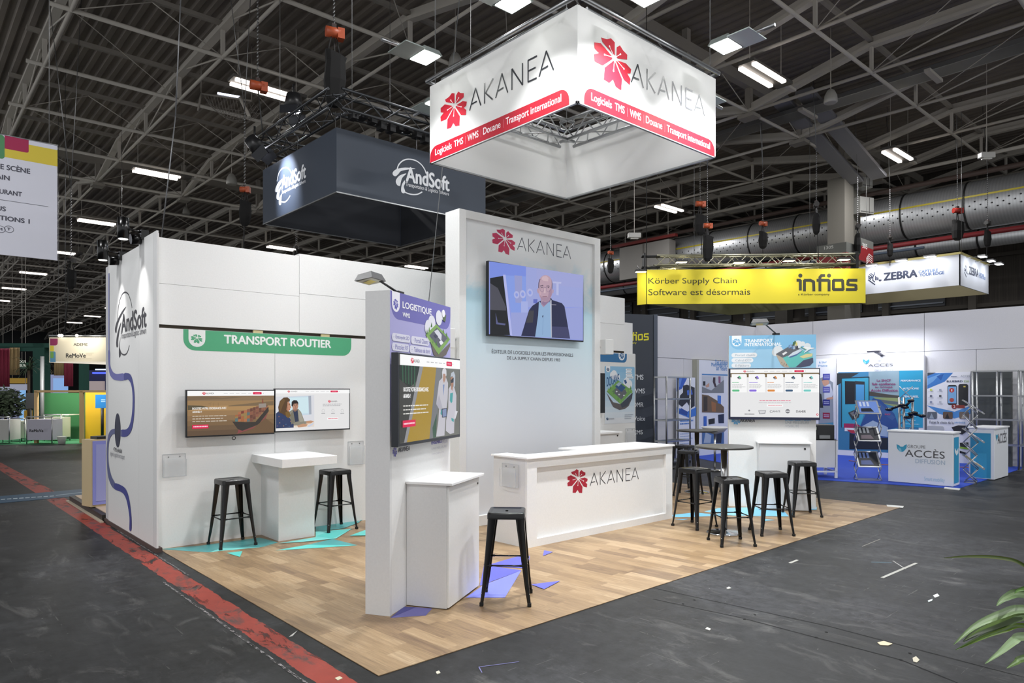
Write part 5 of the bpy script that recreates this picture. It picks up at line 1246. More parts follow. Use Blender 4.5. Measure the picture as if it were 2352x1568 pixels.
for a in range(4): mb.tube((*q[a], SZ1 + .07), (*q[(a + 1) % 4], SZ1 + .07), .026, ALU, 10)
mb.build('top_tube', t)
def flood(p, c, lab, em=14.0, group=None, parent=None, sc=1.0):
    """flood lamp: glowing glass, housing, bracket back towards the truss centre c"""
    p = Vector(p); d = Vector((c[0] - p.x, c[1] - p.y, 0)); d.normalize(); A = Fr(p.x, p.y, math.degrees(math.atan2(d.x, -d.y)))
    t = thing('flood_lamp', lab, 'flood lamp', p, 0, group)
    s_ = sc; mb = MB(); qq = [(-.15 * s_, -.13 * s_), (.15 * s_, -.13 * s_), (.15 * s_, .11 * s_), (-.15 * s_, .11 * s_)]
    mb.hexa([A.w(a, p.z, b) for a, b in qq], [A.w(a * .8, p.z + .07, b * .8) for a, b in qq], M('8d9794', .35, .4)); mb.build('housing', t)
    mb = MB(); mb.hexa([A.w(a * .85, p.z - .008, b * .85) for a, b in qq], [A.w(a * .85, p.z - .001, b * .85) for a, b in qq], M('fdfffa', .3, emit=em)); mb.build('glass', t)
    mb = MB(); mb.box(A, -.17 * s_, .17 * s_, p.z + .0, p.z + .012, -.36 * s_, -.12 * s_, M('9aa5a2', .3, .3)); mb.tube(A.w(0, p.z + .03, -.1), A.w(0, p.z + .02, -.62), .022, ALU, 6); mb.build('mounting_plate', t)
    return t
fl_lab = ['bright flood lamp left of the white hanging sign, at its left end', 'bright flood lamp left of the white hanging sign, nearer its top corner', 'bright flood lamp right of the sign top corner', 'bright flood lamp at the right end of the white hanging sign',
          'flood lamp on the hidden right side of the white sign, nearer side', 'flood lamp on the hidden right side of the white sign, farther side', 'flood lamp behind the white hanging sign, left one', 'flood lamp behind the white hanging sign, right one']
cen = {0: (4.3, 3.2), 1: (4.3, 1.6), 2: (3.5, 2.4), 3: (5.05, 2.4), 4: (4.3, 1.65), 5: (4.3, 3.2), 6: (3.5, 2.4), 7: (5.05, 2.4)}
for i, p in enumerate(FLOODS): flood(p, cen[i], fl_lab[i], group='flood lamps round the white hanging sign', sc=1.15)

def suspend(t, pts, zt):
    mb = MB()
    for x, y in pts: mb.tube((x, y, zt), (x, y, ZB + 1.4), .006, M('8b8b8b', .4, .7), 5)
    mb.build('suspension_wires', t)
suspend(t, [(SX0 + .05, SY0 + .05), (SX1 - .05, SY0 + .05), (SX1 - .05, SY1 - .05), (SX0 + .05, SY1 - .05)], SZ1)
# --- AndSoft square
e0 = at(773, 292, 10.81); bx0, by0 = e0.x, e0.y
AX0, AY0, AZ1 = bx0, by0, e0.z; AZ0 = at(773, 440, 10.81).z; AX1 = AX0 + 3.0; AY1 = AY0 + 2.85
NAV = M('373f4c', .5); t = thing('hanging_sign', 'dark navy square hanging sign with white ringed logo, behind the white one', 'hanging sign', ((AX0 + AX1) / 2, (AY0 + AY1) / 2, AZ0))
GA, GB = Fr(AX0, AY0, 0), Fr(AX0, 0, -90)
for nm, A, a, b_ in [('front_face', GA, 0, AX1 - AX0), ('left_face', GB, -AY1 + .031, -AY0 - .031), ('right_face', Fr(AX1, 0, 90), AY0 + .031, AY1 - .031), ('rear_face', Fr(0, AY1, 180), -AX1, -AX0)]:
    mb = MB(); mb.box(A, a, b_, AZ0, AZ1, -.03, 0, NAV); mb.box(A, a + .03, b_ - .03, AZ0, AZ1, -.034, -.031, M('23262d', .8)); mb.build(nm, t)  # darker inner skin: shade inside the sign put into its colour
mb = MB()
for nm, A, a, b_ in [(0, GA, 0, AX1 - AX0), (0, GB, -AY1, -AY0), (0, Fr(AX1, 0, 90), AY0, AY1), (0, Fr(0, AY1, 180), -AX1, -AX0)]: mb.box(A, a, b_, AZ0 - .012, AZ0 + .006, -.034, .004, ALU)
mb.build('lower_rim', t)
LW = P('e6e8ec')
def andsoft(g, pts):
    k = g.k + 1; ring_, sw = pts
    for l, wd in ring_: g.sline(l, wd, LW, k=k)
    for s_ in sw: g.spoly(s_, LW, k=k)
    g.k = k
g = Gfx(GA, .001).V(3.135, 500, 100)
andsoft(g, ([([(1292, 905), (1305, 870), (1335, 842), (1375, 832), (1425, 842), (1465, 870), (1490, 905), (1500, 934)], .02), ([(1325, 1045), (1355, 1073), (1400, 1086), (1440, 1084), (1472, 1068)], .02)],
    [[(1425, 900), (1350, 893), (1290, 903), (1262, 925), (1262, 945), (1280, 955), (1300, 940), (1320, 918), (1370, 907)], [(1358, 935), (1310, 950), (1283, 985), (1290, 1015), (1312, 1025), (1318, 1000), (1330, 965)], [(1345, 985), (1325, 1020), (1322, 1065), (1340, 1078), (1350, 1065), (1340, 1030), (1350, 1005)]]))
def txt_h(g, s_, xa, xb, yref, hgt, bold, dz=0):
    ua, za = g.uv(xa, yref); ub_, _ = g.uv(xb, yref); g.textuv(s_, ua, za + dz, ub_, za + dz + hgt, LW, bold)
txt_h(g, 'AndSoft', 1357, 1667, 990, .245, .035); txt_h(g, 'Transportation & Logistics Software', 1355, 1665, 1018, .085, .008, -.035); g.build('front_logo', t)
g = Gfx(GB, .001).V(3.135, 500, 100)
andsoft(g, ([([(427, 990), (440, 935), (462, 902), (492, 892), (515, 905), (532, 935), (536, 950)], .02), ([(452, 1135), (478, 1142), (500, 1128), (522, 1095)], .02)],
    [[(500, 960), (450, 985), (418, 1035), (413, 1065), (428, 1068), (440, 1040), (462, 995)], [(455, 1030), (428, 1075), (424, 1115), (440, 1122), (444, 1080)], [(462, 1080), (442, 1120), (443, 1160), (456, 1158), (458, 1125)]]))
txt_h(g, 'AndSoft', 460, 634, 1052, .235, .035); txt_h(g, 'Transportation & Logistics Software', 462, 632, 1092, .08, .008); g.build('left_logo', t)
suspend(t, [(AX0 + .3, AY0 + .06), (AX1 - .3, AY0 + .06), (AX1 - .3, AY1 - .06), (AX0 + .3, AY1 - .06)], AZ1 + .3)
TRS = M('55575a', .35, .9)
mb = MB(); zt = AZ1 + .42; i_ = .02; q = [(AX0 + i_, AY0 + i_), (AX1 - i_, AY0 + i_), (AX1 - i_, AY1 - i_), (AX0 + i_, AY1 - i_)]
for a in range(4): ltruss(mb, (*q[a], zt), (*q[(a + 1) % 4], zt), .30, TRS, .024, .36)
mb.build('box_truss', t)
mb = MB()
for a in range(4):
    for f_ in (.02, .5, .98):
        x = q[a][0] * (1 - f_) + q[(a + 1) % 4][0] * f_; y = q[a][1] * (1 - f_) + q[(a + 1) % 4][1] * f_; mb.tube((x, y, AZ1), (x, y, zt - .15), .006, CHROME, 4)
mb.build('hanging_wires', t)
mb = MB()
for f_ in [i / 14 for i in range(15)]:
    x = AX0 + .3 + (AX1 - AX0 - .6) * f_; mb.box(Fr(x, AY0, 0), -.05, .05, zt - .22 + .05 * (math.sin(f_ * 19)), zt - .12, -.1, .06, DARK)
mb.build('cable_bundles', t)
def moving(px, py, d, face, lab, em, sz=.30):
    p = at(px, py, d); f_ = (Vector(face)).normalized(); t = thing('stage_spotlight', lab, 'stage light', p)
    mb = MB(); mb.tube(p - f_ * .28, p, sz * .38, M('1b1b1d', .4), 20, sz * .5); mb.build('lamp_body', t)
    mb = MB(); mb.tube(p + f_ * .001, p + f_ * .012, sz * .42, M('101014', .2), 20); mb.build('lens_ring', t)
    mb = MB(); a = f_.orthogonal().normalized(); b = f_.cross(a)
    for r_, n_ in ((0, 1), (sz * .17, 6), (sz * .32, 12)):
        for j in range(n_): c_ = p + f_ * .014 + (a * math.cos(6.2832 * j / n_) + b * math.sin(6.2832 * j / n_)) * r_; mb.tube(c_, c_ + f_ * .004, sz * .065, M('f2f4ff', .3, emit=em), 8)
    mb.build('led_cells', t)
    mb = MB(); s_ = sz * .5
    for sg in (-1, 1): mb.hexa([p + a * sg * s_ - b * s_, p + a * sg * s_ + b * s_, p + a * sg * (s_ + .01) + b * s_, p + a * sg * (s_ + .01) - b * s_], [p + f_ * .2 + a * sg * s_ * 1.5 - b * s_ * .8, p + f_ * .2 + a * sg * s_ * 1.5 + b * s_ * .8, p + f_ * .2 + a * sg * (s_ * 1.5 + .01) + b * s_ * .8, p + f_ * .2 + a * sg * (s_ * 1.5 + .01) - b * s_ * .8], M('24262b', .5))
    mb.build('barn_doors', t)
    mb = MB(); mb.tube(p - f_ * .15, p - f_ * .15 + Vector((0, 0, .32)), .02, DARK); mb.build('yoke', t)
moving(598, 346, 12.6, (.55, -.35, -.75), 'black stage spotlight with glowing cells lighting the left face of the navy sign', 12)
moving(673, 252, 12.6, (-.1, -.1, -1), 'black stage spotlight with barn doors on the truss above the navy sign', 5, .34)
pl_ = at(600, 340, 12.45)
add_light('stage_light', (AX0 - .75, AY1 - .9, AZ1 + .42), (AX0, AY1 - 1.05, AZ1 - .45), .05, 900, (.82, .88, 1), spot=48)

# --- chain hoists
def hoist(px, py, d, zt, lab, z_body=None, bag=True, long_=None, n_=1, orange='b2502c', sc=1.0):
    p = at(px, py, d); t = thing('chain_hoist', lab, 'hoist', p, 0, 'chain hoists hanging from the roof')
    mb = MB(); z = p.z + .12 * sc
    while z < min(zt, p.z + 1.6): mb.tube((p.x - .012, p.y, z), (p.x + .012, p.y, z + .055), .012, M('8b8b8b', .4, .8), 5); z += .065
    mb.tube((p.x, p.y, z), (p.x + .25, p.y + .2, zt), .008, M('8b8b8b', .4, .8), 5); mb.tube((p.x, p.y, z), (p.x - .5, p.y - .1, zt), .008, M('8b8b8b', .4, .8), 5); mb.build('chain_and_slings', t)
    m_ = M(orange, .45); mb = MB(); q_ = Fr(p.x, p.y, (px * 37) % 90 - 45)
    mb.tube(q_.w(-.13 * sc, p.z, 0), q_.w(.10 * sc, p.z, 0), .085 * sc, m_, 12); mb.box(q_, .05 * sc, .16 * sc, p.z - .10 * sc, p.z + .07 * sc, -.07 * sc, .08 * sc, m_); mb.box(q_, -.04 * sc, .03 * sc, p.z - .06 * sc, p.z + .13 * sc, -.05 * sc, .05 * sc, M('3a2a26', .6)); mb.build('motor_body', t)
    if bag:
        mb = MB(); b0_ = p - Vector((0, 0, .35 * sc)); zb_ = b0_.z - (.62 + .12 * ((px * 7) % 3)) * sc; zt_ = b0_.z
        r_ = []
        for f_, w_, n_ in ((0, .07, .05), (.12, .13, .09), (.5, .17, .12), (.85, .15, .10), (1, .17, .09)):
            z_ = zb_ + (zt_ - zb_) * f_; r_.append([q_.w((w_ * a_ + .03 * f_) * sc, z_ - .05 * sc * a_ * (f_ > .9), n_ * b_ * sc) for a_, b_ in ((-1, -.6), (-.5, -1), (.5, -1), (1, -.5), (1, .6), (.4, 1), (-.6, 1), (-1, .5))])
        k_ = len(mb.v); mi_ = mb.mi(M('121111', .9))
        for l_ in r_: mb.v += l_
        for a_ in range(len(r_) - 1):
            for j in range(8): mb.f.append([k_ + a_ * 8 + j, k_ + a_ * 8 + (j + 1) % 8, k_ + a_ * 8 + 8 + (j + 1) % 8, k_ + a_ * 8 + 8 + j]); mb.m.append(mi_); mb.sm.append(False)
        mb.f.append([k_ + j for j in range(8)]); mb.m.append(mi_); mb.sm.append(False); mb.build('chain_bag', t)
        mb = MB()
        for s_ in (-1, 1): mb.tube(p + Vector((s_ * .05 * sc, 0, -.08)), b0_ + Vector((s_ * .12 * sc, 0, -.05)), .012, M('1d1c1c', .8), 5)
        mb.build('bag_straps', t)
    if long_:
        mb = MB(); mb.tube(p, at(*long_, d), .012, M('2b2b2b', .5), 5); mb.build('load_chain', t)
ZR = ZB + 1.38
hoist(767, 75, 11.4, ZR, 'orange chain hoist with big black bag at top, above the navy sign corner', sc=1.0, long_=(772, 232))
hoist(592, 197, 12.6, ZR, 'orange chain hoist on slings over the left end of the navy sign', bag=False, long_=(605, 318))
hoist(562, 435, 14.6, ZR, 'small orange chain hoist left of the navy sign', sc=.7, long_=(560, 572))
hoist(1608, 468, 20.5, ZR, 'orange chain hoist with bag above the left half of the yellow sign', sc=.95, long_=(1612, 585))
hoist(1625, 518, 20.0, ZR, 'orange chain hoist just below another one over the yellow sign', sc=.85, long_=(1628, 598))
hoist(1752, 513, 21.5, ZR, 'orange chain hoist with bag over the middle of the yellow sign', sc=.8, long_=(1752, 600))
hoist(1875, 470, 20.5, ZR, 'dark chain hoist with long black bag over the right half of the yellow sign', sc=.9, orange='2a2624', long_=(1880, 600))
hoist(2199, 483, 22.5, ZR, 'red chain hoist with wide black bag over the white corner sign', sc=1.0, orange='97281f', long_=(2205, 582))
hoist(2268, 512, 22.6, ZR, 'dark hoist with hanging grey sack over the right end of the corner sign', sc=.8, orange='3a3836', long_=(2266, 600))
hoist(1970, 520, 23.0, ZR, 'dark hoist with black sack beside the numbered box sign', sc=.8, orange='2d2b2a', long_=(1968, 640))
hoist(2044, 545, 23.5, ZR, 'small dark hoist over the left part of the white corner sign', sc=.6, orange='3a3836', long_=(2044, 610))
hoist(1402, 580, 22.0, ZR, 'small orange chain hoist right of the tall tower top', sc=.6)
hoist(163, 598, 16.0, ZR, 'dark hoist with bag hanging right of the scene banner', sc=.6, orange='2a2624', long_=(148, 770))
hoist(680, 568, 24.0, ZR, 'far dark hoist silhouetted under the navy sign', sc=.6, orange='2a2624', long_=(682, 592))
# support wires
mb = MB(); a = at(985, 690, 9.6); b_ = at(1017, 375, 9.6); c_ = a + (a - b_) * .9; c2 = b_ + (b_ - a) * 2.2; c2.z = min(c2.z, ZB); c_.z = max(c_.z, .01)
mb.tube(c_, b_ + (b_ - a) * ((ZB - b_.z) / (b_.z - a.z)), .006, M('8f9193', .35, .7), 6); tag(mb.build('support_cable'), 'thin steel cable slanting down behind the purple pillar from the white sign', 'cable')
mb = MB(); p0 = at(371, 545, 9.4); p1 = at(403, 268, 9.4); p2 = at(415, 0, 9.4); mb.path([p0, p1, p2 + (p2 - p1) * .05], .008, M('77787a', .4, .6), 6); tag(mb.build('support_cable'), 'thin steel cable rising from the back wall left end to the roof', 'cable')
for (x0, y0_, x1, y1_, d, lab) in ((0, 330, 16, 760, 16, 'x'), ):
    pass
mb = MB(); p0 = at(150, 770, 20); mb.tube(p0, (p0.x, p0.y, ZB + 1.4), .008, M('77787a', .4, .6), 5); tag(mb.build('support_cable'), 'thin cable dropping to the top of the cream hanging sign at left', 'cable')
p0 = at(1485, 700, 14); mb = MB(); mb.tube(p0, (p0.x, p0.y, ZB + 1.4), .008, DARK, 5); tag(mb.build('support_cable'), 'thin dark cable hanging in front of the left end of the yellow sign', 'cable')

# --- infios triangle
d0 = 20.9; a0 = at(1485, 698, d0 + .1); a1 = at(1988, 693, d0 - .15); ang = math.degrees(math.atan2(a1.y - a0.y, a1.x - a0.x)); L = math.hypot(a1.x - a0.x, a1.y - a0.y)
IF = Fr(a0.x, a0.y, ang); iz0 = a0.z; iz1 = IF.uv(1700, 618)[1]; YEL = P('f5e43a', .55)
t = thing('hanging_sign', 'yellow three-sided hanging sign with black lettering', 'hanging sign', IF.w(L / 2, iz0, 0))
mb = MB(); mb.box(IF, 0, L, iz0, iz1, -.04, 0, YEL); mb.box(IF.off(0), -.0, .0, iz0, iz1, 0, 0, YEL); mb.build('front_face', t)
apex = IF.w(0, 0, 0); 
# back faces along X from the left end and along Y from the right end; they meet at right angles
p0 = IF.w(0, 0, 0); p1 = IF.w(L, 0, 0); ap = Vector((p1.x, p0.y, 0)) if False else None
ap = Vector((max(p0.x, p1.x), max(p0.y, p1.y), 0)); lp = at(1465, 698, d0 + .35); lp.z = 0
mb = MB(); Yd = M('c9bc33', .6)
for a, b_ in ((p0, ap), (ap, p1)):
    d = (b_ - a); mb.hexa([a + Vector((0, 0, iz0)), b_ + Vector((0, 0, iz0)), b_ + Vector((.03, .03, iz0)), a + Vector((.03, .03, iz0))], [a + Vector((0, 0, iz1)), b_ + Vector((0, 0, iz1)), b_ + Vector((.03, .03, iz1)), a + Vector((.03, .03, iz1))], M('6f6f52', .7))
mb.build('back_faces', t)
mb = MB(); mb.hexa([lp + Vector((0, 0, iz0)), p0 + Vector((0, 0, iz0)), p0 + Vector((.03, .05, iz0)), lp + Vector((.03, .05, iz0))], [lp + Vector((0, 0, iz1)), p0 + Vector((0, 0, iz1)), p0 + Vector((.03, .05, iz1)), lp + Vector((.03, .05, iz1))], YEL); mb.build('left_return', t)
g = Gfx(IF, .002, .0005).V(4.276, 1450, 560); K_ = P('3c3d28')
g.text('Körber Supply Chain', 168, 408, 1037, 330, K_, 0.0); g.text('Software est désormais', 168, 504, 1168, 438, K_, 0.0)
KI = P('45463a'); w_ = .085
def st_(pts, wd=None): g.line(pts, wd or w_, KI, k=4)
st_([(1628, 357), (1660, 357), (1660, 452)]); st_([(1700, 460), (1700, 357), (1760, 357), (1790, 372), (1793, 460)]); st_([(1825, 357), (1900, 357)]); st_([(1898, 310), (1868, 310), (1852, 328), (1852, 460)]); st_([(1900, 357), (1942, 357), (1942, 460)])
st_([(1985, 357), (2075, 357), (2080, 448), (1985, 448), (1985, 357)]); st_([(2215, 357), (2130, 357), (2125, 400), (2205, 405), (2208, 448), (2112, 448)])
g.disc(1660, 311, .06, KI, k=5); g.disc(1942, 311, .06, KI, k=5); g.k = 6
g.text('a Körber company', 1637, 512, 1947, 484, K_, 0.0); g.build('lettering', t)
mb = MB(); TR2 = M('c9c6ad', .35, .8)
z_ = IF.uv(1700, 593)[1] ; n_ = .35
ltruss(mb, IF.w(.35, z_, -n_), IF.w(L - .1, z_, -n_), .29, TR2, .03, .30, 6)
ltruss(mb, IF.w(.2, z_ - .25, -n_ - .1), Vector((ap.x - .3, ap.y - .3, z_ - .2)), .25, TR2, .025, .3, 6); ltruss(mb, Vector((ap.x - .3, ap.y - .3, z_ - .2)), IF.w(L - .3, z_ - .25, -n_ - .1), .25, TR2, .025, .3, 6); mb.build('lighting_truss', t)
mb = MB()
for uu in (.45, L): mb.box(IF, uu - .5 if uu < 1 else uu - .2, uu - .45 if uu < 1 else uu - .12, z_ - .28, z_ + .22, -n_ - .2, -n_ + .18, DARK)
mb.box(IF, -.1, .45, z_ - .22, z_ - .18, -n_ - .1, -n_ + .1, DARK); mb.box(IF, -.1, .45, z_ + .12, z_ + .16, -n_ - .1, -n_ + .1, DARK); mb.build('truss_end_plates', t); suspend(t, [tuple(IF.w(1.5, 0, -n_))[:2], tuple(IF.w(L - 1.5, 0, -n_))[:2]], z_)
labs = ['first', 'second', 'third', 'fourth', 'fifth']
for q, (px, py) in enumerate(((1472, 622), (1565, 600), (1697, 601), (1812, 597), (1938, 594))):
    u_, v_ = IF.uv(px, py, .45); p = IF.w(u_, v_, .45)
    tt = thing('sign_lamp', 'warm glowing lamp over the yellow sign, %s from its left end' % labs[q], 'lamp', p, 0, 'lamps over the yellow sign')
    mb = MB(); mb.box(IF, u_ - .17, u_ + .17, v_ - .03, v_ + .03, .35, .55, M('2b2b2b', .4)); mb.build('housing', tt)
    mb = MB(); mb.hexa([IF.w(u_ - .15, v_ - .035, .36), IF.w(u_ - .15, v_ - .035, .54), IF.w(u_ + .15, v_ - .035, .54), IF.w(u_ + .15, v_ - .035, .36)], [IF.w(u_ - .15, v_ - .031, .36), IF.w(u_ - .15, v_ - .031, .54), IF.w(u_ + .15, v_ - .031, .54), IF.w(u_ + .15, v_ - .031, .36)], M('fff2c8', .3, emit=10)); mb.build('glass', tt)
    mb = MB(); mb.tube(IF.w(u_, v_, .4), IF.w(u_, z_ - .15, -n_), .012, DARK, 5); mb.build('arm', tt)
    add_light('sign_light', tuple(IF.w(u_, v_ - .05, .45)), tuple(IF.w(u_, iz0 + .4, 0)), .25, 7, (1, .95, .78), .15) if q != 1 else None
p = IF.w(1.0, 0, -.9); zz_ = IF.uv(1551, 616)[1]; mb = MB(); mb.ball((p.x, p.y, zz_), .11, M('fff2c8', .3, emit=10), 10); tag(mb.build('sign_lamp'), 'round glowing lamp behind the yellow sign near its left end', 'lamp')

# --- Zebra box
n0 = at(2205.5, 582, 22.07); zz1 = n0.z; zz0 = at(2205.5, 654.5, 22.07).z
lz = Fr(n0.x, n0.y, -90).uv(1989, 620)[0]; rz_ = Fr(n0.x, n0.y, 0).uv(2271, 620)[0]
t = thing('hanging_sign', 'white box-shaped hanging sign with dark lettering at far right, beside the yellow one', 'hanging sign', (n0.x + rz_ / 2, n0.y - lz / 2, zz0))
ZL, ZRr = Fr(n0.x, n0.y, -90), Fr(n0.x, n0.y, 0)
WZ = M('e9ebf2', .6)
mb = MB(); mb.box(ZL, lz - 1.2, 0, zz0, zz1 - .02, -.03, 0, WZ); mb.build('left_face', t); mb = MB(); mb.box(ZRr, 0, rz_, zz0, zz1 - .02, -.03, 0, WZ); mb.build('right_face', t)
BG = M('8f8667', .7); X1 = n0.x + rz_; Y1 = n0.y - lz + 1.2
mb = MB(); mb.prism([(X1 - .03, n0.y), (X1, n0.y), (X1, Y1), (X1 - .03, Y1)], zz0, zz1 - .02, BG); mb.prism([(n0.x, Y1 - .03), (X1, Y1 - .03), (X1, Y1), (n0.x, Y1)], zz0, zz1 - .02, BG); mb.build('back_faces', t)
mb = MB(); mb.box(ZL, lz - 1.2, .02, zz1 - .02, zz1 + .05, -.06, .03, M('b8ab6e', .6)); mb.box(ZRr, 0, rz_, zz1 - .02, zz1 + .05, -.06, .03, M('b8ab6e', .6)); mb.build('top_rim', t); suspend(t, [(n0.x + .2, n0.y + .02), (n0.x + .02, n0.y - lz), (n0.x + 1.2, Y1 - .02)], zz1)
g = Gfx(ZL, .002, .0005).V(6.157, 1970, 540); ZK = P('3d4256')
def levtext(g, s_, xa, xb, yb, hgt, m, bold, dz=0): ua, za = g.uv(xa, yb); ub_ = g.uv(xb, yb)[0]; g.textuv(s_, ua, za + dz, ub_, za + dz + hgt, m, bold)
levtext(g, 'ZEBRA', 370, 840, 640, .245, ZK, .05); levtext(g, 'CAPTURE', 862, 1135, 541, .095, P('5c78a8'), .03); levtext(g, 'YOUR EDGE', 875, 1223, 585, .095, P('4e6aa0'), .03)
for l in ([(150, 630), (245, 700)], [(150, 600), (185, 625)], [(150, 575), (195, 610), (200, 585)], [(165, 555), (200, 580), (205, 605)], [(185, 540), (225, 570), (215, 600), (215, 640), (243, 662)], [(235, 525), (238, 555), (225, 570)], [(252, 575), (252, 635)], [(272, 590), (272, 632)], [(288, 600), (288, 630)]): g.line(l, .035, ZK, k=5)
g.poly([(300, 625), (335, 625), (342, 635), (320, 655), (300, 648), (296, 638)], ZK, k=5); g.build('left_logo', t)
g = Gfx(ZRr, .002, .0005).V(6.157, 1970, 540)
levtext(g, 'ZEBRA', 1577, 1705, 548, .245, ZK, .05); levtext(g, 'CAPTURE', 1712, 1785, 565, .09, P('7d94c0'), .03); levtext(g, 'YOUR EDGE', 1714, 1805, 600, .09, P('7d94c0'), .03)
for l in ([(1510, 520), (1537, 590)], [(1510, 490), (1520, 505)], [(1512, 465), (1525, 500), (1528, 478)], [(1520, 430), (1533, 460), (1530, 510), (1537, 540)], [(1540, 430), (1540, 450)], [(1545, 500), (1545, 540)]): g.line(l, .035, ZK, k=5)
g.poly([(1553, 535), (1566, 545), (1560, 558), (1553, 555)], ZK, k=5); g.build('right_logo', t)
for q, (px, py, A, nn) in enumerate(((2002, 608, ZL, .35), (2070, 597, ZL, .35), (2136, 588, ZL, .35), (2252, 586, ZRr, .45), (2269, 595, ZRr, .45), (2287, 602, ZRr, .45))):
    u_, v_ = A.uv(px, py, nn); 
    if q >= 3: u_ = rz_ * (.2 + .3 * (q - 3)) ; v_ = A.uv(px, py, .45)[1]
    tt = thing('sign_lamp', 'cold lamp over the %s face of the white corner sign, %s from left' % (('long left', ['first', 'second', 'third'][q]) if q < 3 else ('short right', ['first', 'second', 'third'][q - 3])), 'lamp', A.w(u_, v_, nn), 0, 'lamps over the white corner sign')
    mb = MB(); mb.box(A, u_ - .17, u_ + .17, v_ - .02, v_ + .03, nn - .1, nn + .1, M('9a9a9a', .4)); mb.build('housing', tt)
    mb = MB(); mb.box(A, u_ - .15, u_ + .15, v_ - .03, v_ - .021, nn - .09, nn + .09, M('f4f8ff', .3, emit=9)); mb.build('glass', tt); mb = MB(); mb.tube(A.w(u_, v_, nn - .1), A.w(u_, v_ + .02, -.1), .012, ALU, 5); mb.build('arm', tt)
    add_light('sign_light', tuple(A.w(u_, v_ - .05, nn)), tuple(A.w(u_, zz0 + .3, 0)), .25, 5, (.88, .93, 1), .15)

# --- left banner
BN = Fr(at(132, 400, 12.2).x, at(132, 400, 12.2).y, 0); zb1 = BN.uv(132, 335)[1]; zb0 = BN.uv(132, 598)[1]
t = thing('hanging_banner', 'white hanging banner with yellow and magenta top, cut by the left picture edge', 'banner', BN.w(-1.2, zb0, 0))
mb = MB(); mb.box(BN, -2.4, 0, zb0, zb1, -.02, 0, M('d9dae6', .6)); mb.build('banner_cloth', t)
g = Gfx(BN, .001).V(2.613, 0, 0)
zy0 = g.uv(340, 998)[1]; zy1 = g.uv(340, 900)[1]; g.rectuv(-2.4, zy0, 0, zy1, P('d8c23c')); um = g.uv(172, 900)[0]; um2 = g.uv(28, 900)[0]; zm0 = g.uv(172, 918)[1]
g.rectuv(-2.4, zy0 + (zm0 - zy0) * .0 - .04, um2, zb1, P('4c8a5a'), .05); g.rectuv(um2, zm0, um, zb1, P('a3184c'), .03, corners=(0, 0, 1, 0)); g.rectuv(um2, zm0 + .22, um, zb1, P('8f2d78')); g.rectuv(-2.4, zm0 + .22, um2, zb1, P('3d3a70'))
KB = P('4a4a58')
for s_, xb, y, bb_ in (('DE SCÈNE', 180, 1043, 1), ('AIN', 57, 1083, 0), ('URANT', 131, 1180, 0), ('US', 34, 1268, 0), ('ATIONS 1', 177, 1342, 0)):
    ub_, za = g.uv(xb, y); n_ = len(s_); g.textuv(s_, ub_ - n_ * .0615, za, ub_, za + (.085 if bb_ else .075) + (.02 if 'È' in s_ else 0), KB, .035)
ua, za = g.uv(-20, 1203); ub_, _ = g.uv(290, 1241); g.rectuv(-2.3, g.uv(290, 1241)[1], ub_, g.uv(290, 1241)[1] + .006, KB)
for X in (4, 54):
    u_, v_ = g.uv(X, 1375); g.strokeuv([(u_ + .065 * math.cos(j * .5236), v_ + .055 * math.sin(j * .5236)) for j in range(13)], .006, KB)
    g.textuv('M' if X == 4 else 'T', u_ - .025, v_ - .02, u_ + .02, v_ + .022, KB, .03)
g.build('banner_print', t)
mb = MB(); mb.tube(BN.w(-2.4, zb1 + .01, -.01), BN.w(.01, zb1 + .01, -.01), .012, ALU, 6); mb.build('top_bar', t)
p = BN.w(-.12, zb1, -.01); mb = MB(); mb.tube(p, (p.x, p.y, ZB + 1.4), .006, M('999999', .4, .5), 5); mb.build('hanging_wire', t)
# ================================================================ NEIGHBOUR STANDS AT RIGHT
GW = M('d0d0d4', .6, bump=(40, .02)); AH = 3.68
XA = 17.4; YA = WB.o.y * 0 + 7.02
AL = Fr(0, YA, 0); AR = Fr(XA, 0, -90)     # AL faces -Y ; AR faces -X (u = -Y)
uS = AL.uv(1508, 800)[0]
t = thing('neighbour_partition', 'long pale grey partition wall of the blue carpeted stand, left wing', 'partition', ((uS + XA) / 2, YA, 0))
mb = MB(); zs = AL.uv(1508, 724.5)[1]; zm = AL.uv(1510, 821)[1]; 
mb.box(AL, uS, XA, zm + .01, zs, -.1, 0, GW); mb.build('upper_board', t)
mb = MB(); x = uS
while x < XA - .1: mb.box(AL, x + .004, min(x + 1.2, XA) - .004, 0, zm, -.1, -.005, GW); x += 1.2
mb.build('lower_panels', t)
t = thing('neighbour_partition', 'long pale grey partition wall of the blue carpeted stand, right wing', 'partition', (XA, 2, 0))
zs2 = AR.uv(2000, 728)[1]; zm2 = AR.uv(2122, 807)[1]
mb = MB(); 
uE = AR.uv(2430, 800)[0]; us_ = AR.uv(2123, 760)[0]; us2 = AR.uv(1867, 760)[0]
for a, b_ in ((-YA, us2 - .006), (us2 + .006, us_ - .006), (us_ + .006, uE)): mb.box(AR, a, b_, zm2 + .008, zs2, -.1, 0, GW)
mb.build('upper_boards', t)
mb = MB(); us3 = AR.uv(2242, 830)[0]
for a, b_ in ((-YA, us_ - .005), (us_ + .005, us3 - .006), (us3 + .006, uE)): mb.box(AR, a, b_, 0, zm2, -.1, -.005, GW)
mb.build('lower_panels', t)
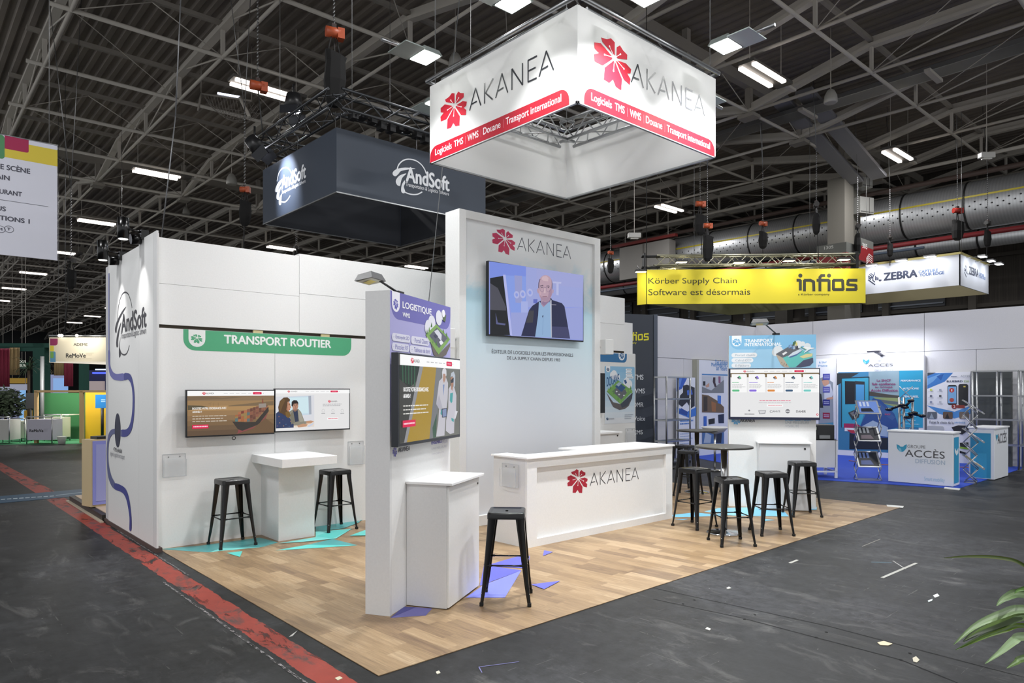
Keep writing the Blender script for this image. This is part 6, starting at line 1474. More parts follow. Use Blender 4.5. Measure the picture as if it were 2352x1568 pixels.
# navy wall with list
NB = Fr(AL.w(uS, 0, 0).x - .08, YA - .05, -22)
nav = M('363c46', .55)
t = thing('navy_wall', 'dark navy wall with yellow lettering and a white list, seen past the back wall', 'partition', NB.w(-1, 0, 0))
uu0 = NB.uv(1440, 800)[0] - .6; uu1, zN = NB.uv(1501, 723)
mb = MB(); mb.box(NB, uu0, uu1, 0, zN, -.15, 0, nav); mb.build('wall_board', t); mb = MB(); mb.box(NB, uu1, NB.uv(1509.5, 800)[0], 0, zN + .01, -.15, .02, M('4d5563', .45)); mb.build('edge_post', t)
g = Gfx(NB, .002, .0004).V(4.479, 1370, 700); YL = P('e8e02c'); w_ = .034
def st2(pts): g.line(pts, w_, YL, k=3)
st2([(375, 300), (375, 366)]); st2([(385, 310), (408, 308), (408, 366)]); st2([(432, 308), (470, 304), (472, 355), (432, 360), (432, 308)]); st2([(535, 297), (495, 300), (493, 328), (530, 328), (532, 355), (488, 360)])
g.disc(410, 287, .022, YL, k=3); g.disc(382, 289, .022, YL, k=3); g.k = 4; g.text('company', 300, 402, 412, 386, YL)
for s_, x0, x1, yb, yt in (('TMS', 382, 482, 768, 718), ('WMS', 372, 496, 910, 860), ('DMR', 380, 482, 1050, 1002), ('Voice', 382, 500, 1192, 1146), ('CMS', 378, 474, 1332, 1286)): g.text(s_, x0, yb, x1, yt, P('dfe2e6'), .01)
g.build('lettering', t)
# blue carpet and orange cable
CAR = M('2548b8', .85)
mb = MB(); q = [fl(1850, 1100), fl(2200, 1122.5), fl(2352, 1075), (17.38, -1.2), (17.38, YA), (uS + .2, YA), fl(1600, 1052)]
mb.prism([(x, y) for x, y in q], 0.001, .008, CAR); tag(mb.build('blue_carpet'), 'bright blue carpet of the neighbouring stand', 'carpet')
mb = MB(); P0 = [fl(*p) for p in ((1950, 1059), (1985, 1063), (2020, 1068), (2205, 1074), (2230, 1075))]; mb.path([(x, y, .015) for x, y in P0], .012, M('b06a3c', .6), 6); tag(mb.build('power_cord'), 'thin orange cord lying across the blue carpet', 'cord')
mb = MB(); q = [fl(*p) for p in ((2170, 1119), (2206, 1123), (2203, 1126), (2168, 1122))]; mb.prism(q, .0, .012, M('dcdcda', .5)); tag(mb.build('white_tape'), 'strip of white tape at the near corner of the blue carpet', 'tape')

def poster(A, n, px, name, label, cat='poster', th=.03, body='e8eaf0'):
    xl, xr, yt, yb = px; u0, z1 = A.uv(xl, yt, n); u1, _ = A.uv(xr, yt, n); z0 = A.uv(xl, yb, n)[1] if yb else .0
    t = thing(name, label, cat, A.w((u0 + u1) / 2, z0, n)); mb = MB(); mb.box(A, u0, u1, z0, z1, n - th, n, M(body, .5)); mb.build('board', t)
    return t, u0, u1, z0, z1
# big poster wall, groupe acces diffusion
t, u0, u1, z0, z1 = poster(AR, .15, (1921, 2122, 822, 1057), 'poster_wall', 'large lit poster wall with a phone, a blue train and a light blue text column', 'poster', .12)
g = Gfx(AR, .151, .0004).V(4.481, 1880, 780)
C1_ = P('2c9cc4'); zb = g.uv(200, 1130)[1]; zt = g.uv(700, 325)[1]
g.rectuv(u0 + .05, zb, u1 - .12, zt, P('3c7fa8')); 
g.poly([(190, 345), (420, 340), (190, 470)], P('2c3338')); g.poly([(240, 395), (515, 380), (515, 620), (425, 900), (240, 900)], P('3fa2c2')); g.poly([(515, 330), (830, 318), (830, 590), (515, 560)], P('8fa8b4')); g.poly([(515, 530), (700, 560), (830, 575), (830, 610), (515, 575)], P('4a4742')); g.poly([(560, 590), (830, 600), (830, 700), (650, 650)], P('8c9b6a')); g.poly([(600, 610), (830, 640), (830, 670), (640, 650)], P('59646c'))
g.poly([(425, 900), (560, 600), (640, 620), (780, 760), (830, 900), (715, 920), (715, 1130), (320, 1120), (330, 960)], P('2d4f8e')); g.poly([(430, 900), (560, 830), (715, 900), (715, 1000), (460, 960)], P('9db3cc')); g.poly([(320, 960), (460, 1000), (715, 1010), (715, 1130), (318, 1125)], P('1f2732')); g.poly([(600, 640), (640, 660), (790, 800), (760, 830), (640, 740)], P('3c5e96'))
g.rect(832, 318, 1075, 905, C1_)
g.poly([(272, 425), (376, 428), (376, 660), (275, 662)], P('20242b')); g.poly([(376, 425), (476, 430), (476, 662), (380, 660)], P('30333a')); g.poly([(385, 460), (470, 462), (470, 625), (387, 625)], P('4f9ad0'))
g.line([(240, 395), (520, 383), (520, 620)], .02, P('26343c')); g.line([(238, 395), (238, 900)], .02, P('26343c'))
g.poly([(305, 750), (370, 722), (425, 755), (415, 800), (350, 825)], P('3b3c3e')); g.poly([(325, 752), (372, 735), (405, 760), (355, 790)], P('77787a')); g.poly([(262, 860), (400, 865), (455, 905), (262, 910)], P('a82a5c')); g.poly([(270, 905), (460, 912), (460, 945), (270, 940)], P('e6e8ec')); g.poly([(290, 925), (460, 935), (430, 968), (340, 962)], P('b53648'))
g.k = 24
for s_, x0, x1, yb, yt in (('La SNCF', 602, 745, 430, 406), ('fait confiance', 553, 793, 467, 440), ('au Groupe', 583, 762, 500, 474), ('Accès Diffusion', 541, 815, 533, 506)): g.text(s_, x0, yb, x1, yt, P('8d3c70'), .025)
for s_, x0, x1, yb, yt in (('PERFORMANCE', 850, 1052, 430, 410), ('AUTONOMIE', 872, 1034, 511, 492), ('TEMPS REEL', 875, 1034, 594, 575)): g.text(s_, x0, yb, x1, yt, P('eef4f6'), .02)
g.text('SNCF', 685, 775, 742, 760, P('d0405c')); g.bars(880, 730, 1050, 890, 4, P('9bd0e2'), .2)
def acces(g, s, ox, oy, bird='3a9cc0', ink='55555a', grp='b9bcc2'):
    T = lambda x, y: (ox + (x - 805) * s, oy + (y - 1075) * s)
    g.poly([T(803, 1075), (T(830, 1085)), T(845, 1100), T(870, 1100), T(885, 1085), T(910, 1076), T(905, 1115), T(880, 1145), T(857, 1155), T(830, 1145), T(808, 1115)], P(bird))
    g.poly([T(820, 1105), T(850, 1120), T(858, 1155), T(830, 1145)], P('7fc3dc'))
    g.text('GROUPE', *T(915, 1112), *T(1100, 1089), P(grp)); g.text('ACCÈS', *T(890, 1200), *T(1300, 1132), P(ink), .0); g.text('DIFFUSION', *T(998, 1268), *T(1303, 1243), P('a9bcd0'), -.005)
acces(g, .62, 460, 200); g.build('poster_print', t)
# slim posters
t, u0, u1, z0, z1 = poster(AR, .1, (1874, 1920, 824, 1005), 'poster_panel', 'narrow lit poster with headset person and square badges, right of the light blue panel')
g = Gfx(AR, .101, .0004).V(4.481, 1880, 780); g.text('& SAV', 5, 243, 84, 222, P('4a8fc0'), .02); g.text('France', 0, 278, 90, 256, P('4a8fc0'), .02)
g.poly([(0, 400), (60, 380), (150, 440), (155, 870), (0, 880)], P('8f98a6')); g.poly([(35, 420), (75, 400), (110, 425), (105, 465), (70, 480), (45, 460)], P('c89a84')); g.poly([(30, 425), (40, 395), (90, 385), (110, 410), (60, 415)], P('8a7466')); g.poly([(60, 480), (120, 450), (155, 560), (130, 600), (60, 610)], P('c9cfe0')); g.poly([(80, 600), (150, 585), (150, 610), (90, 620)], P('c89a84')); g.poly([(0, 540), (30, 560), (50, 700), (0, 700)], P('2b3038')); g.poly([(0, 860), (155, 850), (155, 880), (0, 880)], P('4a8fb0'))
for y, c_ in ((350, '4d51a8'), (482, '5d61b0'), (615, '2f3384'), (750, '8f2344')):
    g.rect(45, y, 118, y + 62, P(c_)); g.bars(55, y + 14, 110, y + 50, 2, P('b9bbe0'), .4, False)
g.build('poster_print', t)
t, u0, u1, z0, z1 = poster(AR, .12, (2129, 2229, 855, 1060), 'poster_panel', 'roll-up poster with a balloon picture phone and a black phone, right of the train poster')
g = Gfx(AR, .121, .0004).V(4.481, 1880, 780)
g.poly([(1120, 345), (1385, 340), (1300, 430), (1120, 505)], P('3f7cc4')); g.poly([(1120, 400), (1200, 370), (1260, 345), (1180, 430), (1120, 470)], P('6fa3d8')); g.poly([(1215, 375), (1290, 350), (1260, 420)], P('2c5fa8')); g.poly([(1115, 675), (1400, 740), (1565, 680), (1565, 760), (1400, 810), (1240, 760)], P('4f8fd0'))
g.poly([(1120, 338), (1210, 338), (1120, 372)], P('3c4450')); g.text('BLUEBIRD', 1320, 438, 1482, 418, P('3c4a66'), .03); g.text('S20', 1495, 438, 1548, 419, P('a9c47c'), .02)
g.rect(1328, 465, 1425, 672, P('23262c'), .05); g.rect(1334, 482, 1419, 655, P('7fb0dc')); g.disc(1372, 520, .055, P('c23c3c')); g.rect(1366, 508, 1378, 532, P('e6dcd8')); g.disc(1372, 620, .05, P('b5504a')); g.rect(1440, 455, 1540, 680, P('2b2c2c'), .05); g.rect(1492, 475, 1515, 488, P('d8c45c'))
g.disc(1398, 687, .06, P('8f2d2a')); g.text('2', 1390, 700, 1408, 674, P('f0e6e4'), .03); g.rect(1428, 672, 1505, 704, P('8f3a30'))
for q, X in enumerate((1120, 1282, 1450)): g.rect(X, 740, X + 100, 815, P(('5f6670', '6a5648', '74685c')[q]), .03); g.poly([(X + 20, 810), (X + 45, 755), (X + 70, 812)], P(('98a4b0', '2c2c30', 'b0a898')[q]))
g.text('Faites le choix de la', 1145, 862, 1392, 840, P('5c6068'), .01); g.text('pérénité', 1402, 864, 1512, 842, P('6fa0d0'), .01)
g.poly([(1370, 900), (1440, 880), (1540, 885), (1545, 930), (1480, 975), (1400, 950)], P('2b2c30')); g.rect(1120, 885, 1290, 960, P('b9bcc0'), .03); g.poly([(1455, 1060), (1545, 1055), (1545, 1110), (1460, 1100)], P('2c3028')); g.poly([(1455, 1100), (1545, 1110), (1545, 1130), (1455, 1118)], P('8fb83c')); g.poly([(1455, 1140), (1530, 1165), (1520, 1180), (1455, 1165)], P('26282c'))
for q, (x, y) in enumerate(((1160, 515), (1255, 515), (1160, 578), (1255, 578), (1160, 640), (1255, 640))): g.rect(x - 12, y - 10, x + 12, y + 10, P(('c9d46a', 'a9b0c0', '6a7080', '55585e', '8f98b0', 'c0c4cc')[q])); g.bars(x - 30, y + 14, x + 30, y + 28, 1, P('a9acb4'), .3)
g.bars(1365, 365, 1430, 392, 1, P('5a6a8a'), .3); g.text('ACCES', 1465, 384, 1560, 364, P('8a8f9a')); g.build('poster_print', t)
# two posters on the left wing
LA = Fr(0, YA - .1, 0)
t, u0, u1, z0, z1 = poster(Fr(0, YA, 0), .12, (1555, 1597, 866, 1060), 'poster_panel', 'roll-up poster with handheld scanner behind the metal shelf rack', body='dfe3ec')
g = Gfx(Fr(0, YA, 0), .121, .0004).V(4.479, 1370, 700)
g.poly([(825, 750), (935, 748), (880, 860), (825, 890)], P('2f5ec0')); g.poly([(825, 770), (880, 750), (860, 840), (825, 860)], P('5f8ad8')); g.poly([(890, 830), (930, 820), (1010, 850), (1010, 1040), (970, 1065), (930, 1000), (880, 1050), (845, 1020), (860, 930), (890, 900)], P('2a2d36')); g.poly([(930, 880), (980, 870), (990, 920), (935, 930)], P('3f6ac8')); g.poly([(825, 1050), (930, 1100), (1025, 1050), (1025, 1140), (950, 1160), (825, 1110)], P('3f78cc')); g.poly([(870, 1060), (940, 1100), (930, 1140), (840, 1110)], P('2c4f9c'))
g.bars(860, 1180, 1000, 1230, 2, P('4f84c8'), .5); g.bars(860, 1290, 1000, 1430, 6, P('8fa8cc'), .25); g.build('poster_print', t)
t, u0, u1, z0, z1 = poster(Fr(0, YA, 0), .12, (1604, 1672, 826, 1062), 'poster_panel', 'tall poster with product photo strips, left of the light blue panel', body='dfe3ec')
mb = MB(); mb.box(Fr(0, YA, 0), u0 - .1, u0, z0, z1, .0, .14, M('a9a99c', .6)); mb.build('side_edge', t)
g = Gfx(Fr(0, YA, 0), .121, .0004).V(4.479, 1370, 700)
for s_, x0, yb in (('Des Solutions', 1222, 612), ('Matérielles & Logicielles', 1182, 642), ('sur Mesure', 1232, 672)): ua, za = g.uv(x0, yb); g.textuv(s_, ua, za, ua + .055 * len(s_), za + .13, P('4a86c0'), .02)
zz1_ = g.uv(1100, 708)[1]; zz2_ = g.uv(1100, 722)[1]; ua = g.uv(1085, 720)[0]; g.rectuv(ua, zz2_, u1, zz1_, P('4a86c0'))
g.poly([(1085, 730), (1310, 735), (1310, 905), (1085, 905)], P('c0c6d0')); g.poly([(1085, 840), (1180, 880), (1310, 770), (1310, 905), (1085, 905)], P('7d8288')); g.poly([(1095, 785), (1120, 785), (1120, 830), (1095, 830)], P('23262c')); g.poly([(1120, 830), (1160, 800), (1160, 840), (1130, 850)], P('c49a84')); g.poly([(1200, 745), (1222, 745), (1222, 800), (1235, 840), (1215, 845), (1195, 790)], P('3a2c3a')); g.poly([(1253, 735), (1275, 735), (1275, 805), (1255, 805)], P('8a5a7c'))
g.poly([(1085, 920), (1150, 930), (1250, 990), (1310, 1050), (1310, 1110), (1085, 1105)], P('6e5b48')); g.poly([(1100, 940), (1140, 940), (1140, 1090), (1100, 1095)], P('3c3630')); g.poly([(1180, 990), (1230, 1010), (1225, 1100), (1185, 1095)], P('9a6a44')); g.poly([(1245, 930), (1280, 935), (1278, 1020), (1245, 1010)], P('3f78d0'))
g.poly([(1100, 1145), (1132, 1145), (1132, 1250), (1100, 1255)], P('3f6ac0')); g.poly([(1150, 1175), (1215, 1165), (1215, 1220), (1155, 1230)], P('26282c')); g.poly([(1250, 1130), (1310, 1120), (1310, 1215), (1255, 1215)], P('23304c'))
g.poly([(1085, 1290), (1310, 1280), (1310, 1430), (1085, 1430)], P('4a6ea0')); g.poly([(1120, 1310), (1180, 1340), (1170, 1420), (1100, 1420)], P('a9b8c8')); g.poly([(1220, 1300), (1290, 1320), (1280, 1420), (1230, 1420)], P('1f2838')); g.build('poster_print', t)
# metal shelf racks
def rack(A, n, pxs, pys, lab, r=.022, depth=.35):
    us = [A.uv(x, 900, n)[0] for x in pxs]; t = thing('metal_rack', lab, 'shelf rack', A.w(sum(us) / len(us), 0, n)); mb = MB(); zt = A.uv(pxs[0], pys[0], n)[1]
    for u in us:
        for dn in (0, -depth): mb.tube(A.w(u, .01, n + dn), A.w(u, zt, n + dn), r, ALU, 8)
    mb.build('uprights', t)
    for y in pys:
        z = A.uv(pxs[0], y, n)[1]; mb = MB()
        for a, b_ in zip(us, us[1:]): mb.box(A, a, b_, z - .03, z, n - .02, n + .02, ALU); mb.box(A, a, b_, z - .03, z, n - depth - .02, n - depth + .02, ALU)
        for u in us: mb.box(A, u - .015, u + .015, z - .03, z, n - depth, n, ALU)
        mb.box(A, us[0], us[-1], z - .034, z - .03, n - depth, n, M('c9d4dc', .1, trans=.7)) if len(us) == 2 else None
        mb.build('shelf', t)
rack(Fr(0, YA, 0), 1.0, (1531, 1585), (864, 915, 964, 1013, 1060), 'silver tube shelf rack in front of the scanner poster, left')
rack(AR, .9, (2234, 2290, 2340, 2400), (851, 907, 961, 1017, 1072), 'silver tube shelf rack at the far right edge')
mb = MB(); u0, z1 = AR.uv(2230, 852, .25); u1, _ = AR.uv(2322, 852, .25); mb.box(AR, u0, u1, .01, z1, .1, .25, M('4b4f4f', .8)); tag(mb.build('grey_screen'), 'dark grey fabric screen standing behind the rack at far right', 'screen board')
# phone truss totem with small black arms
A = AR; u0, _ = A.uv(2068, 960, 1.2); t = thing('truss_totem', 'short aluminium truss totem with black holders behind the white counter', 'totem', A.w(u0, 0, 1.2))
mb = MB(); us = [A.uv(x, 940, 1.2)[0] for x in (2066, 2076, 2096)]; zt = A.uv(2076, 912, 1.2)[1]
for u in us: mb.tube(A.w(u, .01, 1.2), A.w(u, zt, 1.2), .03, ALU, 10)
for q in range(5): z = .3 + q * .32; mb.tube(A.w(us[0], z, 1.2), A.w(us[2], z + .3, 1.2), .01, ALU, 5); mb.tube(A.w(us[2], z, 1.2), A.w(us[0], z + .3, 1.2), .01, ALU, 5)
mb.build('truss_post', t)
for q, (xa, ya, xb, yb) in enumerate(((2042, 940, 2072, 930), (2078, 935, 2092, 920), (2094, 950, 2118, 955), (2085, 958, 2100, 948))):
    mb = MB(); a_ = A.w(*A.uv(xa, ya, 1.3), 1.3); b_ = A.w(*A.uv(xb, yb, 1.3), 1.3); mb.tube(a_, b_, .03, BLACKM, 6); mb.ball(a_, .07, BLACKM, 8, (1, 1.4, .6)); mb.ball(b_, .06, BLACKM, 8, (1, 1.4, .7)); mb.build('device_holder', t)
# arm lamps on the poster wall
for px, py, nm in ((2012, 808, 'dark angled arm lamp over the poster wall heading'),):
    u_, z_ = AR.uv(px + 14, 818, .1); t = thing('arm_lamp', nm, 'lamp', AR.w(u_, z_, .1)); mb = MB(); b_ = AR.w(AR.uv(px, py, .6)[0], AR.uv(px, py, .6)[1], .6); mb.beam(AR.w(u_, z_, .0), b_, .09, .03, M('55555f', .4)); mb.build('arm', t); mb = MB(); mb.box(Fr(b_.x, b_.y, -90), -.2, .1, b_.z - .01, b_.z + .03, -.06, .06, M('4a4a55', .4)); mb.build('lamp_head', t)
for u_px, nn, pw in ((1905, .75, 9), (1965, .7, 8), (2020, .7, 9), (2085, .7, 8)):
    u_ = AR.uv(u_px, 800, nn)[0]; p = AR.w(u_, zm2 + .35, nn); add_light('poster_light', tuple(p), tuple(AR.w(u_, 1.6, .1)), .2, pw, (.9, .92, 1), .12)
# white cloth counters
def cloth_counter(P0_, P1_, dpt, h, lab, name='promo_counter', side_blue=True):
    """front runs P0_->P1_ on the floor"""
    a = Vector((*P0_, 0)); b_ = Vector((*P1_, 0)); A = Fr(a.x, a.y, math.degrees(math.atan2(b_.y - a.y, b_.x - a.x))); W = (b_ - a).length
    t = thing(name, lab, 'counter', A.w(W / 2, 0, -dpt / 2)); mb = MB(); mb.box(A, 0, W, .012, h - .03, -dpt, 0, M('e3e7ee', .6)); mb.build('body', t, .008)
    mb = MB(); mb.box(A, -.02, W + .02, h - .03, h, -dpt - .02, .02, M('eef0f4', .4)); mb.build('worktop', t, .004); return t, A, W
p0 = fl(2040, 1106); p1 = fl(2189, 1119); hh = 1.8 - (987 - 895) / 1600 * (1600 * 1.8 / (1106 - 895))
t, A, W = cloth_counter(p0, p1, .45, hh, 'white fabric counter with blue bird mark on the blue carpet, cyan stripe on its side')
g = Gfx(A, .002, .0004).V(4.481, 1880, 780); acces(g, 1.0, 805, 1075, ink='4f4f52', grp='77797c'); g.text('Smart mobility', 1088, 1460, 1300, 1425, P('a9cce0')); g.build('logo', t)
SD = Fr(A.w(W, 0, 0).x, A.w(W, 0, 0).y, math.degrees(A.a) + 90); g = Gfx(SD, .002, .0004); g.rectuv(.06, .06, .38, hh - .1, P('2f9ccb')); g.poly([(2193, 1028), (2197, 1036), (2201, 1028), (2201, 1040), (2197, 1046), (2193, 1038)], P('e6eef4')); g.build('side_print', t)
p1 = fl(2284, 1103); p0 = (p1[0], p1[1] + AR.uv(2284, 1000, AR.o.x * 0 + XA - p1[0])[0] - AR.uv(2225, 1000, XA - p1[0])[0]); hh = 1.05; dep_ = Fr(p1[0], p1[1], 0).uv(2316, 1090)[0]
t, A, W = cloth_counter(p0, p1, dep_, hh, 'blue and white counter at right with a zigzag rack in front', 'promo_counter')
g = Gfx(A, .002, .0004); g.rectuv(.03, .03, W - .06, hh - .12, P('2f8fb8')); g.rectuv(W * .2, .03, W * .7, hh * .5, P('3a9cc4'))
g.build('front_print', t); SD = Fr(A.w(W, 0, 0).x, A.w(W, 0, 0).y, math.degrees(A.a) + 90); g = Gfx(SD, .002, .0004).V(4.481, 1880, 780)
g.poly([(1825, 972), (1835, 985), (1848, 970), (1846, 1000), (1836, 1042), (1826, 1005)], P('3a9cc0')); u_a, z_a = g.uv(1845, 1070); u_b, _ = g.uv(1935, 1060); g.textuv('ACCÈS', u_a, z_a, u_b, z_a + .25, P('5a5a60'), .01); g.build('side_logo', t)
# printer on white table
p0 = fl(1882, 1090); p1 = fl(1924, 1098.5)
cx_ = fl(1924, 1098.5); A = Fr(cx_[0], cx_[1], math.degrees(PB.a) + 8)
t = thing('white_side_table', 'white box table carrying the black printer', 'table', A.w(-.4, 0, -.25)); hh = A.uv(1924, 1011)[1]
mb = MB(); mb.box(A, -1.25, -.03, .22, hh, -.62, 0, M('dcdee2', .5)); mb.build('box_body', t, .0004)
for nm, (u_, n_) in enumerate(((0, 0), (0, -.6), (-1.2, 0), (-1.2, -.6))): mb = MB(); mb.box(A, u_ - .05, u_, .009, hh, n_ - .05 if n_ else -.05, n_, M('e6e8ec', .4)); mb.build('leg', t)
mb = MB(); mb.box(A, -1.2, 0, .12, .15, -.03, -.01, M('e6e8ec', .4)); mb.box(A, -.03, -.01, .12, .15, -.6, 0, M('e6e8ec', .4)); mb.build('low_rail', t)
t = thing('label_printer', 'black label printer standing on the white side table', 'printer', A.w(-.45, hh, -.3)); 
mb = MB(); mb.box(A, -.52, -.04, hh + .01, hh + .31, -.55, -.06, M('26272a', .4)); mb.build('body', t, .01)
mb = MB(); mb.box(A, -.50, -.37, hh + .02, hh + .29, -.06, -.045, M('1a1b1d', .35)); mb.box(A, -.49, -.40, hh + .21, hh + .27, -.045, -.04, M('aeb8a8', .4)); mb.build('control_panel', t)
mb = MB(); mb.box(A, -.35, -.14, hh + .03, hh + .10, -.06, -.02, M('8f9194', .35, .5)); mb.build('label_slot', t); mb = MB(); mb.box(A, -.56, 0, hh, hh + .01, -.6, 0, DARK); mb.build('base_plate', t)
# zigzag literature racks
def zigzag(fx, A, W, n_sh, pts, lab, prints):
    """pts: side profile as (n,z) zigzag"""
    t = thing('literature_rack', lab, 'brochure rack', A.w(W / 2, 0, 0), 0, 'zigzag brochure racks')
    mb = MB(); mb.box(A, -.02, W + .02, .009, .03, pts[0][0] - .02, pts[0][0] + .0, ALU); mb.box(A, -.02, W + .02, .009, .03, -.20, -.18, ALU); mb.box(A, -.02, .0, .009, .03, -.2, pts[0][0], ALU); mb.box(A, W, W + .02, .009, .03, -.2, pts[0][0], ALU); mb.build('base_frame', t)
    for side in (-.012, W + .012):
        mb = MB(); mb.path([A.w(side, z, n) for n, z in pts], .010, ALU, 6); mb.path([A.w(side, z, -.2 + (-(n) if False else (pts[0][0] - n - .0))) for n, z in pts], .008, ALU, 6); mb.build('zigzag_bar', t)
    for j, (n0_, z0_, n1_, z1_, pr) in enumerate(prints):
        mb = MB(); q0 = (n0_, z0_); q1 = (n1_, z1_); nn_ = Vector((z1_ - z0_, -(n1_ - n0_))).normalized() * .012
        mb.hexa([A.w(0, z0_, n0_), A.w(W, z0_, n0_), A.w(W, z1_, n1_), A.w(0, z1_, n1_)], [A.w(0, z0_ + nn_.y, n0_ + nn_.x), A.w(W, z0_ + nn_.y, n0_ + nn_.x), A.w(W, z1_ + nn_.y, n1_ + nn_.x), A.w(0, z1_ + nn_.y, n1_ + nn_.x)], ALU); sh = mb.build('shelf', t)
        mb = MB(); e = .03; dz = z1_ - z0_; dn = n1_ - n0_
        def Pq(u, f_, o_): return A.w(u, z0_ + dz * f_ + nn_.y * o_, n0_ + dn * f_ + nn_.x * o_)
        mb.face([Pq(e, .08, 1.3), Pq(W - e, .08, 1.3), Pq(W - e, .92, 1.3), Pq(e, .92, 1.3)], P(pr[0], .3))
        for q in range(3): mb.face([Pq(e + .03 + q * .07, .55, 1.5), Pq(e + .07 + q * .07, .55, 1.5), Pq(e + .07 + q * .07, .88, 1.5), Pq(e + .03 + q * .07, .88, 1.5)], P(pr[1], .3))
        mb.face([Pq(e + .03, .15, 1.5), Pq(W * .7, .15, 1.5), Pq(W * .6, .42, 1.5), Pq(e + .04, .4, 1.5)], P(pr[2], .3)); sub(sh, mb, 'brochure')
pA = fl(1971, 1104); A1 = Fr(pA[0], pA[1], -50); Wz = .42
n0_ = 0
zigzag(None, A1, Wz, 3, [(0, .02), (-.2, .27), (0, .53), (-.2, .78), (0, 1.05), (-.2, 1.32), (-.06, 1.48)], 'zigzag brochure rack with dark brochures, left of the white fabric counter',
    [(.02, .27, -.20, .57, ('23262e', '5f74a8', '4a5a8c')), (.02, .78, -.20, 1.06, ('23262e', '8f949c', '6a5f68')), (.02, 1.32, -.20, 1.58, ('6f8fd8', 'c8d4ee', '1f2430'))])
pA = fl(2243, 1111); A2 = Fr(pA[0], pA[1], 12); 
zigzag(None, A2, .30, 3, [(0, .02), (-.22, .27), (0, .53), (-.22, .78), (0, 1.05), (-.22, 1.32), (-.06, 1.5)], 'zigzag brochure rack with white and yellow brochures, in front of the blue counter',
    [(.12, .27, -.24, .54, ('dfe2e8', 'd8b43c', 'd8a83c')), (.12, .78, -.24, 1.05, ('dfe2ee', '3c4a9c', '2c3a8c')), (.12, 1.33, -.24, 1.60, ('dfe2ee', '8f98c8', '3c3f9c'))])
# white bowl chair glimpsed behind the tables
mb = MB(); p = at(1642, 984, 15.5); mb.lathe((p.x, p.y, p.z - .12), [(.05, 0), (.2, .05), (.28, .13), (.30, .16)], M('e6e6e8', .35), 20); mb.tube((p.x, p.y, 0), (p.x, p.y, p.z - .1), .025, CHROME, 10); mb.lathe((p.x, p.y, 0.009), [(.2, 0), (.2, .015), (.03, .03)], CHROME, 20)
tag(mb.build('bowl_chair'), 'white bowl shaped seat on a chrome stem, left of the light blue panel', 'chair')

# ================================================================ STANDS AT LEFT
# beige kiosk and platform behind the side wall
PLm = M('c0aa94', .6)
mb = MB(); mb.prism([(-.05, 7.1), (2.6, 7.1), (2.6, 9.25), (-.05, 9.25)], .006, .10, PLm); o = mb.build('platform'); tag(o, 'low beige platform with dark edge beyond the side wall', 'platform')
mb = MB(); mb.prism([(-.12, 7.0), (-.05, 7.0), (-.05, 9.3), (-.12, 9.3)], .0, .09, M('2c2722', .5)); mb.prism([(-.16, 6.9), (-.12, 6.9), (-.12, 9.35), (-.16, 9.35)], 0, .02, M('b9ad9a', .5)); tag(mb.build('platform_edge'), 'dark edge profile of the low platform along the aisle', 'edge trim')
u0 = fl(193, 1149, .1); u1 = fl(237, 1163, .1); A = Fr(u0[0], u0[1], 0)
kx0, ky0 = at(209, 1165, 1600 * 1.7 / (1165 - 895)).x, at(209, 1165, 1600 * 1.7 / (1165 - 895)).y
zk = at(209, 1010, 1600 * 1.7 / (1165 - 895)).z
t = thing('info_kiosk', 'beige kiosk cabinet with violet framed front behind the side wall', 'kiosk', (kx0, ky0, .1)); KF = Fr(kx0, ky0, 12)
mb = MB(); mb.box(KF, 0, .8, .102, zk, -.30, 0, M('c9b48c', .6)); mb.build('body', t); mb = MB(); mb.box(KF, .02, .8, .13, zk - .02, 0, .015, M('8f93d8', .4)); mb.box(KF, .06, .76, .18, zk - .07, .015, .02, M('a3a6da', .4)); mb.box(KF, .30, .5, zk - .62, zk - .08, .02, .025, M('3f66d0', .4)); mb.build('front_panel', t)
mb = MB(); mb.box(KF, .1, .5, zk, zk + .04, -.26, -.05, DARK); mb.build('device', t)

FD = lambda px, py, d: at(px, py, d)
FA = math.degrees(AZ) - 90     # boards facing the camera side of the aisle
def fboard(x0, x1, yt, yb, d, m, name, lab, cat, th=.08, zfloor=False, kids=None, group=None):
    a = FD(x0, yb, d); b_ = FD(x1, yt, d); A = Fr(a.x, a.y, FA); W = (Vector((b_.x, b_.y, 0)) - Vector((a.x, a.y, 0))).length
    z0 = 0 if zfloor else a.z; mb = MB(); mb.box(A, 0, W, max(z0, 0), b_.z, -th, 0, m)
    if not zfloor and name in ('sign', 'canopy'):
        for u in (.1, W - .1): mb.tube(A.w(u, b_.z, -th / 2), A.w(u, ZB + 1.4, -th / 2), .015, RT, 5)
    if name == 'black_screen': mb.tube(A.w(W / 2, 0, -th), A.w(W / 2, a.z, -th / 2), .03, DARK, 6)
    o = mb.build(name); tag(o, lab, cat, group); return o, A, W, z0, b_.z
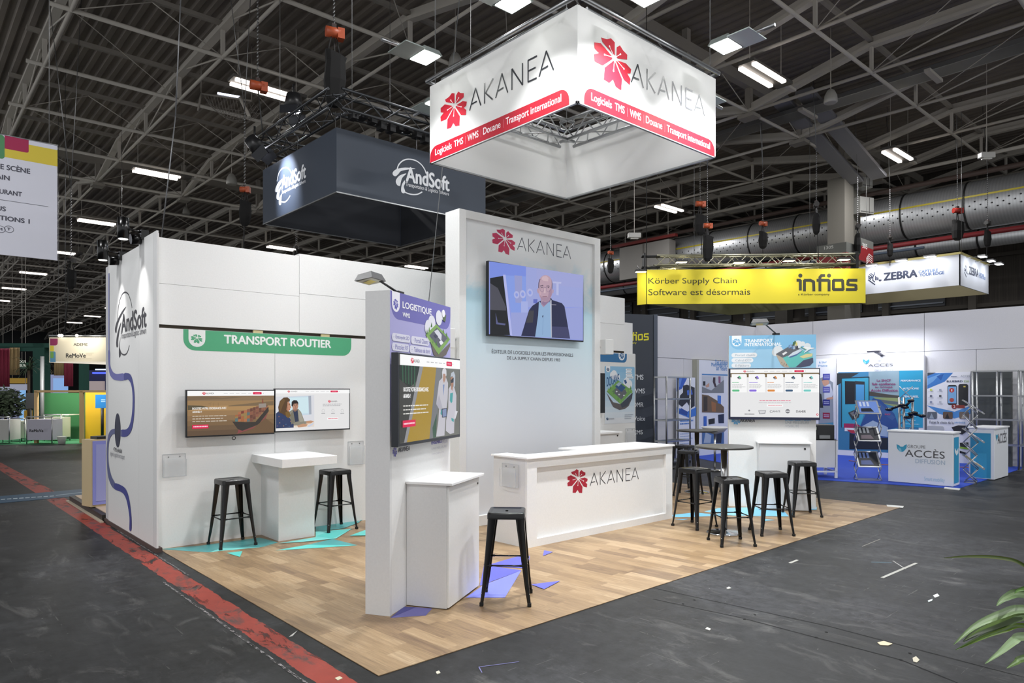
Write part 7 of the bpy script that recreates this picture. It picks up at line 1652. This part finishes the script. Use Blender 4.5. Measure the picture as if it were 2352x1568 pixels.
# green floor of the remove stand
mb = MB(); q = [fl(0, 1021), fl(284, 1018), fl(284, 1008), fl(0, 1008)]; mb.prism(q, .001, .01, M('3c8a5c', .8)); tag(mb.build('green_carpet'), 'green carpet under the counters at far left', 'carpet')
d1 = 23.4
GR = M('3c7a48', .8, bump=(30, .05)); DG = M('234f45', .8)
fboard(98, 205, 902, 1010, 25.8, GR, 'green_wall', 'bright green wall board of the far left stand', 'partition', .1, True)
fboard(196, 268, 898, 1010, 25.6, M('d8ab1e', .6), 'yellow_wall', 'yellow wall board at the left edge of the side wall', 'partition', .1, True)
fboard(219, 262, 906, 937, 24.85, M('1f7cc4', .5), 'blue_screen', 'blue screen hung on the yellow wall', 'screen', .05)
g = Gfx(Fr(FD(219, 937, 24.85).x, FD(219, 937, 24.85).y, FA), .003, .0004); g.rect(232, 917, 242, 919, P('9cc4e6')); g.rect(232, 921, 242, 923, P('9cc4e6')); bpy.context.view_layer.update(); g.build('caption', bpy.data.objects['blue_screen'])
mb = MB(); a = FD(235, 937, 24.8); mb.tube((a.x, a.y, a.z), (a.x, a.y, 0), .05, DARK, 8); tag(mb.build('screen_stand'), 'black stand post under the blue screen', 'stand')
WDm = M('c8a878', .6)
t = thing('wood_frame', 'light wooden door frame in front of the green wall', 'frame', FD(80, 1018, d1))
for nm, (x0, x1, yt, yb) in (('left_post', (78, 85, 898, 1018)), ('right_post', (182, 190, 897, 1018)), ('top_rail', (78, 245, 896, 901))):
    a = FD(x0, yb, d1); b_ = FD(x1, yt, d1); A = Fr(a.x, a.y, FA); W = math.hypot(b_.x - a.x, b_.y - a.y); mb = MB(); mb.box(A, 0, W, .0 if 'post' in nm else a.z, b_.z, -.1, 0, WDm); mb.build(nm, t)
# dark green portal with drapes
t = thing('green_portal', 'dark green portal frame with red and tan drapes at far left', 'portal', FD(50, 900, 30))
for nm, (x0, x1, yt, yb) in (('lintel', (-40, 190, 788, 798)), ('post', (75, 102, 788, 1000)), ('rear_post', (181, 192, 800, 960)), ('left_lintel', (-40, 75, 796, 806))):
    a = FD(x0, yb, 30); b_ = FD(x1, yt, 30); A = Fr(a.x, a.y, FA); W = math.hypot(b_.x - a.x, b_.y - a.y); mb = MB(); mb.box(A, 0, W, 0 if 'post' in nm else a.z, b_.z, -.4, 0, DG); mb.build(nm, t)
def drape(x0, x1, yt, yb, d, c_, lab):
    a = FD(x0, yb, d); b_ = FD(x1, yt, d); A = Fr(a.x, a.y, FA); W = math.hypot(b_.x - a.x, b_.y - a.y); mb = MB(); n_ = 24; m = M(c_, .8); k = 0
    for i in range(n_ + 1):
        u = W * i / n_; off = .06 * math.sin(i * 1.9); mb.v += [A.w(u, a.z, off), A.w(u, b_.z, off * .6)]
    for i in range(n_): mb.f.append([2 * i, 2 * i + 2, 2 * i + 3, 2 * i + 1]); mb.m.append(mb.mi(m)); mb.sm.append(True)
    o = mb.build('drape'); so = o.modifiers.new('thickness', 'SOLIDIFY'); so.thickness = .01; tag(o, lab, 'drape', 'drapes in the green portal')
drape(0, 22, 800, 888, 29.9, '8f3048', 'sheer dark red drape at the far left edge'); drape(22.6, 45, 798, 861, 29.95, 'a89068', 'tan drape beside the red one at far left'); drape(148, 168, 795, 887, 29.9, '8f3048', 'small red drape seen under the cream sign'); drape(125, 147, 795, 862, 29.95, 'a89068', 'small tan drape seen under the cream sign')
# cream hanging sign
d2 = 23.0
a = FD(113, 832, d2); A = Fr(a.x, a.y, FA); b_ = FD(300, 774.5, d2); W = math.hypot(b_.x - a.x, b_.y - a.y); z0, z1 = a.z, b_.z
t = thing('hanging_sign', 'cream hanging sign with coloured squares at its left end, left of the side wall', 'hanging sign', A.w(W / 2, z0, 0))
mb = MB(); mb.box(A, 0, W, z0, z1, -.03, 0, M('e0d6be', .6)); mb.build('front_face', t)
mb = MB(); q = [A.w(0, 0, 0), A.w(W, 0, 0), A.w(W, 0, -7.5)]; mb.hexa([p + Vector((0, 0, z0 - .0)) for p in q], [p + Vector((0, 0, z0 + .03)) for p in q], M('f4ecdc', .5, emit=.85)); mb.build('soffit', t)  # underside glows by itself, standing in for lamplight falling on it
g = Gfx(A, .003, .0004).V(5.808, 0, 760)
g.rect(668, 100, 770, 192, P('8f2a58'), .08, corners=(0, 0, 1, 0)); g.rect(668, 196, 718, 275, P('d8c83c')); g.rect(668, 272, 742, 415, P('5a94b8'), .05, corners=(0, 1, 0, 0)); g.rect(672, 280, 715, 362, P('74a84c'), .03)
g.text('ADEME', 982, 196, 1168, 162, P('4a4844'), .02); g.text('ReMoVe', 882, 354, 1142, 298, P('3c3a38'), .03); g.bars(1145, 285, 1260, 325, 3, P('a9a294'), .2); g.bars(890, 364, 1240, 374, 1, P('b3ab9a'), .3); g.build('lettering', t)
mb = MB()
for X in (820, 848, 1050): u_, v_ = A.uv(X / 5.808, 760 + 92 / 5.808); mb.ball(A.w(u_, z1 + .05, .1), .05, M('fff8e8', .3, emit=5), 8)
mb.tube(A.w(0, z1 + .06, 0), A.w(W, z1 + .04, 0), .03, ALU, 6); mb.build('top_rail_with_lamps', t); suspend(t, [tuple(A.w(.3, 0, -.015))[:2], tuple(A.w(W - .3, 0, -.015))[:2]], z1)
add_light('sign_light', tuple(FD(175, 766, 22.3)), tuple(FD(175, 815, 23.0)), .8, 16, (1, .96, .86), .2)
for sx_, pw_ in ((90, 45), (165, 45), (225, 35)):  # added fill lights without fixtures, brightening the far left stand
    lp_ = FD(sx_, 834, 23.9); tg_ = FD(sx_, 970, 25.2); add_light('booth_fill_light', tuple(lp_), tuple(tg_), .4, pw_, (1, .97, .9), .2)
# white counters
def wbox(x0, x1, yt, yb, d, name, lab, cat, c_='cfcdc8', th=.5):
    a = FD(x0, yb, d); b_ = FD(x1, yt, d); A = Fr(a.x, a.y, FA); W = math.hypot(b_.x - a.x, b_.y - a.y); t = thing(name, lab, cat, A.w(W / 2, 0, -th / 2))
    mb = MB(); mb.box(A, 0, W, .14, b_.z, -th, 0, M(c_, .5)); mb.build('body', t); mb = MB()
    for u in (.02, W - .02): mb.tube(A.w(u, .01, 0), A.w(u, b_.z + .1, 0), .02, ALU, 6); mb.tube(A.w(u, .01, -th), A.w(u, b_.z, -th), .02, ALU, 6)
    mb.tube(A.w(0, b_.z + .09, 0), A.w(W, b_.z + .09, 0), .02, ALU, 6); mb.build('tube_frame', t); return t, A, W, b_.z
t, A, W, zt = wbox(60, 121, 963, 1015, 23.1, 'white_counter', 'lilac white counter with black lettering at far left, beside the waste bin', 'counter', 'b4b2c0')
g = Gfx(A, .003, .0004).V(5.808, 0, 760); g.text('ReMoVe', 395, 1347, 577, 1310, P('26262a'), .03); g.bars(585, 1298, 650, 1340, 3, P('8f8d98'), .2); g.build('lettering', t)
t, A, W, zt = wbox(100, 141, 958, 1012, 24.2, 'white_counter', 'pale cream counter just behind the lettered counter', 'counter', 'c9cdb4')
t, A, W, zt = wbox(25, 59, 967, 1012, 24.0, 'white_cabinet', 'pair of white cupboards left of the lettered counter', 'cabinet', 'dbd9cc')
g = Gfx(A, .003, .0004).V(5.808, 0, 760); g.rect(148, 1215, 152, 1455, P('4a5a52')); g.rect(262, 1210, 272, 1450, P('3c5a4c')); g.rect(195, 1232, 220, 1242, P('33332f')); g.rect(315, 1224, 340, 1234, P('33332f')); g.build('door_lines', t)
t, A, W, zt = wbox(-20, 23, 964, 1012, 23.1, 'white_counter', 'grey white counter cut by the left picture edge', 'counter', 'b9b8b4')
mb = MB(); p = FD(142, 1015, 23.1); z_ = .01; mb.lathe((p.x, p.y, z_), [(.10, 0), (.145, .24), (.15, .25), (.138, .25), (.095, .02)], M('d4d8d0', .5), 16); tag(mb.build('waste_bin'), 'small white waste bin on the green carpet', 'bin')
t = thing('high_table', 'thin white table top on a slim post in front of the green wall', 'table', FD(142, 1010, 25.1)); p = FD(146, 951, 25.1)
mb = MB(); mb.box(Fr(p.x, p.y, FA), -.38, .38, p.z - .03, p.z, -.3, .3, M('e0dfd4', .4)); mb.build('tabletop', t); mb = MB(); mb.tube((p.x, p.y, .01), (p.x, p.y, p.z), .025, ALU, 8); mb.build('post', t)
# lit stands deep behind
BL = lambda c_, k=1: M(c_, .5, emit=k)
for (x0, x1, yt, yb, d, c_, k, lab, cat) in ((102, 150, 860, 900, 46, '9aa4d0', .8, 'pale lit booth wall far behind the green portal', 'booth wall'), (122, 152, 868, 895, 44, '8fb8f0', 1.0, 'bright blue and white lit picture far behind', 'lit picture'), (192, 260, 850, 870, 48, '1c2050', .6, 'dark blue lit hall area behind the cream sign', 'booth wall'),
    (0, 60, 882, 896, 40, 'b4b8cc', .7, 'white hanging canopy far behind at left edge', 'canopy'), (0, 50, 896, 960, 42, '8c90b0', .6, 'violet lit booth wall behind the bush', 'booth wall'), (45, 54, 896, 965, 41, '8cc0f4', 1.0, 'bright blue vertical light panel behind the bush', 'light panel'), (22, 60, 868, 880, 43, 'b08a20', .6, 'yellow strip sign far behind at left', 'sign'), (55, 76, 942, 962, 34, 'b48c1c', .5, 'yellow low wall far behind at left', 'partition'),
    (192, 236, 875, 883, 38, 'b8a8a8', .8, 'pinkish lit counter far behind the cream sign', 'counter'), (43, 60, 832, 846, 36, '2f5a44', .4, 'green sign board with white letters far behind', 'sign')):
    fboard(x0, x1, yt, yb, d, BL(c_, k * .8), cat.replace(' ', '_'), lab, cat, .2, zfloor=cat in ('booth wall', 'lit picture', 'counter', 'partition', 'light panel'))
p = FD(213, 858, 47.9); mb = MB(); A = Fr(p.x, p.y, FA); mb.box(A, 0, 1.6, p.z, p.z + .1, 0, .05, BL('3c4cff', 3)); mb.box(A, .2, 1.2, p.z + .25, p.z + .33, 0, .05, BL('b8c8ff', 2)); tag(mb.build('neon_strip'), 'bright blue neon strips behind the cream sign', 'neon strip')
so_ = [o for o in bpy.data.objects if o.get('label', '').startswith('green sign board')][0]
A = Fr(FD(40, 850, 36).x, FD(40, 850, 36).y, FA); g = Gfx(A, .0, .0004).V(5.808, 0, 760); g.text('OGIS', 255, 424, 345, 392, BL('cfd4c8', .8), .03); g.text('EUR', 262, 474, 345, 444, BL('cfd4c8', .8), .03); bpy.context.view_layer.update(); g.build('letters', so_)
fboard(59, 80, 902, 938, 24.5, M('2b2c2e', .5), 'black_screen', 'black screen left of the wooden frame', 'screen', .06)
mb = MB(); p = FD(97, 1000, 25); mb.tube((p.x, p.y, 0), (p.x, p.y, 3.0), .065, M('7c7e80', .5, .2), 12); tag(mb.build('grey_post'), 'grey round post behind the wooden frame', 'post')
# foliage
def leafcloud(c, rx, rz, n, m, r_, ln=.22, wd=.05, droop=False):
    mb = MB()
    for i in range(n):
        a = r_.random() * 6.283; b = math.acos(2 * r_.random() - 1); rr = r_.random() ** .4
        p = Vector(c) + Vector((math.cos(a) * math.sin(b) * rx * rr, math.sin(a) * math.sin(b) * rx * rr, math.cos(b) * rz * rr))
        d = Vector((r_.uniform(-1, 1), r_.uniform(-1, 1), r_.uniform(-.6, .6))).normalized(); s_ = d.orthogonal().normalized() * wd
        mb.face([p, p + d * ln * .5 + s_, p + d * ln, p + d * ln * .5 - s_], m)
    return mb
r_ = random.Random(5); c = FD(12, 925, 26.2); t = thing('bushy_tree', 'dark green bushy plant above the counters at far left', 'plant', (c.x, c.y, 0))
leafcloud(c, .62, .55, 900, M('2c3826', .7), r_).build('foliage', t); mb = MB(); mb.tube((c.x, c.y, .0), c, .035, M('4a3c2e', .8), 6); mb.build('stem', t)
for (px, py, d, s_, lab) in ((66, 850, 27.5, .9, 'dark palm with narrow fronds in front of the green portal'), (108, 850, 32.5, .7, 'palm fronds showing right of the green portal post')):
    c = FD(px, py, d); t = thing('palm_plant', lab, 'plant', (c.x, c.y, 0)); mb = MB(); m = M('34422e' if px < 100 else '4a4430', .7)
    for i in range(46):
        a = r_.random() * 6.283; el = r_.uniform(-.1, 1.3); L_ = s_ * r_.uniform(.5, .8); p = c.copy(); d_ = Vector((math.cos(a) * math.cos(el), math.sin(a) * math.cos(el), math.sin(el))); w2 = d_.cross(Vector((0, 0, 1))).normalized() * .03
        for q in range(4):
            d2_ = (d_ + Vector((0, 0, -.35 * q))).normalized(); n2 = p + d2_ * L_ / 3; mb.face([p - w2, p + w2, n2 + w2 * .7, n2 - w2 * .7], m); p = n2; w2 = w2 * .75
    mb.build('fronds', t); mb = MB(); mb.tube((c.x, c.y, 0), c, .05, M('4a3c2e', .8), 6); mb.build('trunk', t)

# ================================================================ FLOOR MARKS, DEBRIS, FOREGROUND PLANT
m_red, nt, b, pos = base('worn_red_paint', .55)
na = noise(nt, mapping(nt, pos, (1.6, .8, 1)), 3.0, 8, .72, .6); f_ = ramp(nt, na, [(.38, 1.0), (.48, 0.0)])
nb = noise(nt, pos, 9, 5, .6); c = mixc(nt, f_, mixc(nt, nb, lin('78291f'), lin('9c3b2c')), lin('3c3836'))
al = ramp(nt, noise(nt, mapping(nt, pos, (2, .7, 1)), 2.3, 8, .7, .8), [(.38, 0.0), (.44, 1.0)]); nt.links.new(c, b.inputs['Base Color'])
sxr = nt.nodes.new('ShaderNodeSeparateXYZ'); nt.links.new(pos, sxr.inputs[0])
half = math_(nt, 'ADD', .135, math_(nt, 'MULTIPLY', math_(nt, 'GREATER_THAN', sxr.outputs[1], 6.5), .4))
dist = math_(nt, 'ADD', math_(nt, 'ABSOLUTE', math_(nt, 'ADD', sxr.outputs[0], .24)), math_(nt, 'MULTIPLY', noise(nt, pos, 4, 7, .7), .075))
al = math_(nt, 'MULTIPLY', al, math_(nt, 'LESS_THAN', dist, half)); nt.links.new(al, b.inputs['Alpha'])
t = thing('painted_floor_line', 'worn red painted line on the asphalt left of the wood floor', 'floor marking', (-.25, 4, 0))
mb = MB(); mb.face([(-.36, -3.0, .0004), (-.12, -3.0, .0004), (-.11, 7.3, .0004), (-.10, 11.0, .0004), (-.22, 17.5, .0004), (-.45, 17.0, .0004), (-.38, 11, .0004), (-.34, 7.3, .0004)], m_red); mb.build('red_paint', t)
m_wl, nt, b, pos = base('worn_white_line', .6); b.inputs['Base Color'].default_value = (*lin('8a8686'), 1)
al = ramp(nt, noise(nt, mapping(nt, pos, (6, 2.2, 1)), 9, 7, .75), [(.50, 0.0), (.55, 1.0)]); nt.links.new(al, b.inputs['Alpha'])
mb = MB(); mb.face([(-.405, -2.5, .004), (-.385, -2.5, .004), (-.37, 3.2, .004), (-.39, 3.2, .004)], m_wl); mb.face([(-.14, 3.3, .0045), (-.12, 3.3, .0045), (-.10, 6.2, .0045), (-.12, 6.2, .0045)], m_wl); mb.build('white_edge_paint', t)
BT = M('24445c', .5); t = thing('blue_tape_strip', 'dark blue tape strip with white print across the left aisle', 'tape', Vector((*fl(90, 1142), 0)))
mb = MB(); q = [fl(-30, 1142.5), fl(193, 1123), fl(193, 1138), fl(-30, 1158.5)]; mb.prism(q, .001, .006, BT); mb.build('tape', t)
mb = MB()
for i in range(9):
    xa = 2 + i * 14; y = 1147 - xa * .066; q = [fl(xa, y), fl(xa + 10, y - .7), fl(xa + 10, y + .9), fl(xa, y + 1.6)]; mb.face([(x, y_, .0075) for x, y_ in q], P('a9b4bc'))
q = [fl(128, 1137.5), fl(191, 1130.5), fl(191, 1131.5), fl(128, 1139)]; mb.face([(x, y_, .0075) for x, y_ in q], P('8fa0ac')); mb.build('white_print', t)
# floor joints
mb = MB()
for pts in ([(1500, 1375.5), (1700, 1418), (2070, 1515), (2200, 1568)], [(1500, 1350), (1620, 1376), (1900, 1437), (2352, 1555)], [(1880, 1150), (2100, 1165), (2352, 1187)], [(1890, 1140), (2352, 1176)]):
    q = [fl(*p) for p in pts]
    for a, b_ in zip(q, q[1:]):
        a = Vector((*a, .002)); b_ = Vector((*b_, .002)); d = (b_ - a).normalized(); s_ = Vector((-d.y, d.x, 0)) * .004; mb.face([a - s_, b_ - s_, b_ + s_, a + s_], M('1d1d1d', .9))
o = mb.build('trim_1'); tag(o, 'thin expansion joints in the asphalt floor', None, kind='structure')
mb = MB()
for p in ((1569, 1387), (1595, 1378), (1710, 1422.5), (1734, 1412), (1875, 1464), (1898, 1452), (2069, 1515), (2090, 1500)):
    c = fl(*p); mb.face([(c[0] + .012 * math.cos(j * .785), c[1] + .012 * math.sin(j * .785), .0025) for j in range(8)], M('080808', .9))
o = mb.build('trim_2'); tag(o, 'small dark bolt holes beside the floor joints', None, kind='structure')
def chip(pts, c_, lab, h=.005, cat='debris', name='paper_scrap'):
    q = [fl(*p) for p in pts]; mb = MB(); mb.prism(q, .001, h, M(c_, .7)); tag(mb.build(name), lab, cat, 'scraps on the asphalt')
chip([(2015, 1476), (2030, 1473), (2050, 1479), (2040, 1483), (2022, 1482)], 'c4b89c', 'tan scrap beside the floor joint at lower right')
chip([(2096, 1512), (2104, 1508), (2112, 1516), (2106, 1522), (2098, 1520)], 'b9b3a0', 'crumpled scrap nearest the palm leaves at bottom right')
chip([(769, 1558), (780, 1554), (787, 1558), (776, 1563)], 'c9c2a8', 'pale crumb on the red line at the bottom edge')
chip([(1001, 1544), (1008, 1541), (1012, 1546), (1004, 1549)], 'c4c0b0', 'tiny pale scrap below the near corner of the wood floor')
chip([(2143, 1368), (2153, 1364), (2158, 1369), (2148, 1373)], 'd0d4d0', 'white scrap halfway up the asphalt at right')
chip([(2131, 1380), (2142, 1376), (2141, 1380), (2133, 1383)], 'c8d4d4', 'flat whitish scrap just below another at right')
chip([(1668, 1351), (1674, 1348), (1680, 1351), (1672, 1353)], 'c4c4bc', 'small white scrap near the edge of the wood floor')
chip([(1620, 1445), (1624, 1441), (1633, 1445), (1630, 1448)], 'c9c7c0', 'small white scrap between the two floor joints')
chip([(664, 1463), (669, 1459), (683, 1449), (672, 1461)], 'c0bfba', 'pale scrap lying between red line and wood floor')
TP = M('a8a8a2', .6)
mb = MB()
for pts, w_, c_ in (([(2026, 1327), (2105, 1293)], .03, 'a3a39c'), ([(2051, 1288), (2080, 1307)], .012, '9a9a96'), ([(2001, 1291), (2048, 1292)], .008, '5a8a9c'), ([(1814, 1293), (1832, 1286)], .03, 'a3a39c'), ([(1100, 1532), (1192, 1520)], .007, '6a6a9c'), ([(1100, 1532), (1107, 1545)], .007, '6a6a9c'), ([(1980, 1255), (2022, 1238)], .01, '88887f')):
    q = [fl(*p) for p in pts]; a = Vector((*q[0], .0028)); b_ = Vector((*q[1], .0028)); d = (b_ - a).normalized(); s_ = Vector((-d.y, d.x, 0)) * w_ / 2; mb.face([a - s_, b_ - s_, b_ + s_, a + s_], M(c_, .6))
tag(mb.build('tape_remnants'), 'pale tape remnants and chalk marks stuck on the asphalt at right', 'floor marking', None, 'stuff')

# foreground palm, its pot stands outside the frame at right
t = thing('potted_palm', 'green palm leaf tips arching in from the right edge, close to the camera', 'plant', (CAM[0] + 2.35, CAM[1] + .55, 0))
LG, LGl = M('5f7a3c', .45), M('8fa878', .45)
base_p = at(2560, 1480, 1.75)
def blade(pts, w0, m1, m2, d0, d1_):
    P_ = []; n_ = len(pts)
    def crv(tt):
        # smooth interpolation through the control points
        x = tt * (n_ - 1); i = min(int(x), n_ - 2); f = x - i
        p0 = pts[max(i - 1, 0)]; p1 = pts[i]; p2 = pts[i + 1]; p3 = pts[min(i + 2, n_ - 1)]
        return [.5 * ((2 * p1[k]) + (-p0[k] + p2[k]) * f + (2 * p0[k] - 5 * p1[k] + 4 * p2[k] - p3[k]) * f * f + (-p0[k] + 3 * p1[k] - 3 * p2[k] + p3[k]) * f ** 3) for k in (0, 1)]
    N_ = 22; mb = MB()
    for i in range(N_ + 1):
        tt = i / N_; x, y = crv(tt); d = d0 + (d1_ - d0) * tt; c = at(x, y, d)
        x2, y2 = crv(min(tt + .02, 1)); x1, y1 = crv(max(tt - .02, 0)); dr = (at(x2, y2, d) - at(x1, y1, d)).normalized()
        view = (c - Vector((CAM[0], CAM[1], EYE))).normalized(); s_ = dr.cross(view).normalized(); wd = w0 * min(1, (tt * 5) ** .7 if tt < .25 else 1) * (1 if tt > .25 else 1)
        wd = w0 * math.sin(min(1, tt * 1.9) * math.pi / 2) + .0006
        mb.v += [c - s_ * wd, c - s_ * wd * .3 + view * .006, c + s_ * wd * .35 + view * .006, c + s_ * wd]
    for i in range(N_):
        for j in range(3): mb.f.append([4 * i + j, 4 * i + j + 1, 4 * i + 5 + j, 4 * i + 4 + j]); mb.m.append(mb.mi((m1, m2, m1)[j])); mb.sm.append(True)
    mb.build('leaf', t)
E2 = (2560, 1480)
blade([(2168, 1281), (2230, 1277), (2300, 1281), (2352, 1298), (2440, 1370), E2], .0035, M('6f7a3c', .45), LG, 1.5, 1.75)
blade([(2289, 1391), (2310, 1372), (2352, 1363), (2450, 1400), E2], .010, M('6f8a58', .45), LGl, 1.55, 1.75)
blade([(2330, 1362), (2352, 1351), (2420, 1350), (2500, 1400), E2], .006, M('4f7a1c', .45), M('4f7a1c', .45), 1.6, 1.75)
blade([(2190, 1480), (2240, 1437), (2300, 1410), (2352, 1398), (2460, 1420), E2], .009, LGl, M('a9bc98', .45), 1.5, 1.72)
blade([(2212, 1473), (2250, 1447), (2300, 1424), (2352, 1408), (2460, 1430), E2], .014, M('3f5228', .45), M('57702c', .45), 1.52, 1.74)
blade([(2195, 1492), (2240, 1470), (2290, 1448), (2352, 1418), (2460, 1440), E2], .006, LGl, LG, 1.5, 1.74)
blade([(2205, 1488), (2260, 1463), (2310, 1446), (2352, 1436), (2460, 1460), E2], .005, M('5f7a1c', .45), M('4a6a20', .45), 1.5, 1.74)
blade([(2262, 1524), (2300, 1495), (2330, 1470), (2352, 1461), (2460, 1465), E2], .009, LGl, M('9ab488', .45), 1.5, 1.74)
blade([(2312, 1534), (2335, 1520), (2352, 1511), (2460, 1490), E2], .007, M('5f7a3c', .45), LGl, 1.5, 1.74)
mb = MB(); mb.tube(base_p, (base_p.x + .1, base_p.y + .02, .3), .03, M('5a4a36', .8), 8); mb.build('stem', t)
mb = MB(); mb.lathe((base_p.x + .1, base_p.y + .02, 0), [(.13, .0004), (.18, .32), (.19, .34), (.17, .34), (.16, .3)], M('3a3a3c', .5), 24); mb.build('pot', t)
